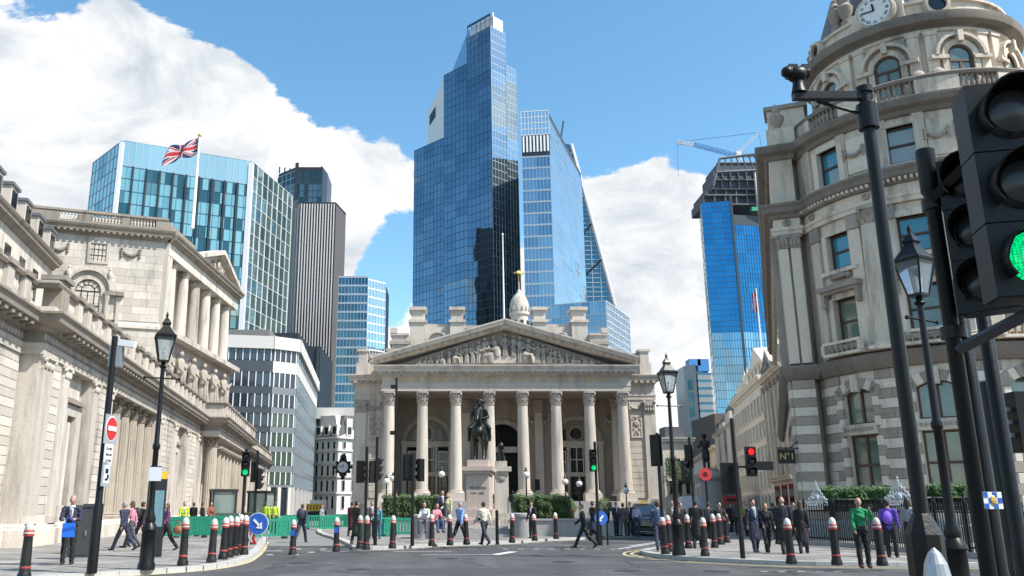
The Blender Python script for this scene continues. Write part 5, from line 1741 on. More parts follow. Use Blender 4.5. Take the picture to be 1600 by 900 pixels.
# ================================================================== street-end office block with banded windows
def window_row(parent, x0, x1, n, z0, z1, w, y=0.0, glass=GLASS, frame=None, bar=False, d=.12, sill=None):
    """n windows set along a face; each window has its frame as a sub-part"""
    key = ('win', round(w, 3), round(z1 - z0, 3), glass.name, frame.name if frame else '', bar)
    h = z1 - z0
    if key not in _bm_cache:
        g = MB().box(-w / 2, w / 2, -.03, .06, 0, h).mesh('window', glass)
        f = None
        if frame:
            t = min(.12, w * .1)
            m = MB().box(-w / 2 - t, -w / 2, -d, .05, -t, h + t).box(w / 2, w / 2 + t, -d, .05, -t, h + t).box(-w / 2, w / 2, -d, .05, h, h + t).box(-w / 2, w / 2, -d, .05, -t, 0)
            if bar:
                m.box(-w / 2, w / 2, -.07, -.02, h / 2 - .04, h / 2 + .04)
            f = m.mesh('window_frame', frame)
        _bm_cache[key] = (g, f)
    g, f = _bm_cache[key]
    out = []
    for i in range(n):
        x = x0 + (x1 - x0) * (i + .5) / n
        o = link('window', g, parent, (x, y, z0))
        if f: link('window_frame', f, o)
        out.append(o)
    return out


def frame_at(name, parent, p, q):
    """empty facade frame along p->q (outward right of travel) under parent (parent at origin)"""
    d = Vector((q[0] - p[0], q[1] - p[1]))
    return link(name, None, parent, (p[0], p[1], 0), math.atan2(d.y, d.x)), d.length


of = thing('banded_office_block', 'grey office block with bands of windows and white fins closing the side street', 'building')
SPAN = mat('dark_spandrel', (.075, .085, .095), .35, .2, col2=(.06, .068, .075), vscale=.5)
SPANL = mat('pale_spandrel', (.19, .21, .22), .4, .1, col2=(.15, .17, .18), vscale=.5)
CAPW = mat('white_stone_band', (.58, .56, .52), .7, col2=(.5, .48, .45), vscale=.4)
G_OFF = mat('office_glass', (.022, .032, .045), .06, spec=.8, coat=.5)
G_OFFG = mat('office_glass_green', (.06, .09, .065), .08, spec=.8, coat=.4)
pts = [P2(322, 700, 148), P2(419, 700, 150), P2(458, 700, 153), P2(491, 700, 207)]
MB().prism([pts[0], pts[1], pts[2], pts[3], (pts[3][0] - 20, 215), (pts[0][0], 215)], 0, 29.6).build('core', SPAN, of)
zr = [at(400, y, 150).z for y in (563, 603, 635, 665, 696, 726, 756)]
ht = [at(400, y, 150).z for y in (547, 583, 617, 647, 677, 707, 739)]
for k, (p, q, n) in enumerate(((pts[0], pts[1], 8), (pts[1], pts[2], 4), (pts[2], pts[3], 13))):
    fr, W = frame_at('facade', of, p, q)
    for j, (z0, z1) in enumerate(zip(zr, ht)):
        if k == 2 and j == 0: pass
        window_row(fr, .3, W - .3, n, z0, z1, (W - .6) / n * .74, -.12, G_OFF if j < 3 or k == 0 else G_OFFG)
        for i in range(n + 1):
            x = .3 + (W - .6) * i / n
            MB().box(x - .08, x + .08, -.3, 0, z0 - .15, z1 + .15).build('white_fin', FR_WHITE if k < 2 else FR_PALE, fr)
    sp = SPAN if k == 0 else SPANL
    for j in range(len(zr) - 1):
        MB().box(.02, W - .02, -.22, 0, ht[j + 1] + .12, zr[j] - .12).build('spandrel_band', sp if j else CAPW if k else sp, fr)
    MB().box(.02, W - .02, -.22, 0, 4.9, zr[-1] - .12).build('spandrel_band', SPANL, fr)
    MB().box(-.1, W + .1, -.7, .5, ht[0] + .14, 31.2).build('roof_band', CAPW, fr)
    MB().box(.0, W, -.1, 0, .3, 4.6).build('shopfront', G_OFF, fr)
    for i in range(n // 2 + 1):
        x = .3 + (W - .9) * i / max(1, n // 2)
        MB().box(x - .3, x + .3, -.6, .05, 0, 4.9).build('ground_pier', CAPW, fr)
a, b = P2(322, 520, 156), P2(421, 520, 156)
MB().box(a[0], b[0], 156, 175, 29.6, at(400, 515, 156).z).build('plant_room', mat('grey_louvre', (.20, .19, .18), .6), of)
nv = thing('navy_block', 'plain dark navy clad block rising behind the banded office block', 'building')
NAVY = mat('navy_cladding', (.028, .034, .048), .45, .2, col2=(.022, .027, .04), vscale=.3)
a, b, c = at(424, 520, 215), at(466, 520, 215), at(500, 540, 215)
MB().box(a.x, b.x, 215, 240, 0, a.z).build('tall_part', NAVY, nv)
MB().box(b.x + .05, c.x, 216, 240, 0, c.z).build('low_part', NAVY, nv)
MB().box(c.x - .8, c.x - .3, 215.5, 216, 5, c.z).build('corner_trim', FR_DARK, nv)

# ---- white corner building with slate mansard
wb = thing('white_corner_building', 'white corner building with grey mansard roof beside the portico building', 'building')
WST = mat('white_stucco', (.62, .60, .56), .8, col2=(.52, .50, .46), vscale=.4, streak=.3)
p0, p1, p2 = P2(489, 750, 207), P2(527, 750, 202), P2(560, 750, 206)
MB().prism([p0, p1, p2, (p2[0] + 6, 230), (p0[0], 230)], 0, 17.6).build('wall', WST, wb)
for k, (p, q, n) in enumerate(((p0, p1, 4), (p1, p2, 2))):
    fr, W = frame_at('facade', wb, p, q)
    for z0, z1 in ((1.2, 4.0), (5.2, 7.6), (8.7, 11.0), (12.0, 13.9), (14.9, 16.5)):
        window_row(fr, .3, W - .3, n, z0, z1, .75, -.05, GLASS, WST)
    for z in (4.5, 8.1, 11.4, 14.3): MB().box(0, W, -.3, 0, z, z + .3).build('string_course', S_ONED if z == 8.1 else WST, fr)
    MB().box(-.2, W + .2, -.6, .3, 17.2, 17.7).build('cornice', WST, fr)
    m = MB(); m.add([(0, .1, 17.7), (W, .1, 17.7), (W - .5, 2.4, 22.8), (.5, 2.4, 22.8), (0, 8, 17.7), (W, 8, 17.7), (W, 8, 23), (0, 8, 23)],
                    [(0, 1, 2, 3), (3, 2, 6, 7), (1, 5, 6, 2), (0, 3, 7, 4), (4, 7, 6, 5), (0, 4, 5, 1)])
    m.build('mansard_roof', SLATE if k == 0 else WST, fr)
    for i in range(3 if k == 0 else 1):
        x = W * (i + .5) / (3 if k == 0 else 1)
        d = MB().box(x - .8, x + .8, -.1, 2, 18, 20.4 if k == 0 else 22).build('dormer', WST, fr)
        MB().box(x - .5, x + .5, -.2, -.08, 18.3, 20.0).build('dormer_window', GLASS, fr)
MB().box(p0[0], p2[0], 209, 222, 22.5, 25.2).build('roof_plant', CAPW, wb)

# ================================================================== rounded corner building
RC = Vector((26.4, 44.2)); rr = math.atan2(-.509, .861)
rb = thing('rounded_corner_building', 'ornate banded stone corner building with rounded front, drum and clock', 'building', (RC.x, RC.y, 0), rr)
BR = 6.9


def bow(phi, r, z=0):
    a = R(phi); return (r * math.sin(a), -r * math.cos(a))


def arc(p0, p1, r, n=None):
    n = n or max(2, int(abs(p1 - p0) / 4))
    return [bow(p0 + (p1 - p0) * i / n, r) for i in range(n + 1)]


def plan(r):
    e = r - BR
    return [(-15.5 - e, 41.7), (-7.3 - e * .75, -4.2 - e), (-6.15 + e * .2, -4.05 - e), (-6.06, -3.5 - e * .8)] + arc(-60, 60, r, 30) + [(6.06, -3.5 - e * .8), (6.15 - e * .2, -4.05 - e), (7.3 + e * .75, -4.2 - e), (15.5 + e, 41.7)]


def bow_part(p0, p1, z0, z1, r0, r1, name, mt, parent=None):
    return MB().prism(arc(p0, p1, r1) + arc(p1, p0, r0), z0, z1).build(name, mt, parent or rb)


def on_bow(name, me, phi, r, z, parent=None, sc=None):
    x, y = bow(phi, r); return link(name, me, parent or rb, (x, y, z), R(phi), sc)


MB().prism(plan(BR - .55), 0, 21.0).build('core', S_ONE, rb)
WIN = (-37, -6, 25)
HALF = 7.3
# skin of piers and spandrels round the window openings
def skin(z0, z1, wz0, wz1, half, mt=S_ONE, r=BR):
    e = [-60] + [a for w in WIN for a in (w - half, w + half)] + [60]
    for a, b in zip(e[0::2], e[1::2]):
        bow_part(a, b, z0, z1, BR - .56, r, 'pier_wall', mt)
    for w in WIN:
        if wz0 > z0: bow_part(w - half, w + half, z0, wz0, BR - .56, r, 'apron', mt)
        if wz1 < z1: bow_part(w - half, w + half, wz1, z1, BR - .56, r, 'window_head', mt)


skin(0, 8.0, 1.5, 7.3, HALF, S_ONE, BR - .06)
skin(8.01, 12.6, 9.5, 11.8, 6.0)
skin(12.61, 15.9, 13.4, 15.2, 6.0)
skin(17.6, 20.4, 17.95, 19.85, 6.4)
# pier faces left of the bow, above the banding
for s in (-1, 1):
    pass
# courses of alternating pale and sooty blocks
def block_on_bow(p0, p1, z, h, mt):
    L_ = R(p1 - p0) * BR
    me = block_mesh(L_ - .006, .16, h - .018, mt, .018)
    on_bow('banded_stone', me, (p0 + p1) / 2, BR - .02, z + h / 2)


nC = 15; ch = 7.0 / nC
for i in range(nC):
    z = 1.0 + i * ch
    if z + ch > 8.02: break
    band = i in (11, 12)
    for a, b in ((-59.5, -45.8), (-28.2, -14.8), (2.8, 16.2), (33.8, 50)):
        n = 2
        e = [a + (b - a) * k / n for k in range(n + 1)]
        if i % 2: e = [a] + [a + (b - a) * (k + .5) / n for k in range(n)] + [b]
        for p, q in zip(e[:-1], e[1:]):
            block_on_bow(p, q, z, ch, S_BAND if (i % 2 == 0) != (random.random() < .03) else S_BANDL)
    # pier
pf, Wp = frame_at('left_pier', rb, (-7.3, -4.2), (-6.15, -4.05))
ashl = lambda i: S_BAND if i % 2 == 0 else S_BANDL
ashlar(pf, S_ONE, .02, Wp - .02, 1.0, 8.0, -.0, ch, 1.0, .2, .02, 'banded_stone', ashl)
fl_, Wf = frame_at('street_flank', rb, (-15.5, 41.7), (-7.3, -4.2))
ashlar(fl_, S_ONE, Wf - 3.2, Wf + .1, 1.0, 8.0, 0, ch, 1.6, .16, .02, 'banded_stone', ashl)
MB().sweep(plan(BR), [(0, 0), (.3, 0), (.3, .8), (.15, 1.0), (0, 1.0)]).build('plinth', GRANITE, rb)
MB().sweep(plan(BR)[2:-2], [(0, 5.0), (.14, 5.02), (.14, 5.4), (0, 5.42)]).build('string_course', S_ONED, rb) if False else None
# ground windows: tall light, stone transom, arched upper light with voussoirs
CURT = mat('green_reflection_glass', (.08, .125, .10), .05, spec=.9, coat=.6, col2=(.24, .29, .24), vscale=1.6)  # greenish reflections and curtains are put into the glass colour
TEALG = mat('reflection_teal_glass', (.02, .20, .29), .05, spec=.9, coat=.6)  # bright blue reflection is put into the teal base colour
for w in WIN:
    x, y = bow(w, BR - .34)
    wi = link('ground_window', None, rb, (x, y, 0), R(w))
    MB().box(-.86, .86, .0, .05, 1.5, 5.0).build('lower_light', CURT, wi)
    MB().wall([(-.86, 5.5), (.86, 5.5), (.86, 6.9), (.45, 7.12), (0, 7.2), (-.45, 7.12), (-.86, 6.9)], 0, .05).build('upper_light', CURT, wi)
    m = MB()
    for z0, z1 in ((1.5, 5.0), (5.5, 7.0)):
        m.box(-.88, -.76, -.08, .0, z0, z1).box(.76, .88, -.08, 0, z0, z1).box(-.06, .06, -.07, 0, z0, z1 + (.12 if z0 > 5 else 0)).box(-.76, .76, -.08, 0, z0, z0 + .1)
    m.box(-.76, .76, -.075, 0, 3.5, 3.62).box(-.76, .76, -.08, 0, 4.9, 5.0)
    m.build('window_frame', WOOD, wi)
    MB().box(-.95, .95, -.5, .1, 5.0, 5.5).build('transom_stone', S_ONE, wi)
    m = MB()
    for k in range(9): m.bx((-.8 + k * .2, -.53, 5.25), (.1, .06, .16))
    m.build('transom_carving', S_ONED, wi)
    for k in range(-3, 4):
        a = k * .205
        me = block_mesh(.36, .22 if k else .3, .5 if k else .8, S_ONE if k % 2 == 0 else S_ONED, .03)
        o = link('voussoir', me, wi, (1.75 * math.sin(a), -.3 - (.1 if k == 0 else 0), 5.72 + 1.75 * math.cos(a)))
        o.rotation_euler = (0, a, 0)
    for s in (-1, 1):
        for j in range(13):
            z = 1.2 + j * .467
            if 4.7 < z < 5.4: continue
            link('quoin', block_mesh(.3 if j % 2 else .42, .3, .45, S_BANDL if j % 2 else S_BAND, .02), wi, (s * (1.04 if j % 2 else 1.1), -.26, z + .2))
    m = MB()
# main band cornice over the ground storeys
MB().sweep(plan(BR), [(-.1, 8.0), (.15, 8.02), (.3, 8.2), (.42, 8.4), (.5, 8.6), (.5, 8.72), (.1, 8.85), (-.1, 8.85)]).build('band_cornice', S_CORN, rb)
# sash windows with hoods, and upper windows
def sash(parent, w, h, z, mt_glass, fr):
    o = MB().box(-w / 2, w / 2, 0, .04, z, z + h).build('sash_window', mt_glass, parent)
    m = MB().box(-w / 2, -w / 2 + .09, -.07, 0, z, z + h).box(w / 2 - .09, w / 2, -.07, 0, z, z + h).box(-w / 2 + .09, w / 2 - .09, -.07, 0, z + h - .09, z + h).box(-w / 2 + .09, w / 2 - .09, -.07, 0, z, z + .1)
    m.box(-w / 2 + .09, w / 2 - .09, -.09, 0, z + h * .5 - .05, z + h * .5 + .05)
    m.build('sash_frame', fr, o)
    return o


for w in WIN:
    x, y = bow(w, BR - .28)
    for z, h, gl in ((9.5, 2.3, CURT), (13.4, 1.8, TEALG), (17.95, 1.9, TEALG)):
        wd_ = link('upper_window', None, rb, (x, y, 0), R(w))
        sash(wd_, 1.36 if z < 17 else 1.45, h, z, gl, WOOD)
        m = MB().box(-.98, -.7, -.4, .0, z - .1, z + h + .1).box(.7, .98, -.4, 0, z - .1, z + h + .1).box(-.7, .7, -.4, 0, z + h, z + h + .3)
        m.build('window_surround', S_ONE, wd_)
        MB().box(-1.1, 1.1, -.55, 0, z - .3, z - .1).build('window_sill', S_ONE, wd_)
        if z < 10:
            MB().box(-1.25, 1.25, -.85, 0, 12.25, 12.5).box(-1.15, 1.15, -.7, 0, 12.1, 12.25).build('window_hood', S_ONED, wd_)
            for s in (-1, 1):
                MB().bx((s * 1.05, -.5, 11.75), (.2, .4, .7)).build('hood_bracket', S_ONED, wd_)
            MB().box(-1.15, 1.15, -1.0, -.2, 8.87, 9.0).box(-1.15, 1.15, -1.0, -.82, 9.45, 9.58).build('balconette', S_ONE, wd_)
            m = MB()
            for k in range(7): m.lathe([(.07, 9.0), (.045, 9.1), (.085, 9.2), (.04, 9.38), (.07, 9.45)], 7, (-.9 + k * .3, -.9, 0))
            tag(m.build('balconette_balusters', S_ONED, wd_, True), kind='stuff')
            for s in (-1, 1): MB().bx((s * 1.12, -.9, 9.22), (.2, .24, .46)).build('balconette_pier', S_ONE, wd_)
        elif z < 15:
            MB().ball((0, -.5, 12.95), (.5, .12, .16), 8, 5).ball((-.5, -.48, 12.92), (.15, .1, .15), 6, 5).ball((.5, -.48, 12.92), (.15, .1, .15), 6, 5).build('carved_apron', S_ONED, wd_, True)
# giant engaged columns and pilasters
capo = cap_mesh(.42, .85, S_ONED)
for ph in (-21.5, 9.5):
    x, y = bow(ph, BR + .12)
    c = column(rb, x, y, 8.86, 15.95, .50, S_ONE, capo, .85, True, 'one', .4)
for ph in (-28.2, -14.8, 2.8, 16.2, -49.5, 40):
    o = on_bow('pilaster', block_mesh(.62, .24, 6.2, S_ONE), ph, BR + .08, 12.0)
    on_bow('pilaster_capital', block_mesh(.74, .34, .75, S_ONED, .06), ph, BR + .1, 15.5)
for k, x in enumerate((.28, .88)):
    MB().box(x - .24, x + .24, -.34, 0, 8.86, 15.1).build('pilaster', S_ONE, pf)
    m = MB().box(x - .28, x + .28, -.4, 0, 15.12, 15.9)
    for j in range(3): m.ball((x - .18 + j * .18, -.42, 15.4), (.12, .1, .22), 6, 5)
    m.ball((x - .26, -.42, 15.75), .12, 7, 5).ball((x + .26, -.42, 15.75), .12, 7, 5)
    m.build('pilaster_capital', S_ONED, pf)
MB().box(0, Wp, -.02, .3, 8.86, 21).build('pier_wall', S_ONE, pf)
MB().box(Wf - 5, Wf, -.02, .3, 8.86, 21).build('pier_wall', S_ONE, fl_)
for k in range(3):
    MB().box(Wf - .9 - k * 1.5, Wf - .2 - k * 1.5, -.3, 0, 8.86, 15.9).build('pilaster', S_ONED, fl_)
# entablature with dentils
MB().sweep(plan(BR), [(-.1, 15.92), (.2, 15.92), (.2, 16.15), (.27, 16.18), (.27, 16.35), (.12, 16.4), (.12, 16.85), (-.1, 16.85)]).build('architrave', S_ONE, rb)
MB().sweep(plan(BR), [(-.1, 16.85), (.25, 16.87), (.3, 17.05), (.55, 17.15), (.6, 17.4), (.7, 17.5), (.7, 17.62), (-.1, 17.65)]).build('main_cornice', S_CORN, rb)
den = MB().bx((0, 0, 0), (.13, .3, .14)).mesh('dentil', S_ONE)
m = MB()
for i in range(61):
    x, y = bow(-59 + i * 1.97, BR + .38); n_ = len(m.v); m.bx((0, 0, 0), (.13, .3, .14)); m.xf(Matrix.Translation((x, y, 17.02)) @ Matrix.Rotation(R(-59 + i * 1.97), 4, 'Z'), n_)
tag(m.build('dentils', S_ONE, rb), kind='stuff')
rond = MB().lathe([(.2, 0), (.2, .1), (.1, .12), (.09, .05)], 14).xf(Matrix.Rotation(PI / 2, 4, 'X')).mesh('frieze_disc', S_ONED, True)
for ph in (-50, -21.5, 9.5): on_bow('frieze_disc', rond, ph, BR + .13, 16.62)
link('frieze_disc', rond, pf, (.58, -.13, 16.62))
# attic storey: panels with festoons
fo = festoon(1.0, .6, S_ONED)
for ph in (-22, -16, 16, 22): pass
for ph in (-21.5, 9.5):
    o = on_bow('attic_panel', block_mesh(1.5, .1, 1.9, S_ONE, .02), ph, BR + .03, 18.95)
    link('festoon', fo, o, (-.35, -.1, .3)); 
    link('drop', MB().ball((.55, -.12, .1), (.13, .1, .4), 6, 5).ball((.55, -.12, .6), (.18, .1, .18), 6, 5).mesh('drop', S_ONED, True), o)
for ph in (-50, -30, -13, 1, 18, 32):
    on_bow('attic_pilaster', block_mesh(.5, .14, 2.7, S_ONE), ph, BR + .05, 19.0)
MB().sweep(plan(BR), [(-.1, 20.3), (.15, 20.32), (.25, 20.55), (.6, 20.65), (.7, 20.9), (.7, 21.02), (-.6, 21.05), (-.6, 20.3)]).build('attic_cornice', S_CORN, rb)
# roof terrace balustrade
MB().sweep(plan(BR)[1:-1], [(-.3, 21.05), (.12, 21.05), (.12, 21.3), (-.3, 21.3)]).build('balustrade_base', S_ONE, rb)
MB().sweep(plan(BR)[4:-4], [(-.28, 22.05), (.1, 22.05), (.14, 22.2), (.08, 22.28), (-.26, 22.28)]).build('balustrade_rail', S_CORN, rb)
for a, b, pan in ((-58, -46, 1), (-29.5, -13.5, 1), (1.5, 17.5, 1), (32.5, 46, 1)):
    bow_part(a, b, 21.3, 22.05, BR - .26, BR + .08, 'balustrade_block', S_ONE)
m = MB()
for a, b in ((-45, -30), (-13, 1), (18, 32)):
    n = int((b - a) / 1.9)
    for i in range(n):
        x, y = bow(a + (b - a) * (i + .5) / n, BR - .08)
        m.lathe([(r * .85, z * .82) for r, z in baluster()], 8, (x, y, 21.3))
tag(m.build('balusters', S_ONED, rb, True), kind='stuff')
MB().prism(plan(BR - .6)[1:-1], 21.0, 21.1).build('terrace', LEAD, rb)
# parapet block with urn over the left pier
MB().box(.0, Wp + .3, -.35, 1.2, 21.06, 22.1).build('pier_parapet', S_ONE, pf)
MB().box(.1, 2.1, 1.0, 2.4, 21.06, 23.8).build('chimney_stack', S_ONE, pf)
MB().box(-.05, 2.3, .85, 2.6, 23.8, 24.05).build('chimney_cap', S_ONED, pf)
MB().lathe([(.2, 22.1), (.14, 22.3), (.38, 22.65), (.42, 22.95), (.2, 23.2), (.24, 23.3), (.1, 23.6), (.01, 23.8)], 12, (.6, .1, 0)).build('urn', S_ONED, pf, True)
# drum with round-headed windows
DR = 5.05
MB().lathe([(DR, 21.05), (DR + .25, 21.06), (DR + .25, 22.0), (DR, 22.1), (DR, 25.4), (DR + .12, 25.45), (DR + .12, 25.6)], 64).build('drum', S_ONE, rb, True, ang=30)
MB().lathe([(DR, 25.5), (DR + .15, 25.7), (DR + .6, 25.85), (DR + .68, 26.15), (DR + .68, 26.3), (DR - .6, 26.35)], 64).build('drum_cornice', S_CORN, rb, True, ang=25)
for ph in (-48, -10, 28, 66):
    x, y = bow(ph, DR - .02)
    wi = link('drum_window', None, rb, (x, y, 0), R(ph))
    MB().wall([(-.62, 22.3), (.62, 22.3)] + arch_pts(0, 23.95, .62, 10), -.03, .1).build('arched_light', CURT, wi)
    m = MB().box(-.62, -.5, -.1, .0, 22.3, 23.95).box(.5, .62, -.1, 0, 22.3, 23.95).box(-.05, .05, -.09, 0, 22.3, 23.7).box(-.6, .6, -.1, 0, 23.65, 23.77)
    arch_ring(m, 0, 23.95, .52, .63, -.1, 0, 10)
    m.build('window_frame', WOOD, wi)
    m = MB(); arch_ring(m, 0, 23.95, .64, .92, -.2, .1, 12); arch_ring(m, 0, 23.95, 1.12, 1.28, -.34, .1, 12)
    m.box(-.92, -.64, -.2, .1, 22.1, 23.95).box(.64, .92, -.2, .1, 22.1, 23.95).box(-1.5, -.64, -.3, .1, 23.75, 23.95).box(.64, 1.5, -.3, .1, 23.75, 23.95)
    m.build('window_arch', S_ONE, wi)
    MB().bx((0, -.3, 24.95), (.26, .35, .6)).build('keystone', S_ONE, wi)
for ph in (-33.5, -24.5, 4.5, 13.5, 42.5, 51.5, -62.5, -71.5):
    on_bow('drum_pilaster', block_mesh(.55, .22, 3.3, S_ONE), ph, DR + .1, 23.8)
    on_bow('drum_pilaster_capital', block_mesh(.66, .3, .22, S_ONE), ph, DR + .12, 25.3)
scr = MB().lathe([(.5, -.22), (.52, -.1), (.52, .1), (.5, .22)], 16).xf(Matrix.Rotation(PI / 2, 4, 'X')).mesh('scroll_buttress', S_ONED, True)
for ph in (-33.5, -24.5, 4.5, 13.5, 42.5, 51.5):
    o = on_bow('scroll_buttress', MB().tube([(0, 0, 0), (0, -.5, -.1), (0, -.85, -.45), (0, -.9, -.8)], [.3, .32, .34, .3], 10).mesh('scroll_buttress', S_ONED, True), ph, DR + .1, 22.9)
# parapet above the drum with clock and oval openings, lead dome
MB().lathe([(DR - .1, 26.3), (DR - .1, 27.2), (DR + .05, 27.25), (DR + .05, 27.4), (DR - .9, 27.45)], 64).build('drum_parapet', S_ONE, rb, True, ang=25)
n = 48
MB().lathe([(4.5, 26.3), (4.45, 27.6), (4.25, 29), (3.7, 30.6), (2.8, 32.2), (1.6, 33.2), (.6, 33.6)], n, mod=(1, 1, .985)).build('dome', LEAD, rb)
x, y = bow(-12, DR + .05)
ckk = link('clock_housing', None, rb, (x, y, 27.25), R(-12))
MB().lathe([(.95, -.5), (1.02, -.3), (1.02, .2), (.92, .3), (.82, .3)], 32).xf(Matrix.Rotation(PI / 2, 4, 'X')).build('clock_surround', S_ONE, ckk, True)
MB().bx((0, .6, -.4), (2.6, 1.0, 1.6)).build('clock_block', S_ONE, ckk)
fc = MB().lathe([(.8, 0), (.8, .03)], 32).xf(Matrix.Rotation(PI / 2, 4, 'X')).build('clock_face', WHITE, ckk, loc=(0, -.31, 0))
for h in range(12):
    a = R(30 * h)
    o = letters(['XII', 'I', 'II', 'III', 'IIII', 'V', 'VI', 'VII', 'VIII', 'IX', 'X', 'XI'][h], .23, .005, IRON, fc, (.64 * math.sin(a), -.045, .64 * math.cos(a)), (PI / 2, a, 0), name='numeral')
for a, l, w in ((R(-8), .45, .09), (R(-88), .64, .06)):
    MB().bx((l * .42 * math.sin(a), -.07 - w * .2, l * .42 * math.cos(a)), (w, .02, l), Matrix.Rotation(a, 4, 'Y')).build('clock_hand', IRON, fc)
for ph in (-58, 20):
    x, y = bow(ph, DR + .02)
    ov = link('oculus', None, rb, (x, y, 27.0), R(ph))
    MB().lathe([(.62, -.2), (.66, 0), (.62, .2), (.46, .22), (.46, -.2)], 20).xf(Matrix.Rotation(PI / 2, 4, 'X')).build('oculus_ring', S_ONE, ov, True)
    MB().lathe([(.46, 0), (.46, .03)], 20).xf(Matrix.Rotation(PI / 2, 4, 'X')).build('oculus_glass', GLASS, ov)
urn = MB().lathe([(.3, 0), (.3, .3), (.16, .4), (.36, .8), (.42, 1.15), (.25, 1.4), (.3, 1.55), (.12, 1.8), (.16, 1.95), (.01, 2.1)], 12).mesh('urn', S_ONED, True)
for ph in (-76, -40, -32): on_bow('urn', urn, ph, DR - .25, 26.35 if ph == -76 else 27.4)

# hanging number sign on the street flank
sg = thing('hanging_sign', 'black hanging sign reading N1 in gold, bracketed from the banded corner building', 'sign', at(1229, 713, 44))
MB().bx((0, 0, 0), (.86, .1, .72)).build('board', IRON, sg)
letters('N°1', .46, .01, GOLDL, sg, (0, -.055, -.02), name='sign_lettering')
m = MB().box(-.4, .4, -.07, -.05, .31, .33).box(-.4, .4, -.07, -.05, -.33, -.31).box(-.4, -.385, -.07, -.05, -.31, .31).box(.385, .4, -.07, -.05, -.31, .31)
m.build('border', BRONZE, sg)
MB().tube([(-.45, .0, .42), (.9, .2, .42)], .035, 6).tube([(.2, 0, .42), (.9, .2, .9)], .025, 6).tube([(0, 0, .36), (0, 0, .44)], .03, 6).build('bracket', IRON, sg)

# ================================================================== street beyond: terrace on the right
SD = Vector((-.2, -.98)).normalized(); SO = Vector((51, 163.5)); srz = math.atan2(SD.y, SD.x)


def terrace(name, label, x0, x1, H, mt, rows, n, w, base_mt=None, **kw):
    o0 = SO + SD * x0
    t = thing(name, label, 'building', (o0.x, o0.y, 0), srz)
    W = x1 - x0
    MB().box(0, W, 0, 12, 0, H).build('wall', mt, t)
    for z0, z1 in rows:
        window_row(t, .4, W - .4, n, z0, z1, w, -.03, GLASS, mt, True, .16)
    MB().sweep([(0, 0), (W, 0)], CORN(H - .8, .9, .8)).build('cornice', mt, t)
    return t, W


t1, W1 = terrace('terrace_building', 'brown stone street building with pilasters and pediment nearest the banded corner', 60.5, 75, 16.6, S_ONE, ((5.6, 8.0), (9.0, 11.4), (12.3, 14.6)), 5, 1.1)
for i in range(6):
    x = .5 + i * (W1 - 1) / 5
    MB().box(x - .32, x + .32, -.4, 0, 5.0, 15.0).build('pilaster', S_ONE, t1)
    MB().box(x - .42, x + .42, -.5, 0, 15.0, 15.7).build('pilaster_capital', S_ONED, t1)
MB().sweep([(0, 0), (W1, 0)], CORN(4.2, .7, .7)).build('shop_cornice', S_ONE, t1)
m = MB().wall([(1.5, 16.7), (10.5, 16.7), (6, 19.6)], -.6, .3); m.build('pediment', S_ONE, t1)
m = MB().wall([(2.9, 17.0), (9.1, 17.0), (6, 19.0)], -.66, -.59); m.build('pediment_panel', S_ONED, t1)
for k in range(5): link('pediment_figure', FIG[k % 4], t1, (3.9 + k * 1.05, -.75, 17.0), 0, (1.0, .8, [.7, 1.1, 1.6, 1.1, .7][k]))
m = MB().wall([(9.2, 16.7), (14.4, 16.7), (14.4, 18.6), (13.4, 18.8), (12.6, 20.2), (11.8, 20.9), (11.0, 20.2), (10.2, 18.8), (9.2, 18.4)], -.3, .9); m.build('gable', S_ONE, t1)
for k in range(4): MB().lathe([(.25, 0), (.2, .4), (.34, .8), (.15, 1.3), (.01, 1.7)], 8).build('finial', S_ONED, t1, True, loc=(9.3 + k * 1.7, -.1, [18.3, 20.1, 20.1, 18.6][k]))
for i in range(3): MB().box(1.2 + i * 4.6, 4.4 + i * 4.6, -.1, .05, .4, 4.0).build('shopfront', GLASS, t1)
t2, W2 = terrace('terrace_building', 'cream stucco street building with many windows and steep white gable', 30, 60.4, 17.4, S_CREAM, ((3.9, 6.0), (7.0, 9.0), (10.0, 12.0), (13.0, 15.2)), 10, 1.15)
MB().box(.3, W2 - .3, -.06, .05, .5, 3.0).build('shopfront', GLASS, t2)
for i in range(11): MB().box(.1 + i * 2.98, .6 + i * 2.98, -.3, .04, 0, 3.3).build('shop_pier', S_CREAM, t2)
m = MB().wall([(14, 17.5), (29, 17.5), (29, 19.2), (21.5, 22.4), (14, 19.2)], .4, 6); m.build('gable', S_CREAM, t2)
window_row(t2, 15, 28, 4, 17.9, 19.3, .9, .38, GLASS, S_CREAM)
MB().sweep([(13.8, .4), (29.2, .4)], CORN(19.3, .4, .4)).build('gable_cornice', S_CREAM, t2)
for x, z in ((10, 17.5), (13, 17.5)):
    MB().lathe([(.55, 0), (.55, 1.0), (.7, 1.1), (.6, 1.4), (.35, 2.2), (.12, 3.0), (.02, 3.6)], 8).build('turret', S_ONE, t2, True, loc=(x, .6, z))
MB().box(.5, 13.5, .5, 6, 17.5, 19.6).build('attic', S_CREAM, t2)
t3, W3 = terrace('terrace_building', 'furthest stone street building, domed corner turret, past the cream stucco one', 0, 29.9, 14.6, S_ONE, ((3.9, 6.0), (7.0, 9.0), (10.0, 12.2)), 9, 1.2)
for i in range(3):
    MB().box(2 + i * 9.5, 8 + i * 9.5, -.5, 0, 1, 14.8 + i * .9).build('bay', S_ONE, t3)
    MB().lathe([(2.4, 0), (2.4, .5), (2.0, 1.0), (1.2, 2.4), (.3, 3.3), (.05, 4.2)], 12).build('turret_dome', LEAD, t3, True, loc=(5 + i * 9.5, 1.8, 14.8 + i * .9))
for i in range(3):
    link('shopfront', MB().box(1.5, 8.5, -.55, -.5, .5, 3.0).mesh('shopfront', GLASS), t3, (i * 9.5, 0, 0))
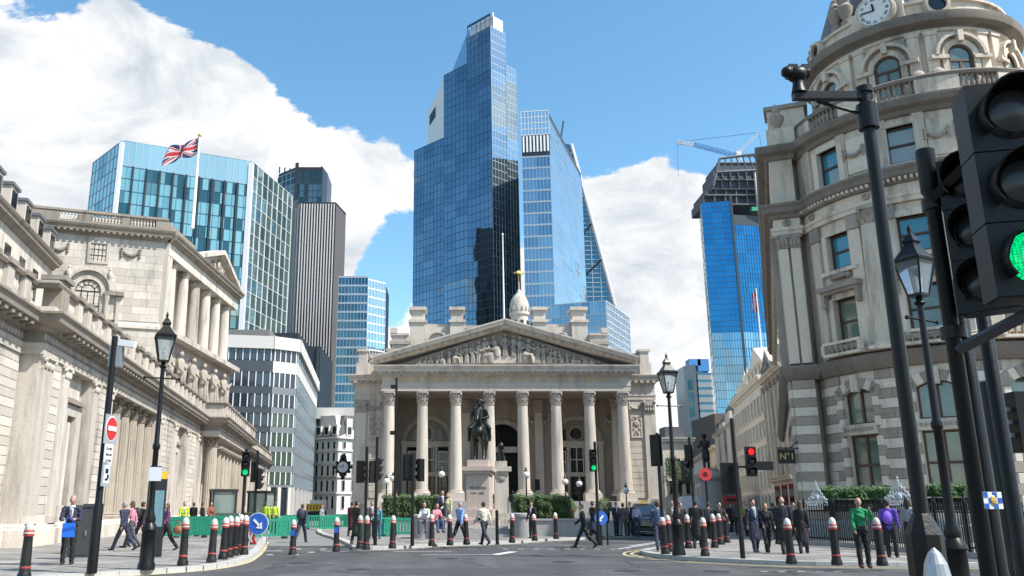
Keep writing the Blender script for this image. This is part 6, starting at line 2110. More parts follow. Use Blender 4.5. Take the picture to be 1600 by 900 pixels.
sd_, Wd = terrace('terrace_building', 'distant stone street building closing the view beneath the grey tower', -60, -.5, 13, S_ONE, ((4, 6.2), (7.2, 9.4)), 14, 1.3)
# left side of that street, past the portico building
ls = thing('street_corner_house', 'small stone house seen past the right end of the portico building', 'building', (at(1035, 700, 165).x, 165, 0))
MB().box(0, 5.5, 0, 14, 0, 14.5).build('wall', S_ONE, ls)
window_row(ls, .4, 5.2, 3, 4, 6.4, .8, -.03, GLASS, S_ONE); window_row(ls, .4, 5.2, 3, 8, 10.6, .8, -.03, GLASS, S_ONE)
MB().sweep([(0, 0), (5.5, 0), (5.5, 14)], CORN(13.4, 1, .8)).build('cornice', S_ONE, ls)
MB().box(.8, 4.5, .5, 5, 14.5, 16.6).build('roof', SLATE, ls)
# flags on the cream building
for x, y0, y1, fl2 in ((1190, 545, 452, True), (1203, 545, 468, False)):
    a, b = at(x, y0, 112), at(x - 6, y1, 112)
    t = thing('flagpole', 'slim white flagpole with small flag, in front of the blue wrapped tower' if fl2 else 'slim bare white flagpole right of the small flag', 'flagpole', a)
    MB().lathe([(.12, 0), (.08, b.z - a.z)], 6).build('pole', WHITE, t)
    MB().ball((0, 0, b.z - a.z), .15, 6, 5).build('finial', GOLD, t)
    if fl2:
        m = MB(); vs = []
        for i in range(9):
            for j in range(5): vs.append((-.1 - .55 * i / 8, .15 * math.sin(i * .9), b.z - a.z - .3 - 2.8 * j / 4 - .3 * i / 8))
        m.add(vs, [(i * 5 + j, i * 5 + j + 1, i * 5 + j + 6, i * 5 + j + 5) for i in range(8) for j in range(4)])
        me = m.mesh('small_flag', [FB, FW, FR_], True, 80)
        for p in me.polygons: p.material_index = (p.index * 7 + p.index // 4) % 3
        tag(link('small_flag', me, None, tuple(a)), 'small red, white and blue flag hanging limp on a slim pole', 'flag')
# ================================================================== street furniture
PAV = .12
ORD = ['first', 'second', 'third', 'fourth', 'fifth', 'sixth', 'seventh', 'eighth', 'ninth', 'tenth', 'eleventh']
BWHITE = mat('bollard_white', (.60, .57, .53), .6, col2=(.34, .31, .28), vscale=9, fine=.2, rnd=.2)
BRED = mat('bollard_red', (.44, .07, .055), .6, col2=(.25, .05, .04), vscale=9, fine=.2, rnd=.2)
BPOST = mat('scuffed_bollard_black', (.008, .008, .0085), .42, col2=(.035, .032, .03), var=.7, vscale=5, spec=.3, bump=.2, bscale=50, rnd=.3)
b_post = MB().lathe([(.19, 0), (.19, .1), (.165, .14), (.15, .2), (.125, .85), (.12, .95)], 14).mesh('post', BPOST, True)
b_red = MB().lathe([(.135, .94), (.142, .95), (.142, 1.07), (.135, 1.08)], 14).mesh('red_collar', BRED, True)
b_bnd = MB().lathe([(.153, .235), (.156, .24), (.155, .275), (.151, .28)], 14).mesh('red_band', BRED, True)
b_tb = MB().lathe([(.143, 1.0), (.144, 1.003), (.144, 1.028), (.143, 1.03)], 14).mesh('white_stripe', BWHITE, True)
b_cap = MB().lathe([(.125, 1.08), (.128, 1.1), (.12, 1.16), (.09, 1.22), (.04, 1.255), (.005, 1.265)], 14).mesh('white_cap', BWHITE, True)


def bollard(p, label, group, tilt=0):
    t = thing('bollard', label, 'bollard', p, random.uniform(0, 6), group); t.scale = (.76, .76, random.uniform(.93, 1.0))
    t.rotation_euler = (random.gauss(0, .016), random.gauss(0, .016), random.uniform(0, 6))
    for n, me in (('post', b_post), ('red_collar', b_red), ('red_band', b_bnd), ('white_stripe', b_tb), ('white_cap', b_cap)):
        link(n, me, t)
    return t


bollard(gr(37, 905, PAV), 'leftmost bollard, cut by the bottom edge of the left pavement', 'bollards on the bank pavement')
for i, (x, y) in enumerate([(285, 884), (330, 879), (348, 874), (357, 871), (366, 868), (374, 864), (381, 867)]):
    bollard(gr(x, y, PAV), f'{ORD[i]} bollard from the left in the tight kerb row left of the arrow sign', 'bollards on the bank pavement')
for i, (x, y) in enumerate([(457, 867), (525, 862)]):
    t = bollard(gr(x, y, 0), ('left' if i == 0 else 'right') + ' one of two bollards with blue plates in the side street mouth', 'bollards in the side street mouth')
    t.rotation_euler = (0, 0, 0)
    MB().box(-.1, .1, -.165, -.135, .68, .9).build('blue_plate', BLUE, t)
for i, (x, y) in enumerate([(562, 857), (572, 859), (613, 857), (674.5, 853), (703, 852), (729, 851), (800, 848), (835.5, 845), (869, 842)]):
    bollard(gr(x, y, PAV), f'{ORD[i]} bollard from the left along the forecourt kerb', 'bollards along the forecourt kerb')
for i, (x, y) in enumerate([(1040, 866), (1047, 862), (1076, 857), (1102, 869), (1117, 856), (1126, 851), (1136, 848), (1237, 881), (1308, 883), (1379, 884)]):
    bollard(gr(x, y, PAV), f'{ORD[i]} bollard from the left on the right hand pavement', 'bollards on the corner pavement')
t = thing('bollard', 'slim plain black bollard without cap behind the two coated walkers', 'bollard', gr(1216, 850, PAV), 0, 'plain posts')
MB().lathe([(.12, 0), (.12, .08), (.09, .12), (.085, .95), (.11, 1.0), (.11, 1.08), (.03, 1.15)], 12).build('post', IRON, t, True)
t = thing('bollard', 'thin plain black post at the kerb beside the cream jacket man', 'bollard', gr(777, 851, PAV), 0, 'plain posts')
MB().lathe([(.09, 0), (.07, .06), (.065, 1.35), (.02, 1.38)], 10).build('post', IRON, t, True)
t = thing('bollard', 'near bollard with pale grey ribbed dome cap below the camera mast', 'bollard', (at(1462, 880, 5.2).x, 5.2, 0), 0, 'plain posts')
MB().lathe([(.1, 0), (.085, .1), (.075, 1.1)], 16).build('post', IRON, t, True)
GREYM = mat('pale_grey_metal', (.42, .43, .44), .35, .5)
MB().lathe([(.075, 1.1), (.08, 1.14), (.076, 1.22), (.062, 1.3), (.034, 1.36), (.004, 1.39)], 18, mod=(1, .97)).build('ribbed_cap', GREYM, t)

# ---- traffic signals
def visor(r, d):
    m = MB(); vs = []; n = 16
    for k in range(n + 1):
        a = -PI * .22 + PI * 1.44 * k / n
        c, s = math.cos(a), math.sin(a)
        dd = d * (.45 + .55 * max(0, s) ** .6) if s > 0 else d * .45
        for rr in (r, r * .94):
            vs += [(rr * c, 0, rr * s), (rr * c, -dd, rr * s)]
    fs = []
    for k in range(n):
        o, p = 4 * k, 4 * (k + 1)
        fs += [(o, p, p + 1, o + 1), (o + 2, o + 3, p + 3, p + 2), (o + 1, p + 1, p + 3, o + 3)]
    m.add(vs, fs)
    return m.mesh('visor', PLASTIC, True, 50)


def signal_head(parent, loc, rz, size=.2, lit=None, board=False, tilt=0, deep=1.0):
    """three round lights one above the other; lit: None, 'red', 'green'"""
    pit = size * 1.42; k = ('vis', size, deep)
    if k not in _bm_cache:
        _bm_cache[k] = visor(size * .58, size * .8 * deep)
        w = size * .72; H = pit * 1.5
        m = MB()
        for j in (-1, 0, 1):
            m.box(-w, w, 0, size * .75, j * pit - pit * .49, j * pit + pit * .49)
        m.box(-w * .9, w * .9, size * .05, size * .8, -H, H)
        _bm_cache[('hous', size, deep)] = m.mesh('housing', PLASTIC)
        a, b, zc = w * 2.0, w * 1.0, H * 1.18
        _bm_cache[('bord', size, deep)] = MB().box(-w * 1.55, w * 1.55, size * .3, size * .36, -zc, zc).mesh('backing_board', PLASTIC)
        for nm, mt in (('off', LENS), ('green', GRN), ('red', REDL)):
            _bm_cache[('lens', size, nm)] = MB().lathe([(size * .5, 0), (size * .42, .03 * size / .2), (size * .2, .05 * size / .2), (.001, .055 * size / .2)], 20).xf(Matrix.Rotation(PI / 2, 4, 'X')).mesh('lens', mt, True)
    h = link('signal_head', None, parent, loc)
    h.rotation_euler = (0, tilt, rz)
    link('housing', _bm_cache[('hous', size, deep)], h)
    if board: link('backing_board', _bm_cache[('bord', size, deep)], h)
    for j, nm in ((1, 'red'), (0, 'amber'), (-1, 'green')):
        link('visor', _bm_cache[k], h, (0, 0, j * pit))
        link('lens', _bm_cache[('lens', size, nm if lit == nm else 'off')], h, (0, -.004, j * pit))
    return h


def pole(parent, r, z1, z0=0.0, name='pole', mt=None, n=12):
    return MB().lathe([(r * 1.25, z0), (r * 1.25, z0 + .9), (r, z0 + .96), (r, z1), (r * .6, z1 + .03)], n).build(name, mt or IRON, parent, True)


def signal(x, y, heads, top, label, z=PAV, Y=None, r=.06, group='traffic signals'):
    p = gr(x, y, z) if Y is None else Vector((at(x, y, Y).x, Y, z))
    t = thing('traffic_signal', label, 'traffic light', p, 0, group)
    pole(t, r, top)
    for (dx, dy, dz, rz, lit, board) in heads:
        signal_head(t, (dx, dy, dz), rz, .21, lit, board)
    return t


signal(376, 858, [(.05, -.2, 3.05, .15, 'green', False)], 3.6, 'green lit traffic signal standing behind the tight row of left bollards')
signal(395, 848, [(-.1, .15, 3.0, 1.5, None, False), (.2, .05, 2.7, 1.9, None, False)], 3.9, 'traffic signal seen side on, above the round blue arrow sign')
signal(570, 852, [(-.22, .1, 2.9, 2.6, None, False), (.22, .1, 2.9, 3.6, None, False)], 3.9, 'traffic signal with two heads turned away, left of the tall thin mast')
signal(586, 852, [(.12, .1, 3.0, 1.7, None, False)], 4.3, 'tall plain signal post directly left of the tall thin camera mast')
signal(644, 853, [(-.2, .2, 3.05, PI, None, True), (.25, .15, 2.95, PI + .9, None, False)], 3.6, 'traffic signal turned away with a wide backing board, left of the statue')
signal(936, 852, [(-.12, -.22, 3.35, .05, 'green', False)], 4.1, 'green lit traffic signal in front of the right portico columns')
signal(1038, 866, [(0, .1, 3.35, 2.3, None, True)], 3.9, 'traffic signal with dark board turned away, beside the right hand street lamp')
signal(1088, 846, [(0, .1, 3.75, 2.2, None, True), (-.3, 0, 3.1, 1.4, None, False)], 4.6, 'traffic signal with dark board turned away, beside the red disc sign')
tr = signal(1161, 873, [(.48, -.1, 2.85, .0, 'red', False)], 4.15, 'red lit traffic signal in front of the cream terrace')
MB().bx((.86, 0, 2.72), (.55, .18, .26)).build('control_box', PLASTIC, tr)
MB().bx((-.1, .3, 2.35), (.55, .06, .95)).build('backing_board', PLASTIC, tr)
MB().box(.05, .6, -.03, .03, 2.66, 2.72).build('arm', IRON, tr)

# ---- lamp standards
GLS = mat('lantern_glass', (.55, .6, .62), .08, trans=.75, ior=1.2)


def lantern(parent, z, s=1.0, mt=IRON):
    """four-sided tapering street lantern with crown and finial"""
    n = 4; a0 = PI / 4
    m = MB()
    lo, hi, h = .17 * s, .33 * s, .62 * s
    for k in range(4):
        a = a0 + k * PI / 2; c = Vector((math.cos(a), math.sin(a), 0))
        m.tube([c * lo * 1.414 * .72 + Vector((0, 0, z)), c * hi * 1.414 * .72 + Vector((0, 0, z + h))], .018 * s, 5)
    m.lathe([(lo * 1.1, z - .03), (lo * 1.1, z + .02)], 4, a0=a0).lathe([(hi * 1.12, z + h), (hi * 1.16, z + h + .04), (hi * .9, z + h + .1), (hi * .45, z + h + .28 * s), (hi * .38, z + h + .34 * s), (hi * .5, z + h + .38 * s), (hi * .3, z + h + .48 * s), (.03 * s, z + h + .55 * s), (.05 * s, z + h + .62 * s), (.004, z + h + .72 * s)], 4, a0=a0)
    l = m.build('lantern_frame', mt, parent)
    MB().lathe([(lo * .96, z + .02), (hi * .96, z + h)], 4, a0=a0).build('lantern_glass', GLS, l)
    MB().lathe([(.03, z), (.05, z + .1), (.05, z + .32), (.02, z + .36)], 8).build('burner', WHITE, l)


def street_lamp(p, H, label, rz=0.0):
    t = thing('street_lamp', label, 'street lamp', p, rz, 'tall street lamps')
    z = H - 1.35
    MB().lathe([(.21, 0), (.21, .12), (.18, .18), (.17, .9), (.2, .95), (.18, 1.02), (.12, 1.12), (.14, 1.2), (.09, 1.35), (.075, 1.5), (.07, 2.9), (.095, 2.95), (.095, 3.02), (.065, 3.1), (.052, z - .2), (.1, z - .15), (.06, z - .1), (.05, z)], 14).build('post', IRON, t, True)
    MB().tube([(-.42, 0, z - .45), (.42, 0, z - .45)], .022, 6).ball((-.43, 0, z - .45), .04, 6, 5).ball((.43, 0, z - .45), .04, 6, 5).build('ladder_bar', IRON, t)
    lantern(t, z, 1.0)
    return t


street_lamp(gr(228, 890, PAV), 6.55, 'tall black lantern street lamp at left, before the bank wall', .4)
street_lamp(gr(1061, 868, PAV), 6.55, 'tall black lantern street lamp right of the portico building', .2)
street_lamp((8.45, 14.8, 0), 6.65, 'tall black lantern street lamp close by the near traffic signal', .5)
GLOBE = mat('opal_globe', (.72, .70, .64), .25, coat=.3)


def globe_lamp(x, y, Y, label):
    p = at(x, y, Y)
    t = thing('globe_lamp', label, 'street lamp', (p.x, Y, PAV), 0, 'globe lamps before the portico')
    H = p.z - .12
    MB().lathe([(.2, 0), (.2, .3), (.12, .4), (.09, .6), (.06, H * .6), (.05, H - .3), (.12, H - .25), (.08, H - .2)], 10).build('post', IRON, t, True)
    MB().ball((0, 0, H), .27, 12, 9).build('globe', GLOBE, t, True)
    MB().lathe([(.12, H + .24), (.15, H + .3), (.06, H + .42), (.07, H + .5), (.005, H + .62)], 8).build('crown', IRON, t)


for x, y, Y, l in ((604, 752, 74, 'globe lamp left of a close pair, beside the leftmost portico column'), (614, 748, 76, 'globe lamp right of a close pair, beside the tall thin mast'), (690, 741, 70, 'globe lamp left of the horseman pedestal'),
                   (822, 742, 66, 'globe lamp rising above the left end of the clipped hedge'), (883, 753, 70, 'globe lamp rising above the right end of the clipped hedge'), (905, 756, 74, 'globe lamp just left of the green signal by the portico'),
                   (978, 766, 76, 'globe lamp in front of the rightmost portico column')):
    globe_lamp(x, y, Y, l)

# ---- masts
p = gr(617, 822, PAV)
t = thing('camera_mast', 'very tall thin black camera mast in front of the leftmost portico column', 'mast', (at(618, 700, 46).x, 46, PAV))
zt = at(617, 590, 46).z
MB().lathe([(.12, 0), (.1, 1.2), (.075, 1.3), (.06, zt - PAV)], 10).build('mast', IRON, t, True)
for z in (at(617, 608, 46).z, at(617, 680, 46).z):
    MB().bx((-.15, -.05, z), (.3, .22, .2)).build('camera', PLASTIC, t)
t = thing('sign_post', 'black post with no entry sign and two plates below a white camera', 'sign post', gr(143, 896, PAV), 1.5)
zt = at(184, 545, 22.5).z
MB().lathe([(.12, 0), (.12, 1.5), (.085, 1.6), (.075, zt - PAV)], 14).build('post', IRON, t, True)
GREYS = mat('grey_sign_back', (.30, .33, .35), .5)
z1, z2, z3 = at(171, 680, 22.5).z - PAV, at(167, 716, 22.5).z - PAV, at(163, 745, 22.5).z - PAV
pl_ = MB().bx((.02, -.12, z1), (.66, .02, .7)).build('sign_backing', GREYS, t)
s = MB().lathe([(.27, 0), (.27, .012)], 32).xf(Matrix.Rotation(PI / 2, 4, 'X')).build('no_entry_disc', RED, t, loc=(.02, -.135, z1 + .02))
MB().lathe([(.30, 0), (.30, .006)], 32).xf(Matrix.Rotation(PI / 2, 4, 'X')).build('disc_rim', WHITE, s, loc=(0, .006, 0))
MB().bx((0, -.02, 0), (.42, .01, .11)).build('white_bar', WHITE, s)
BLK = mat('sign_black', (.015, .015, .016), .5)
q = MB().bx((0, -.12, z2), (.42, .02, .5)).build('text_plate', WHITE, t)
for k, tx in enumerate(('Except', 'buses and', 'cycles')):
    letters(tx, .12, .002, BLK, q, (0, -.135, z2 + .14 - k * .14), name='lettering', wide=.3)
q = MB().bx((0, -.12, z3), (.46, .02, .56)).build('camera_plate', GREYS, t)
MB().bx((0, -.133, z3), (.27, .006, .42)).build('white_panel', WHITE, q)
MB().bx((-.02, -.14, z3 + .08), (.16, .006, .11)).bx((.05, -.139, z3 - .05), (.1, .006, .1)).bx((-.02, -.14, z3 - .12), (.15, .006, .05)).build('camera_symbol', BLK, q)
cm = MB().bx((.1, -.25, zt - .28), (.16, .5, .16), Matrix.Rotation(R(8), 4, 'X')).build('camera_housing', WHITE, t)
MB().bx((.08, -.04, zt - .62), (.2, .3, .5)).build('camera_junction', STEEL, t)

# ---- near mast with swivel camera
def W(x, y, Y): return at(x, y, Y)
Yn = 6.0
base = Vector((W(1452, 900, Yn).x, Yn, 0)); topz = W(1342, 142, Yn).z
t = thing('camera_mast', 'near black mast on flared base carrying a camera on a side arm', 'mast', base)
MB().lathe([(.05, 1.4), (.044, topz - .25), (.044, topz)], 16).build('mast', IRON, t, True)
zb = W(1440, 835, Yn).z
MB().lathe([(.12, 0), (.12, zb - .02), (.12, zb), (.06, zb + .13), (.05, zb + .14)], 8, a0=PI / 8).build('flared_base', IRON, t)
arm_e = W(1240, 158, Yn); d = arm_e.x - base.x
MB().box(d, .05, -.03, .03, topz - .075, topz - .015).build('arm', IRON, t)
MB().tube([(-.03, 0, topz - .2), (d * .68, 0, topz - .09)], .012, 6).build('stay', IRON, t)
MB().lathe([(.075, topz - .32), (.075, topz - .12)], 12).lathe([(.06, topz - .02), (.06, topz + .03)], 12).build('collar', IRON, t, True)
cz = topz - .02
MB().lathe([(.06, cz), (.045, cz + .06), (.04, cz + .1)], 10, (d + .05, 0, 0)).build('camera_mount', PLASTIC, t, True)
MB().ball((d + .05, 0, cz + .16), (.085, .07, .065), 12, 8).ball((d - .04, -.03, cz + .165), (.045, .05, .045), 10, 7).tube([(d - .03, 0, cz + .17), (d + .13, 0, cz + .17)], .05, 10).build('swivel_camera', PLASTIC, t, True)
MB().bx((d + .1, 0, cz + .2), (.05, .1, .05)).bx((d + .02, 0, cz + .225), (.07, .05, .03)).build('wiper_motor', PLASTIC, t)

# ---- the near signal cluster at right
ng = thing('traffic_signal', 'huge near traffic signal with lit green light cut by the right edge', 'traffic light', (2.2, 3.7, 0), 0, 'traffic signals')
O = Vector((2.2, 3.7, 0))
def near_post(x0, y0, x1, y1, Y, r0, r1, name='post', yb=None):
    a = W(x0, y0, Y); ztop = a.z
    return MB().lathe([(r1, 0), (r1, max(.1, W(x1, y1, Y).z)), (r0, max(.1, W(x1, y1, Y).z) + .02), (r0, ztop), (r0 * .9, ztop + .006)], 20).build(name, IRON, ng, True, loc=(a.x - O.x, Y - O.y, 0))


near_post(1445, 236, 1460, 306, 4.2, .048, .036, 'post_sleeve')
near_post(1492, 440, 1580, 900, 4.35, .038, .042, 'rear_post')
near_post(1532, 470, 1600, 860, 4.6, .036, .042, 'side_post')
h = signal_head(ng, (W(1598, 288, 3.5) - O), R(-14), .235, 'green', False, deep=.85)
h2 = signal_head(ng, (W(1527, 360, 4.0) - O), R(-44), .19, None, False)
def bar(a, b, w, name='bracket', mt=IRON):
    a, b = a - O, b - O
    d = b - a; m = MB(); m.tube([a, b], w, 4); return m.build(name, mt, ng)
bar(W(1530, 236, 3.75), W(1458, 308, 4.15), .03); bar(W(1500, 545, 4.1), W(1610, 488, 3.6), .03, 'bracket', mat('dark_grey_metal', (.08, .085, .09), .4, .5))
for y in (320, 520): MB().lathe([(.06, -.03), (.06, .03)], 12).build('clamp', IRON, ng, True, loc=tuple(W(1460 if y == 320 else 1490, y, 4.2) - O))
pc = W(1541, 782, 4.05)
st = MB().bx((0, 0, 0), (.13, .004, .105)).build('sticker', WHITE, ng, loc=tuple(pc - O + Vector((0, -.05, 0))), rz=R(8)); st.scale = (.72,) * 3
m = MB()
for i in range(4):
    for j in (0, 1, 2):
        if (i + j) % 2 == 0: m.bx((-.049 + i * .0325, -.0035, -.035 + j * .035), (.03, .003, .033))
m.build('blue_check', BLUE, st)
MB().ball((0, -.006, .0), (.022, .006, .03), 10, 6).build('yellow_crest', GOLD, st)
t = thing('signal_back', 'dark back of a traffic signal on a slim post at the right edge', 'traffic light', (W(1590, 900, 5.2).x, 5.2, 0), 0, 'traffic signals')
zt = W(1550, 597, 5.2).z
MB().lathe([(.06, 0), (.06, .9), (.042, 1.0), (.042, zt)], 14).build('post', IRON, t, True)
MB().bx((.24, .0, W(1590, 660, 5.2).z), (.26, .14, .36)).build('housing', PLASTIC, t)
for k in range(3): MB().bx((.06, 0, W(1590, 640 + k * 20, 5.2).z), (.12, .03, .025)).build('bracket', STEEL, t)

# ---- signs at road level
t = thing('arrow_sign', 'round blue sign with white arrow on a low stand', 'sign', gr(401, 856, 0), -.1)
MB().lathe([(.42, 0), (.42, .03)], 32).xf(Matrix.Rotation(PI / 2, 4, 'X')).build('blue_disc', BLUE, t, loc=(0, 0, .95))
MB().lathe([(.445, 0), (.445, .02)], 32).xf(Matrix.Rotation(PI / 2, 4, 'X')).build('white_rim', WHITE, t, loc=(0, .006, .95))
m = MB(); M_ = Matrix.Rotation(R(45), 4, 'Y')
m.bx((0, -.045, 0), (.42, .01, .09)).wall([(.1, .17), (.1, -.17), (.31, 0)], -.05, -.04)
m.xf(Matrix.Translation((-.02, 0, .97)) @ M_); m.build('white_arrow', WHITE, t)
MB().tube([(-.3, .02, .9), (-.35, .3, 0)], .02, 6).tube([(.3, .02, .9), (.35, .3, 0)], .02, 6).tube([(-.2, .0, .6), (-.3, -.3, 0)], .02, 6).tube([(.2, 0, .6), (.3, -.3, 0)], .02, 6).build('stand', STEEL, t)
t = thing('warning_sign', 'red and white triangular roadworks sign leaning beside the arrow sign', 'sign', gr(386, 855, 0), -.3)
m = MB().wall([(-.45, .1), (.45, .1), (0, .88)], 0, .03); m.build('red_triangle', RED, t)
m = MB().wall([(-.26, .2), (.26, .2), (0, .66)], -.01, .0); m.build('white_panel', WHITE, t)
MB().wall([(-.1, .24), (.12, .24), (.05, .34), (.02, .5), (-.05, .48), (-.04, .34)], -.02, -.01).build('digging_symbol', BLK, t)
MB().tube([(0, .03, .7), (0, .5, 0)], .02, 6).build('prop', STEEL, t)
t = thing('keep_left_sign', 'round blue sign with white arrow at the foot of the middle green signal', 'sign', gr(939, 852, 0), .2)
MB().lathe([(.30, 0), (.30, .03)], 28).xf(Matrix.Rotation(PI / 2, 4, 'X')).build('blue_disc', BLUE, t, loc=(0, -.12, 1.15))
m = MB().bx((0, -.16, 0), (.3, .01, .07)).wall([(-.06, .12), (-.06, -.12), (-.22, 0)], -.165, -.155)
m.xf(Matrix.Translation((0, 0, 1.15)) @ Matrix.Rotation(R(-45), 4, 'Y')); m.build('white_arrow', WHITE, t)
MB().lathe([(.07, 0), (.06, 1.5)], 10).build('post', IRON, t)
MB().tube([(.32, 0, 0), (.32, 0, 1.55)], .04, 8).build('side_post', IRON, t)
t = thing('disc_sign', 'red disc sign on a post below the bronze standing figure', 'sign', (at(1102, 741, 42).x, 42, PAV), -.2)
zc = at(1102, 741, 42).z - PAV
MB().lathe([(.30, 0), (.30, .03)], 28).xf(Matrix.Rotation(PI / 2, 4, 'X')).build('red_disc', mat('red_sign_face', (.70, .05, .05), .45), t, loc=(0, -.07, zc))
MB().lathe([(.16, 0), (.10, .012), (.10, .0)], 20).xf(Matrix.Rotation(PI / 2, 4, 'X')).build('inner_ring', mat('dull_red', (.4, .05, .05), .5), t, loc=(0, -.1, zc))
MB().lathe([(.06, 0), (.05, zc + .2)], 10).build('post', IRON, t)

# ---- map pillar, cabinets, litter
t = thing('map_pillar', 'slim dark map pillar with yellow top behind the left lamp post', 'sign', (at(243, 800, 27.5).x, 27.5, PAV), .25)
MB().box(-.28, .28, -.08, .08, 0, 2.35).build('pillar', BLK, t)
MB().box(-.28, .28, -.085, .085, 2.36, 2.58).build('yellow_top', mat('yellow_sign', (.72, .42, .03), .5), t)
MB().box(-.23, .23, -.09, -.08, .9, 2.0).build('map_panel', mat('teal_map', (.10, .22, .26), .4, col2=(.25, .33, .33), vscale=5), t)
t = thing('paper_notice', 'white paper notice fixed to the left lamp post', 'notice', gr(228, 890, PAV) + Vector((.1, -.2, 2.3)), .1)
MB().bx((0, 0, 0), (.3, .015, .34)).build('sheet', mat('paper', (.62, .64, .70), .8), t)
MB().bx((0, .015, .18), (.28, .02, .03)).build('cable_tie', BLK, t)
CAB = mat('dark_grey_cabinet', (.055, .055, .055), .55, col2=(.04, .04, .04), vscale=3, bump=.1)
for x, y, w, hh, l in ((123, 874, .62, 1.5, 'tall dark grey street cabinet the suited man leans against'), (139, 866, .5, 1.55, 'tall dark grey street cabinet behind the no entry post')):
    t = thing('street_cabinet', l, 'cabinet', gr(x, y, PAV), .12, 'street cabinets')
    MB().box(-w / 2, w / 2, -.2, .2, .06, hh).build('body', CAB, t)
    MB().box(-w / 2 - .03, w / 2 + .03, -.23, .23, hh, hh + .05).build('lid', CAB, t)
    MB().box(-w / 2 + .05, w / 2 - .05, -.215, -.2, .14, hh - .08).build('door', CAB, t)
    MB().bx((w * .3, -.225, hh * .5), (.03, .03, .14)).build('handle', STEEL, t)
    MB().box(-w / 2 - .02, w / 2 + .02, -.22, .22, 0, .06).build('plinth', GRANITE, t)

# ---- green site barriers
GB = mat('green_plastic', (.015, .24, .15), .5, col2=(.012, .18, .11), vscale=4)


def barrier(x, y, rz, label, z=0):
    t = thing('site_barrier', label, 'barrier', gr(x, y, z), rz, 'green roadworks barriers')
    MB().box(-1.0, 1.0, -.03, .03, .88, 1.02).box(-1.0, 1.0, -.03, .03, .12, .24).box(-1.0, -.9, -.03, .03, .24, .88).box(.9, 1.0, -.03, .03, .24, .88).build('frame', GB, t)
    sl = MB().box(-.055, .055, -.02, .02, .24, .88).mesh('slat', GB) if 'slat' not in _bm_cache else _bm_cache['slat']
    _bm_cache['slat'] = sl
    for k in range(10): link('slat', sl, t, (-.8 + k * .178, 0, 0))
    fe = _bm_cache.get('bfoot') or MB().box(-.08, .08, -.3, .3, 0, .12).mesh('foot', BLK)
    _bm_cache['bfoot'] = fe
    for s in (-.7, .7): link('foot', fe, t, (s, 0, 0))


for i, (x, y, rz, z) in enumerate([(266, 842, .0, PAV), (297, 840, .05, PAV), (328, 838, .05, PAV), (356, 836, .15, PAV)]):
    barrier(x, y, rz, f'{ORD[i]} green barrier from the left before the bank columns', z)
for i, (x, y, rz) in enumerate([(424, 842, .5), (446, 836, 1.15), (452, 830, 1.2), (462, 826, .1)]):
    barrier(x, y, rz, f'{ORD[i]} nearest green barrier along the side street works, right of the arrow sign')
for i, (x, y, rz) in enumerate([(496, 827, .2), (515, 829, .9), (535, 826, .1), (558, 826, .0)]):
    barrier(x, y, rz, f'{ORD[i]} green barrier from the left, across the far side street')
for i, (x, y, rz) in enumerate([(590, 842, .3), (604, 836, 1.0), (640, 838, .1)]):
    barrier(x, y, rz, f'{ORD[i]} green barrier from the left on the forecourt by the hedge')

# ---- small excavators
def digger(x, y, rz, col, label):
    t = thing('mini_excavator', label, 'excavator', gr(x, y, PAV), rz, 'mini excavators')
    bm = mat('machine_' + label.split()[0], col, .5)
    for s in (-1, 1):
        tr_ = MB().box(-.95, .95, s * .62 - .17, s * .62 + .17, .08, .42).lathe([(.2, -.17), (.2, .17)], 12).build('track', BLK, t)
        MB().lathe([(.2, -.17), (.2, .17)], 12).xf(Matrix.Translation((.95, s * .62, .25)) @ Matrix.Rotation(PI / 2, 4, 'X')).build('wheel', BLK, tr_)
    MB().box(-1.0, .7, -.75, .75, .5, 1.15).build('body', bm, t)
    c = MB()
    for a, b in ((-.35, -.65), (.65, -.65), (-.35, .65), (.65, .65)): c.box(a - .05, a + .05, b - .05, b + .05, 1.15, 2.35)
    c.box(-.45, .75, -.75, .75, 2.35, 2.5)
    cb = c.build('cab_frame', BLK, t)
    MB().box(-.33, .63, -.64, .64, 1.16, 2.34).build('cab_glass', mat('cab_glass', (.35, .45, .42), .08, trans=.6, ior=1.2), cb)
    MB().tube([(.7, .2, 1.0), (1.5, .25, 2.4), (2.3, .25, 2.0)], [.14, .12, .1], 6).build('boom', bm, t)
    MB().tube([(2.3, .25, 2.05), (2.1, .25, .9)], [.1, .08], 6).build('dipper', bm, t)
    MB().box(1.85, 2.3, .0, .5, .55, .95).build('bucket', BLK, t)


digger(346, 834, 2.0, (.05, .08, .07), 'dark mini excavator behind the green barriers by the bank columns')
digger(404, 830, 1.2, (.10, .14, .12), 'grey mini excavator behind the round blue arrow sign')
# ---- works truck with yellow chevron board
t = thing('works_truck', 'works truck with a yellow chevron board parked up the side street', 'truck', (at(490, 815, 110).x, 110, 0), .05)
MB().box(-1.1, 1.1, 0, 4.5, .5, 1.1).build('bed', BLK, t)
bo = MB().box(-1.0, 1.0, -.1, 0, 1.15, 2.0).build('chevron_board', mat('yellow_board', (.75, .50, .04), .5), t)
for k in range(5):
    for s in (-1, 1):
        MB().bx((-.8 + k * .4, -.12, 1.57 + s * .17), (.1, .02, .4), Matrix.Rotation(s * R(35), 4, 'Y')).build('chevron', BLK, bo)
MB().box(-1.05, 1.05, 4.6, 6.2, .5, 2.5).build('cab', WHITE, t)
for sx in (-1, 1):
    for yy in (.8, 5.4): MB().lathe([(.4, -.12), (.4, .12)], 14).xf(Matrix.Rotation(PI / 2, 4, 'Y')).build('wheel', BLK, t, loc=(sx * .95, yy, .4))
    MB().box(sx * .9 - .1, sx * .9 + .1, -.06, 0, .75, .9).build('tail_light', RED, t)

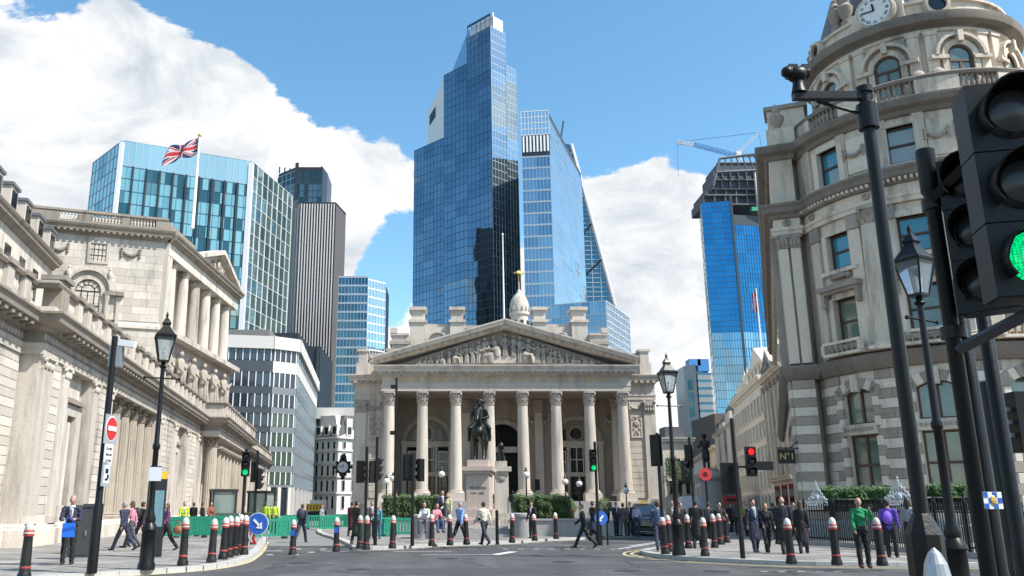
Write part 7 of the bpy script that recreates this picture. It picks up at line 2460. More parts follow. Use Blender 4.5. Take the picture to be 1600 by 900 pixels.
# ---- vehicles
def loft(m, rings):
    n = len(rings[0]); o = len(m.v)
    vs = [v for r in rings for v in r]
    fs = [(i * n + k, i * n + (k + 1) % n, (i + 1) * n + (k + 1) % n, (i + 1) * n + k) for i in range(len(rings) - 1) for k in range(n)]
    fs += [tuple(range(n))[::-1], tuple(range((len(rings) - 1) * n, len(rings) * n))]
    return m.add(vs, fs)


def sect(y, w, z0, z1, c=.12, ins=0.0):
    return [(-w + c, y, z0), (w - c, y, z0), (w, y, z0 + c), (w - ins, y, z1 - c), (w - c - ins, y, z1), (-w + c + ins, y, z1), (-w + ins, y, z1 - c), (-w, y, z0 + c)]


CARB = mat('black_car_paint', (.012, .013, .016), .18, coat=1.0)
CHR = mat('chrome', (.6, .6, .6), .2, 1.0)
CGL = mat('car_glass', (.05, .09, .09), .04, spec=1.0, coat=1.0)
HL = mat('headlamp', (.75, .75, .7), .12, coat=.8)


def taxi(p, rz, label):
    t = thing('taxi', label, 'taxi', p, rz)
    m = loft(MB(), [sect(-2.25, .72, .38, .82), sect(-2.1, .84, .28, .98), sect(-1.0, .88, .25, 1.08), sect(1.6, .88, .25, 1.1), sect(2.15, .84, .3, 1.05), sect(2.25, .75, .4, .95)])
    m.build('body', CARB, t, True, ang=50)
    loft(MB(), [sect(-.95, .78, 1.06, 1.12, .02), sect(-.45, .74, 1.06, 1.72, .12, .1), sect(-.2, .74, 1.06, 1.82, .12, .1), sect(1.4, .74, 1.06, 1.84, .12, .1), sect(1.9, .72, 1.06, 1.6, .1, .08), sect(2.05, .7, 1.06, 1.15, .02)]).build('cabin', CARB, t, True, ang=50)
    MB().add([(-.7, -.93, 1.14), (.7, -.93, 1.14), (.58, -.42, 1.68), (-.58, -.42, 1.68)], [(0, 1, 2, 3)]).xf(Matrix.Translation((0, -.045, .02))).build('windscreen', CGL, t)
    for s in (-1, 1):
        for a, b in ((-.3, .45), (.52, 1.3)):
            MB().add([(s * .79, a, 1.12), (s * .79, b, 1.12), (s * .68, b, 1.66), (s * .68, a + .1, 1.66)], [(0, 1, 2, 3)]).build('side_window', CGL, t)
        MB().lathe([(.15, 0), (.14, .05), (.02, .07)], 16).xf(Matrix.Rotation(PI / 2, 4, 'X')).build('headlight', HL, t, True, loc=(s * .6, -2.2, .74))
        MB().bx((s * .98, -.75, 1.15), (.16, .1, .13)).build('wing_mirror', CARB, t)
        for yy in (-1.45, 1.4):
            w = MB().lathe([(.2, -.1), (.33, -.1), (.34, -.05), (.34, .05), (.33, .1), (.2, .1)], 18).xf(Matrix.Rotation(PI / 2, 4, 'Y')).build('wheel', BLK, t, True, loc=(s * .78, yy, .34))
            MB().lathe([(.2, -.09), (.2, .09)], 14).xf(Matrix.Rotation(PI / 2, 4, 'Y')).build('rim', STEEL, w)
    g = MB().bx((0, -2.25, .72), (.62, .06, .3)).build('grille', BLK, t)
    for k in range(5): MB().bx((0, -2.29, .6 + k * .06), (.6, .03, .02)).build('grille_bar', CHR, g)
    MB().bx((0, -2.3, .42), (.52, .02, .12)).build('number_plate', mat('plate_white', (.8, .8, .76), .5), t)
    MB().bx((0, -2.27, .4), (1.6, .1, .16)).build('bumper', BLK, t)
    rs = MB().bx((0, -.3, 1.9), (.5, .14, .16)).build('roof_sign', mat('amber_sign', (.75, .45, .08), .4, emit=.2), t)


taxi(gr(1011, 838, 0) + Vector((.4, 2.2, 0)), -.18, 'black taxi waiting beside the portico forecourt, front towards the viewer')
t = thing('van', 'pale grey box van seen from behind, up the right hand street', 'van', gr(1098, 829, 0) + Vector((0, 2, 0)), -.2)
VANW = mat('van_paint', (.52, .58, .64), .35, coat=.5)
loft(MB(), [sect(-2.5, .98, .4, 2.35, .08, .04), sect(1.2, .98, .4, 2.35, .08, .04), sect(1.9, .96, .4, 1.7, .1, .05), sect(2.6, .94, .4, 1.15, .1)]).build('body', VANW, t, True, ang=40)
for s in (-1, 1):
    MB().bx((s * .46, -2.52, 1.25), (.86, .03, 1.55)).build('rear_door', VANW, t)
    MB().bx((s * .9, -2.53, 1.0), (.1, .04, .35)).build('tail_light', RED, t)
    for yy in (-1.6, 1.7): MB().lathe([(.33, -.1), (.33, .1)], 16).xf(Matrix.Rotation(PI / 2, 4, 'Y')).build('wheel', BLK, t, loc=(s * .85, yy, .33))
MB().bx((0, -2.54, .62), (.5, .02, .11)).build('number_plate', mat('plate_yellow', (.75, .6, .1), .5), t)
t = thing('bus', 'red double decker bus far up the right hand street', 'bus', (at(1139, 800, 118).x, 118, 0), -.2)
loft(MB(), [sect(-4.5, 1.2, .35, 4.2, .2, .05), sect(-4.3, 1.25, .35, 4.35, .2, .05), sect(5, 1.25, .35, 4.35, .2, .05)]).build('body', RED, t, True, ang=40)
MB().box(-1.05, 1.05, -4.56, -4.45, 1.3, 2.1).build('windscreen', CGL, t); MB().box(-1.05, 1.05, -4.56, -4.45, 2.95, 3.85).build('upper_window', CGL, t)
MB().box(-.7, .7, -4.58, -4.5, 2.3, 2.7).build('destination_blind', BLK, t)
for s in (-1, 1):
    for k in range(6):
        for z in (1.3, 2.95): MB().box(s * 1.22 - .04, s * 1.22 + .04, -4 + k * 1.45, -2.7 + k * 1.45, z, z + .85).build('side_window', CGL, t)
    for yy in (-2.8, 2.8): MB().lathe([(.48, -.14), (.48, .14)], 16).xf(Matrix.Rotation(PI / 2, 4, 'Y')).build('wheel', BLK, t, loc=(s * 1.1, yy, .48))
    MB().bx((s * .95, -4.55, .9), (.3, .06, .2)).build('headlight', HL, t)

# ---- hedges, planters and forecourt masonry
LEAF = mat('hedge_leaf', (.055, .10, .028), .6, col2=(.11, .14, .04), vscale=3, rnd=.2)
LEAFD = mat('box_leaf', (.05, .13, .03), .6, col2=(.03, .08, .02), vscale=4)


def hedge(name, label, loc, sx, sy, sz, n, mt, rz=0.0, s=.06):
    t = thing(name, label, 'hedge', loc, rz)
    MB().box(-sx / 2 + .05, sx / 2 - .05, -sy / 2 + .05, sy / 2 - .05, 0, sz - .06).build('branches', mat('hedge_core', (.02, .03, .012), .9), t)
    m = MB(); rnd = random.Random(5)
    for i in range(n):
        f = rnd.random(); q = rnd.uniform(-.06, .05)
        lump = .05 * math.sin(i * .37)
        if f < .45: p = Vector((rnd.uniform(-sx / 2, sx / 2), -sy / 2 + q, rnd.uniform(0, sz)))
        elif f < .75: p = Vector((rnd.uniform(-sx / 2, sx / 2), rnd.uniform(-sy / 2, sy / 2), sz + q + .05 * math.sin(p.x * 5) if i else sz))
        elif f < .88: p = Vector((sx / 2 + q, rnd.uniform(-sy / 2, sy / 2), rnd.uniform(0, sz)))
        else: p = Vector((-sx / 2 + q, rnd.uniform(-sy / 2, sy / 2), rnd.uniform(0, sz)))
        lum = .07 * math.sin(p.x * 6 + p.z * 3) + .06 * math.sin(p.x * 13 + p.y * 9 + 1) + .05 * math.sin(p.z * 11 + p.x * 4)
        p = p + (p - Vector((0, 0, sz * .5))).normalized() * lum
        a = Vector((rnd.gauss(0, 1), rnd.gauss(0, 1), rnd.gauss(0, 1))).normalized(); b = a.orthogonal().normalized()
        k = s * rnd.uniform(.6, 1.3)
        m.add([p - a * k, p + b * k * .5, p + a * k, p - b * k * .5], [(0, 1, 2, 3)])
    tag(m.build('foliage', mt, t), kind='stuff')
    return t


p = gr(854, 838, PAV)
hd = hedge('clipped_hedge', 'large clipped hedge right of the horseman pedestal', (p.x, p.y + 1.2, 1.0), 2.75, 1.8, 1.15, 9000, LEAF)
t = thing('planter_wall', 'low stone planter wall below the large clipped hedge', 'wall', (p.x, p.y + 1.2, PAV))
MB().box(-1.6, 3.2, -1.1, 1.1, 0, .8).build('wall', GRANITE, t); MB().box(-1.68, 3.28, -1.18, 1.18, .8, .9).build('coping', GRANITE, t)
t = thing('stone_pier', 'rounded stone pier at the left end of the hedge planter', 'wall', gr(818, 840, PAV) + Vector((0, .6, 0)))
MB().lathe([(.55, 0), (.55, 1.0), (.62, 1.02), (.62, 1.15), (.5, 1.2)], 20).build('drum', GRANITE, t, True); MB().box(-.5, .5, 0, 1.5, 0, 1.0).build('wall', GRANITE, t)
p = gr(655, 832, PAV)
hedge('clipped_hedge', 'dark low hedge left of the horseman pedestal', (p.x - .6, p.y + 3, .9), 3.6, 1.6, 1.35, 6000, LEAF)
t = thing('planter_wall', 'low stone planter wall under the dark low hedge', 'wall', (p.x - .6, p.y + 3, PAV))
MB().box(-2.2, 2.2, -1.0, 1.0, 0, .7).build('wall', GRANITE, t); MB().box(-2.26, 2.26, -1.06, 1.06, .7, .8).build('coping', GRANITE, t)
t = thing('stone_pier', 'squat stone pier at the left of the pedestal steps', 'wall', gr(661, 842, PAV) + Vector((0, .6, 0)))
MB().lathe([(.5, 0), (.5, .95), (.57, .97), (.57, 1.1), (.4, 1.15)], 18).build('drum', GRANITE, t, True); MB().box(-.45, .45, 0, 1.5, 0, .95).build('wall', GRANITE, t)
t = thing('steps', 'broad stone steps in front of the horseman pedestal', 'steps', gr(742, 840, PAV) + Vector((0, .4, 0)))
for k in range(3): MB().box(-2.4, 2.4, k * .35, 3.5, k * .16, k * .16 + .155).build('step', GRANITE, t)
for x, y, l in ((722, 826, 'stone bench left of the horseman pedestal foot'), (775, 826, 'stone bench right of the horseman pedestal foot')):
    t = thing('stone_bench', l, 'bench', gr(x, y, .6) + Vector((0, 0, 0)), 0, 'stone benches'); t.location.z = .6
    MB().box(-.9, .9, -.25, .25, .4, .5).build('seat', PINK, t)
    for s in (-.7, .7): MB().box(s - .12, s + .12, -.2, .2, 0, .4).build('leg', PINK, t)

# ---- railing round the rounded building
rp = [gr(x, y, PAV) for x, y in ((1262, 851.5), (1300, 853.5), (1350, 857), (1400, 861.5), (1450, 866), (1500, 870.5), (1560, 876), (1640, 882))]
RPATH = smooth_path([(p.x, p.y) for p in rp], 6)
RH = 1.72
rl = thing('iron_railing', 'black iron railing curving round the foot of the rounded building', 'railing', (RPATH[0][0], RPATH[0][1], 0))
LP_ = [(x - RPATH[0][0], y - RPATH[0][1]) for x, y in RPATH]
run = []; acc_ = 0
for a, b in zip(LP_[:-1], LP_[1:]):
    a, b = Vector(a), Vector(b); L_ = (b - a).length
    while acc_ < L_: run.append(a.lerp(b, acc_ / L_)); acc_ += .13
    acc_ -= L_
m = MB()
for p in run:
    m.tube([(p.x, p.y, PAV), (p.x, p.y, RH - .12)], .02, 4); m.lathe([(.018, RH - .12), (.034, RH - .07), (.004, RH + .06)], 4, (p.x, p.y, 0))
tag(m.build('pickets', IRON, rl), kind='stuff')
for z in (.4, RH - .28): MB().sweep(LP_, [(-.025, z), (.025, z), (.025, z + .05), (-.025, z + .05)]).build('rail', IRON, rl)
for p in run[::12]: MB().lathe([(.07, PAV), (.06, .3), (.045, .4), (.045, RH), (.07, RH + .05), (.05, RH + .12), (.01, RH + .25)], 8, (p.x, p.y, 0)).build('post', IRON, rl, True)
MB().sweep(LP_, [(-.12, PAV), (.12, PAV), (.12, .3), (-.12, .3)]).build('kerb', GRANITE, rl)
PALEI = mat('pale_painted_iron', (.45, .49, .52), .45)
for px, sc_, l in ((1279, .75, 'left pale ornamental crest above the black railing'), (1405, 1.0, 'right pale ornamental crest above the black railing')):
    i_ = min(range(1, len(RPATH)), key=lambda q: abs(CX + F * RPATH[q][0] / (CP * RPATH[q][1]) - px))
    w = RPATH[i_]; d_ = Vector(w) - Vector(RPATH[i_ - 1])
    t = thing('railing_crest', l, 'ornament', (w[0], w[1], RH - .05), math.atan2(d_.y, d_.x), 'pale railing crests')
    t.rotation_euler = (0, 0, -.35); t.scale = (.8 * sc_, 1, .72)
    m = MB()
    m.box(-.62, .62, -.03, .03, .0, .06)
    for k in range(11):
        xx = -.56 + k * .112; hgt = .78 * math.exp(-(xx / .36) ** 2) + .3
        m.tube([(xx, 0, 0), (xx, 0, hgt)], .018, 5); m.ball((xx, 0, hgt), (.04, .025, .05), 6, 5)
    for c_, h_ in ((.24, .72), (.12, .45), (.3, .3)):
        m.tube([(-.6 + 1.2 * k / 12, 0, c_ + h_ * math.exp(-((-.6 + 1.2 * k / 12) / .36) ** 2)) for k in range(13)], .024, 5)
    for s_ in (-1, 1):
        m.tube([(s_ * (.33 + .14 * math.cos(q * .7)), -.01, .3 + .14 * math.sin(q * .7)) for q in range(8)], .022, 5)
    m.build('crest_bars', PALEI, t, True)
    MB().ball((0, -.02, .42), (.1, .03, .15), 10, 7).build('crest_shield', PALEI, t, True)
    MB().lathe([(.03, .9), (.05, 1.16), (.02, 1.22), (.04, 1.28), (.003, 1.4)], 6).build('crest_finial', PALEI, t)
for (x, y, Y), sx_, l in (((1335, 779, 35.5), 2.3, 'left window box of clipped green box above the railing'), ((1472, 776, 32.5), 1.5, 'right window box of clipped green box above the railing')):
    w = at(x, y, Y)
    hedge('box_hedge', l, (w.x, w.y, w.z), sx_, .6, .40, 2600, LEAFD, -.35, .045)
    t = thing('window_planter', ('left' if x < 1400 else 'right') + ' black trough holding the clipped box above the railing', 'planter', (w.x, w.y, PAV), -.35, 'window planters')
    zz = w.z - PAV
    MB().box(-sx_ / 2 - .04, sx_ / 2 + .04, -.32, .32, zz - .5, zz - .05).build('trough', IRON, t)
    m = MB()
    for k in range(12): m.lathe([(.05, zz - .5), (.07, zz - .4), (.04, zz - .2), (.06, zz - .05)], 6, (-sx_ / 2 + sx_ * (k + .5) / 12, -.34, 0))
    m.build('front_moulding', IRON, t)
    for s in (-1, 1): MB().box(s * sx_ * .4 - .05, s * sx_ * .4 + .05, -.05, .05, 0, zz - .5).build('leg', IRON, t)

# ---- trees far up the right hand street
def tree(x, y, Y, h, r, label):
    p = at(x, y, Y)
    t = thing('street_tree', label, 'tree', (p.x, Y, 0))
    MB().tube([(0, 0, 0), (.1, 0, h * .4), (0, .1, h * .7)], [.25, .18, .08], 7).tube([(.1, 0, h * .4), (.8, .2, h * .75)], [.12, .05], 6).tube([(.1, 0, h * .4), (-.7, -.2, h * .75)], [.12, .05], 6).build('trunk', mat('bark', (.07, .055, .045), .9), t)
    m = MB(); rn = random.Random(int(x))
    cl = [(rn.uniform(-r, r) * .6, rn.uniform(-r, r) * .6, h * .75 + rn.uniform(-.25, .3) * h * .6, r * rn.uniform(.35, .6)) for _ in range(12)]
    for i in range(2600):
        c = rn.choice(cl); d = Vector((rn.gauss(0, 1), rn.gauss(0, 1), rn.gauss(0, 1))).normalized() * c[3] * rn.uniform(.5, 1.05)
        q = Vector(c[:3]) + d; a = Vector((rn.gauss(0, 1), rn.gauss(0, 1), rn.gauss(0, 1))).normalized() * .16; b = a.orthogonal().normalized() * .1
        m.add([q - a, q + b, q + a, q - b], [(0, 1, 2, 3)])
    tag(m.build('crown', mat('street_leaf', (.045, .09, .03), .6, col2=(.08, .13, .05), vscale=1), t), kind='stuff')


tree(1062, 760, 150, 10, 2.6, 'small green tree seen right of the small stone house')
tree(1072, 775, 190, 9, 2.4, 'further small green tree up the right hand street')
# ---- potted bushes along the portico steps
for i, (x, Y, l) in enumerate(((628, 84, 'round potted bush below the second portico column from the left'), (812, 84, 'round potted bush left of the middle right portico columns'), (888, 86, 'round potted bush behind the clipped hedge right end'), (944, 86, 'round potted bush between the two rightmost portico columns'))):
    p = at(x, 800, Y)
    t = thing('potted_bush', l, 'plant', (p.x, Y, PAV), 0, 'potted bushes')
    MB().lathe([(.35, 0), (.5, .1), (.55, .8), (.6, .85), (.6, .95), (.5, .95)], 14).build('pot', IRON, t, True)
    m = MB(); rn = random.Random(i)
    for k in range(900):
        d = Vector((rn.gauss(0, 1), rn.gauss(0, 1), rn.gauss(0, 1))).normalized() * rn.uniform(.55, .85); q = Vector((0, 0, 1.55)) + d
        a = Vector((rn.gauss(0, 1), rn.gauss(0, 1), rn.gauss(0, 1))).normalized() * .09; b = a.orthogonal().normalized() * .06
        m.add([q - a, q + b, q + a, q - b], [(0, 1, 2, 3)])
    tag(m.build('foliage', LEAF, t), kind='stuff')
    MB().tube([(0, 0, .9), (0, 0, 1.5)], [.08, .05], 6).build('stem', MATS['bark'], t)
SKIN = mat('skin', (.42, .24, .17), .55); SKIN2 = mat('skin_dark', (.17, .09, .06), .55)
HAIRS = {'dark': mat('hair_dark', (.02, .015, .012), .6), 'brown': mat('hair_brown', (.07, .04, .025), .6), 'grey': mat('hair_grey', (.28, .27, .26), .6), 'fair': mat('hair_fair', (.25, .16, .08), .6)}
CLO = {}


def cloth(c):
    if c not in CLO: CLO[c] = mat('cloth_%d' % len(CLO), c, .85, col2=tuple(q * .75 for q in c), vscale=7, bump=.3, bscale=40)
    return CLO[c]


BLKC, NAV, GRY, WHT = (.018, .018, .02), (.025, .032, .06), (.07, .07, .075), (.6, .6, .6)
HIV = (.45, .60, .05)
PEOPLE = {}


def person(pose, p, rz, label, top=BLKC, bottom=BLKC, shoe=(.02, .018, .016), shirt=(.6, .6, .62), tie=(.3, .1, .15), hair='dark', h=1.76, skin=None, group='people on foot'):
    o = link('person', BOD[pose], None, tuple(p), rz, (h / 1.76,) * 3)
    for k, m_ in enumerate((skin or SKIN, HAIRS[hair], cloth(top), cloth(bottom), cloth(shoe), cloth(shirt), cloth(tie))):
        o.material_slots[k].link = 'OBJECT'; o.material_slots[k].material = m_
    return tag(o, label, 'person', group)


G = lambda x, y, z=PAV: gr(x, y, z)
p = G(104, 882); person('hold', p, .25, 'man in dark suit and tie holding a blue bag beside the cabinets', NAV, BLKC, hair='grey', h=1.8)
t = thing('carrier_bag', 'bright blue bag held in front by the suited man', 'bag', p + Vector((.11, -.36, .72)), .25)
BLB = mat('blue_bag', (.01, .13, .60), .6, bump=.3)
MB().prism([(-.15, -.07), (.15, -.07), (.165, .0), (.15, .07), (-.15, .07), (-.165, 0)], 0, .36).build('bag_body', BLB, t)
MB().tube([(-.1, -.02, .36), (-.06, 0, .5), (.06, 0, .5), (.1, -.02, .36)], .012, 6).build('handle', BLB, t)
person('walk2', G(191, 860), -1.9, 'man in navy suit striding left, before the fluted columns', NAV, NAV, hair='grey')
person('walkf', G(203, 856), -1.6, 'person in pink top mostly hidden behind the navy suited strider', (.55, .22, .30), GRY, hair='brown')
p = G(217, 854); person('walk', p, 2.6, 'person in dark jacket walking away behind the left lamp post', BLKC, NAV)
tag(MB().ball((0, 0, 0), (.18, .12, .26), 10, 8).build('backpack', mat('backpack_black', (.015, .015, .017), .7), None, True, loc=(p.x - .12, p.y - .2, 1.35)), 'black backpack worn behind the left lamp post', 'backpack')
p = G(258, 860); person('walkf', p, -.9, 'woman in purple top and dark jacket walking with a tan handbag', (.12, .03, .13), BLKC, hair='brown', h=1.66)
t = thing('handbag', 'tan handbag carried by the woman in purple', 'bag', p + Vector((.42, -.1, .58)), -.5)
TAN = mat('tan_leather', (.35, .15, .07), .5)
MB().ball((0, 0, .12), (.22, .09, .15), 12, 8).build('bag_body', TAN, t, True); MB().tube([(-.12, 0, .22), (-.08, 0, .42), (.08, 0, .42), (.12, 0, .22)], .014, 6).build('handle', TAN, t)
for x, y, po, rz, l, c in ((285, 836, 'stand', .6, 'worker in yellow high visibility jacket behind the first left barriers', HIV), (413, 834, 'stand', 2.8, 'worker in yellow high visibility jacket right of the grey excavator', HIV), (427, 833, 'stand', 3.2, 'worker in yellow high visibility jacket standing nearest the office block', HIV),
                           (300, 834, 'coat', 2.8, 'dark clothed passer-by behind barriers right of the left worker', BLKC), (314, 835, 'stand', 2.2, 'dark clothed passer-by just left of the dark excavator', GRY), (327, 836, 'standf', .8, 'passer-by in rust top in front of the dark excavator', (.25, .09, .06))):
    person(po, G(x, y), rz, l, c, NAV if c == HIV else BLKC, hair='brown')
p = G(470, 848, 0); person('walk', p, 2.9, 'man in navy jacket walking up the side street with backpack', NAV, NAV, hair='brown', h=1.82)
tag(MB().ball((0, 0, 0), (.2, .13, .28), 10, 8).build('backpack', mat('backpack_navy', (.02, .025, .05), .7), None, True, loc=(p.x - .03, p.y - .2, 1.28)), 'navy backpack on the man walking up the side street', 'backpack')
person('coatf', G(502, 828, 0), 1.2, 'passer-by in pale grey coat far up the side street', (.3, .32, .34), GRY, hair='fair')
person('coat', G(549, 838), 2.7, 'passer-by in dark red coat left of the two close bollards', (.10, .02, .025), BLKC)
person('coat', G(556, 850), 2.4, 'passer-by in dark green coat half hidden behind two close bollards', (.03, .04, .03), BLKC)
person('stand', G(580, 842), .4, 'person in dark jacket beside the forecourt barriers', GRY, BLKC)
person('standf', G(590, 842), -.4, 'person in turquoise top by the forecourt barriers', (.06, .25, .32), (.05, .12, .2), hair='fair', h=1.62)
person('walk', G(718, 851), 2.3, 'man in light blue shirt walking along the forecourt kerb', (.22, .34, .62), (.02, .022, .03), hair='grey', shoe=(.06, .03, .02))
person('walk', G(757, 851), -2.5, 'man in cream jacket and dark jeans walking along the forecourt kerb', (.55, .52, .42), (.025, .03, .05), hair='dark')
person('stand', G(691, 826, .6), .2, 'man in dark suit standing left of the horseman pedestal', NAV, NAV, h=1.8)
person('standf', G(700, 826, .6), -.5, 'woman in pale yellow top right of the suited man near the pedestal', (.55, .52, .30), (.35, .33, .28), hair='fair', h=1.66)
person('sit', G(681, 832, .45), .5, 'woman in pink top sitting on the steps left of pedestal', (.62, .25, .28), (.08, .1, .2), hair='brown')
person('sit', G(664, 833, .5), -.2, 'person in white top sitting by the squat stone pier', (.6, .6, .6), (.1, .1, .12), hair='dark')
p = G(913, 856, 0); person('walk2', p, -1.75, 'man in dark suit striding left across the junction road', BLKC, BLKC, h=1.82)
t = thing('briefcase', 'dark shoulder bag carried by the man striding across the road', 'bag', p + Vector((.3, -.25, .72)), .2)
MB().box(-.2, .2, -.06, .06, 0, .3).build('bag_body', cloth(NAV), t); MB().tube([(-.15, 0, .3), (-.1, .08, .7), (.1, .08, .7), (.15, 0, .3)], .012, 5).build('strap', cloth(BLKC), t)
person('coat', G(928, 845, PAV), 2.0, 'person in dark coat just behind the man striding across', BLKC, BLKC)
person('stand', G(832, 841), -.8, 'man in dark clothes leaning by the rounded stone pier', BLKC, NAV)
person('standf', G(892, 836), .3, 'woman in red top right of the clipped hedge', (.50, .06, .05), (.3, .26, .2), hair='brown', h=1.64)
for i, (x, y, l, c) in enumerate(((964, 837, 'left man of three dark suits by the taxi', NAV), (975, 838, 'middle man of three dark suits by the taxi', GRY), (986, 837, 'right man of three dark suits by the taxi', BLKC))):
    person(('stand', 'walk', 'stand')[i], G(x, y), (.5, 2.9, -.6)[i], l, c, c, hair=('dark', 'brown', 'dark')[i])
person('standf', G(996, 838), 2.6, 'woman in lilac top walking beside the taxi', (.45, .40, .58), NAV, hair='fair', h=1.66)
person('walk', G(1031, 860, PAV), 3.0, 'man in blue jacket left of the right hand street lamp', (.06, .09, .16), NAV)
person('stand', G(1056, 857), -.9, 'person in tan coat behind the right hand street lamp', (.32, .2, .1), GRY)
person('coat', G(1091, 857), 2.8, 'person in black coat with yellow bag behind the fourth right bollard', BLKC, BLKC)
person('walk', G(1127, 850), .2, 'man in dark jacket among the far right bollards', BLKC, NAV)
person('walk', G(1110, 849), 2.6, 'man in grey jacket below the red disc sign', GRY, BLKC)
person('coat', G(1182, 863), .15, 'man in navy overcoat and tie walking towards viewer on right pavement', NAV, NAV, tie=(.25, .3, .4))
person('walkf', G(1201, 863), -.1, 'woman in black beside the man in navy overcoat', BLKC, BLKC, hair='brown', h=1.68)
person('coatb', G(1229, 866), 3.0, 'balding man in long dark overcoat walking away on right pavement', (.018, .02, .03), BLKC, hair='grey', h=1.84)
person('coatf', G(1257, 865), 2.8, 'woman in long black coat walking away on right pavement', BLKC, BLKC, hair='brown', h=1.72)
p = G(1352, 886); person('phone', p, -.15, 'person in bright green jacket raising a phone by the right bollards', (.01, .22, .08), BLKC, shoe=(.12, .03, .02), hair='fair', h=1.74)
tag(MB().bx((0, 0, 0), (.075, .012, .15)).build('phone', BLK, None, False, loc=(p.x + .12, p.y - .42, 1.62), rz=-.2), 'dark phone held up by the person in green jacket', 'phone')
p = G(1396, 871); person('stand', p, 2.5, 'person in purple and black facing the railing at right', (.13, .07, .40), BLKC, hair='dark', h=1.72)
tag(MB().ball((0, 0, 0), (.15, .1, .2), 10, 8).build('backpack', mat('backpack_purple', (.16, .08, .5), .7), None, True, loc=(p.x - .14, p.y - .2, 1.3)), 'purple backpack worn by the person facing the railing', 'backpack')
for x, y, po, rz, c, l in ((1144, 832, 'walk', .1, BLKC, 'walker in black far up the right pavement, left of the red signal post'), (1154, 836, 'walkf', 2.9, GRY, 'walker in grey just left of the red signal post'), (1168, 838, 'coat', .2, (.30, .22, .05), 'walker in mustard coat right of the red signal post'),
                           (1212, 842, 'walk', 3.1, BLKC, 'walker in black between the two couples on right pavement'), (1428, 868, 'standf', 2.4, (.25, .27, .3), 'passer-by in pale grey behind the near mast'), (1243, 846, 'walk', .3, NAV, 'walker in navy far behind the balding man'), (1005, 826, 'walk', 2.8, BLKC, 'walker in black behind the taxi at left'),
                           (1066, 846, 'walk', .1, BLKC, 'walker in black right of the right hand street lamp'), (602, 826, 'walk', 2.2, NAV, 'walker in navy under the left portico columns'), (870, 828, 'coat', 2.9, BLKC, 'walker in black behind the clipped hedge')):
    person(po, G(x, y), rz, l, c, BLKC, hair='dark')

# ================================================================== statues
def statue_mat(o):
    for s in o.material_slots: s.link = 'OBJECT'; s.material = BRONZE


hf = Fig()
c = hf.cap
c('h', (0, .55, 1.28), (0, -.35, 1.27), .34, .33, 1, .92)          # barrel
c('h', (0, .75, 1.30), (0, .6, 1.28), .33, .34, 1, .95)             # quarters
c('h', (0, -.5, 1.30), (0, -.62, 1.18), .30, .25, 1, .95)           # chest
c('h', (0, -.55, 1.38), (0, -.86, 1.86), .23, .15, 1, .72)          # neck
c('h', (0, -.72, 1.62), (0, -.9, 1.98), .17, .12, 1, .65)
c('h', (0, -.9, 1.98), (0, -1.2, 1.72), .13, .085, 1, .8)           # head
c('h', (0, -1.17, 1.75), (0, -1.28, 1.62), .085, .07, 1, .9)
for s in (-1, 1):
    c('h', (s * .07, -.88, 2.06), (s * .08, -.88, 2.2), .035, .012)
    fwd = -.16 if s > 0 else .0
    c('h', (s * .17, -.52, 1.2), (s * .18, -.56 + fwd * .4, .86), .15, .085); c('h', (s * .18, -.56 + fwd * .4, .86), (s * .18, -.55 + fwd * .6, .48), .078, .055)
    c('h', (s * .18, -.55 + fwd * .6, .48), (s * .18, -.54 + fwd * .7, .16), .05, .042); c('h', (s * .18, -.54 + fwd * .7, .16), (s * .18, -.6 + fwd * .7, .05), .05, .07)
    b = .12 if s < 0 else -.05
    c('h', (s * .19, .68, 1.25), (s * .22, .52, .88), .22, .13); c('h', (s * .22, .52, .88), (s * .2, .84 + b * .5, .56), .11, .065)
    c('h', (s * .2, .84 + b * .5, .56), (s * .2, .76 + b * .5, .18), .055, .045); c('h', (s * .2, .76 + b * .5, .18), (s * .2, .7 + b * .5, .05), .05, .07)
c('h', (0, 1.02, 1.42), (0, 1.2, 1.15), .07, .08); c('h', (0, 1.2, 1.15), (0, 1.2, .55), .085, .03)
for k in range(5): c('h', (0, -.6 - k * .07, 1.66 + k * .1), (.1, -.6 - k * .07, 1.54 + k * .1), .05, .03)
hm = hf.mesh('horse', ['h'], .022, .5, 2)
rf = Fig(); c = rf.cap
c('r', (0, .02, 1.62), (0, .0, 1.9), .19, .18, .8, 1.0); c('r', (0, 0, 1.9), (0, 0, 2.12), .18, .17, .72, 1.15); c('r', (-.2, 0, 2.16), (.2, 0, 2.16), .09)
c('r', (0, 0, 2.2), (0, -.02, 2.34), .07, .06); rf.ell('r', (0, -.03, 2.42), (.09, .11, .13)); rf.ell('r', (0, -.13, 2.41), (.02, .03, .03))
c('r', (-.24, -.02, 2.5), (.24, -.02, 2.5), .05, .05, 1.3); rf.ell('r', (0, -.02, 2.54), (.15, .1, .1))
for s in (-1, 1):
    c('r', (s * .25, 0, 2.14), (s * .34, .04, 1.84), .085, .07); c('r', (s * .34, .04, 1.84), (s * .14, -.28, 1.76), .065, .05); rf.ell('r', (s * .12, -.31, 1.76), (.05, .06, .05))
    c('r', (s * .14, .02, 1.6), (s * .40, -.22, 1.36), .14, .11); c('r', (s * .40, -.22, 1.36), (s * .44, -.12, .92), .095, .065); c('r', (s * .44, -.1, .88), (s * .46, -.27, .85), .05, .045)
c('r', (0, .14, 2.1), (0, .42, 1.5), .2, .28, .5, 1.2); c('r', (0, .42, 1.5), (0, .62, 1.38), .26, .2, .5, 1.2)
rm = rf.mesh('rider', ['r'], .02, .5, 2)
for me in (hm, rm): me.materials[0] = BRONZE
WX = at(750, 800, 62).x
eq = thing('equestrian_statue', 'dark bronze horseman facing the viewer on a tall pink granite pedestal', 'statue', (WX, 62, 0), -.12)
SC = 1.72; ZP = 4.78
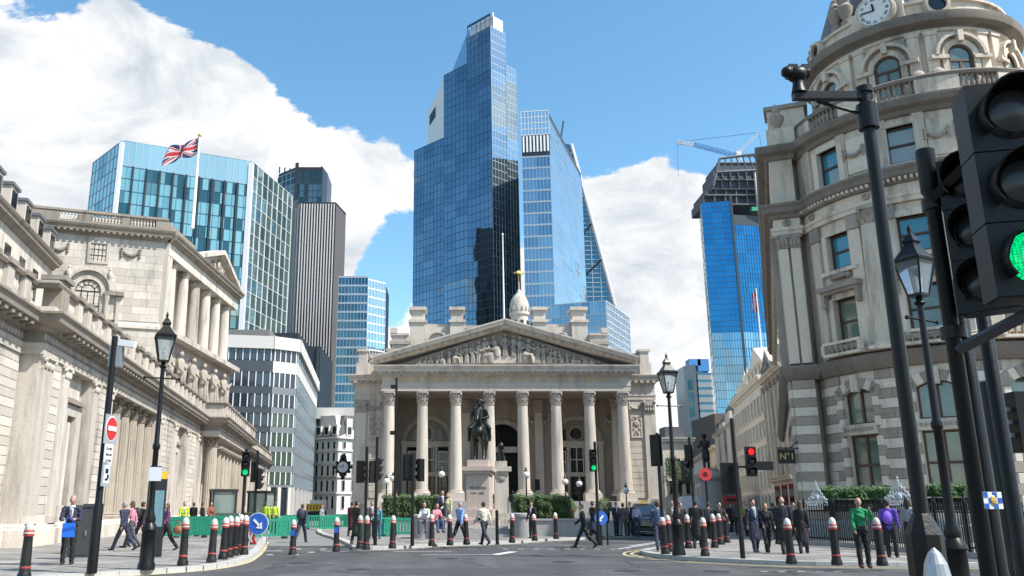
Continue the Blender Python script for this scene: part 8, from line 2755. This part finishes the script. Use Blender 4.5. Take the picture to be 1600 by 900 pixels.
link('horse', hm, eq, (0, .35, ZP), .0, (SC,) * 3); link('rider', rm, eq, (0, .35, ZP), 0, (SC,) * 3)
MB().box(-.72, .72, -1.75, 1.9, 4.35, 4.8).build('bronze_base', PINK, eq)
MB().box(-1.06, 1.06, -2.1, 2.25, 4.05, 4.33).box(-.92, .92, -1.95, 2.1, 3.85, 4.05).build('pedestal_cornice', PINK, eq)
MB().box(-.78, .78, -1.75, 1.9, 1.45, 3.85).build('pedestal_shaft', PINK, eq)
MB().box(-1.02, 1.02, -2.05, 2.2, .75, 1.45).build('pedestal_base', PINK, eq); MB().box(-1.25, 1.25, -2.4, 2.5, .1, .75).build('pedestal_step', PINK, eq)
letters('WELLINGTON', .24, .01, mat('cut_letters', (.16, .10, .08), .7), eq, (0, -1.765, 2.9), wide=1.15, name='inscription')
letters('1769 - 1852', .18, .01, MATS['cut_letters'], eq, (0, -1.765, 2.55), wide=.9, name='inscription')
# war memorial behind
wm = thing('war_memorial', 'pale stone memorial shaft with bronze lion and two bronze soldiers', 'memorial', (at(784, 800, 76).x, 76, PAV))
MB().box(-1.3, 1.3, -.9, .9, 0, 1.0).build('base', S_RE, wm); MB().box(-.6, .6, -.5, .5, 1.0, 4.5).build('shaft', S_RE, wm)
MB().box(-.85, .85, -.75, .75, 4.5, 4.9).build('cornice', S_RE, wm); MB().box(-.5, .5, -.4, .4, 4.9, 5.4).build('cap_block', S_RE, wm)
MB().ball((0, -.52, 3.9), (.4, .1, .3), 8, 6).build('carved_wreath', S_RED, wm, True)
lf = Fig()
lf.cap('l', (0, .35, .45), (0, -.2, .75), .3, .28).cap('l', (0, -.2, .75), (0, -.3, 1.2), .26, .3).ell('l', (0, -.42, 1.35), (.24, .24, .26)).ell('l', (0, -.62, 1.28), (.12, .14, .11))
for s in (-1, 1): lf.cap('l', (s * .18, -.4, .8), (s * .2, -.5, .1), .12, .08).cap('l', (s * .26, .4, .35), (s * .3, .0, .12), .18, .1)
lm = lf.mesh('lion', ['l'], .03, .5, 2); lm.materials[0] = BRONZE
link('lion', lm, wm, (0, .1, 5.4))
for s in (-1, 1):
    o = link('soldier', BOD['coat'], wm, (s * .95, -.55, 1.0), .1 * s, (1.05,) * 3); statue_mat(o)
# standing figure up the right street
gs = thing('standing_statue', 'bronze man in hat and coat on a stone plinth up the right street', 'statue', (at(1114, 800, 60).x, 60, 0))
MB().lathe([(1.0, 0), (1.0, .3), (.85, .4), (.8, .8), (.72, .9), (.7, 3.3), (.78, 3.4), (.9, 3.55), (.9, 3.75), (.7, 3.9), (.62, 4.1)], 24).build('plinth', GRANITE, gs, True)
o = link('figure', BOD['hat'], gs, (-.2, 0, 4.1), -.6, (1.35,) * 3); statue_mat(o)
MB().lathe([(.56, 4.1), (.56, 4.16)], 16).build('bronze_base', BRONZE, gs)
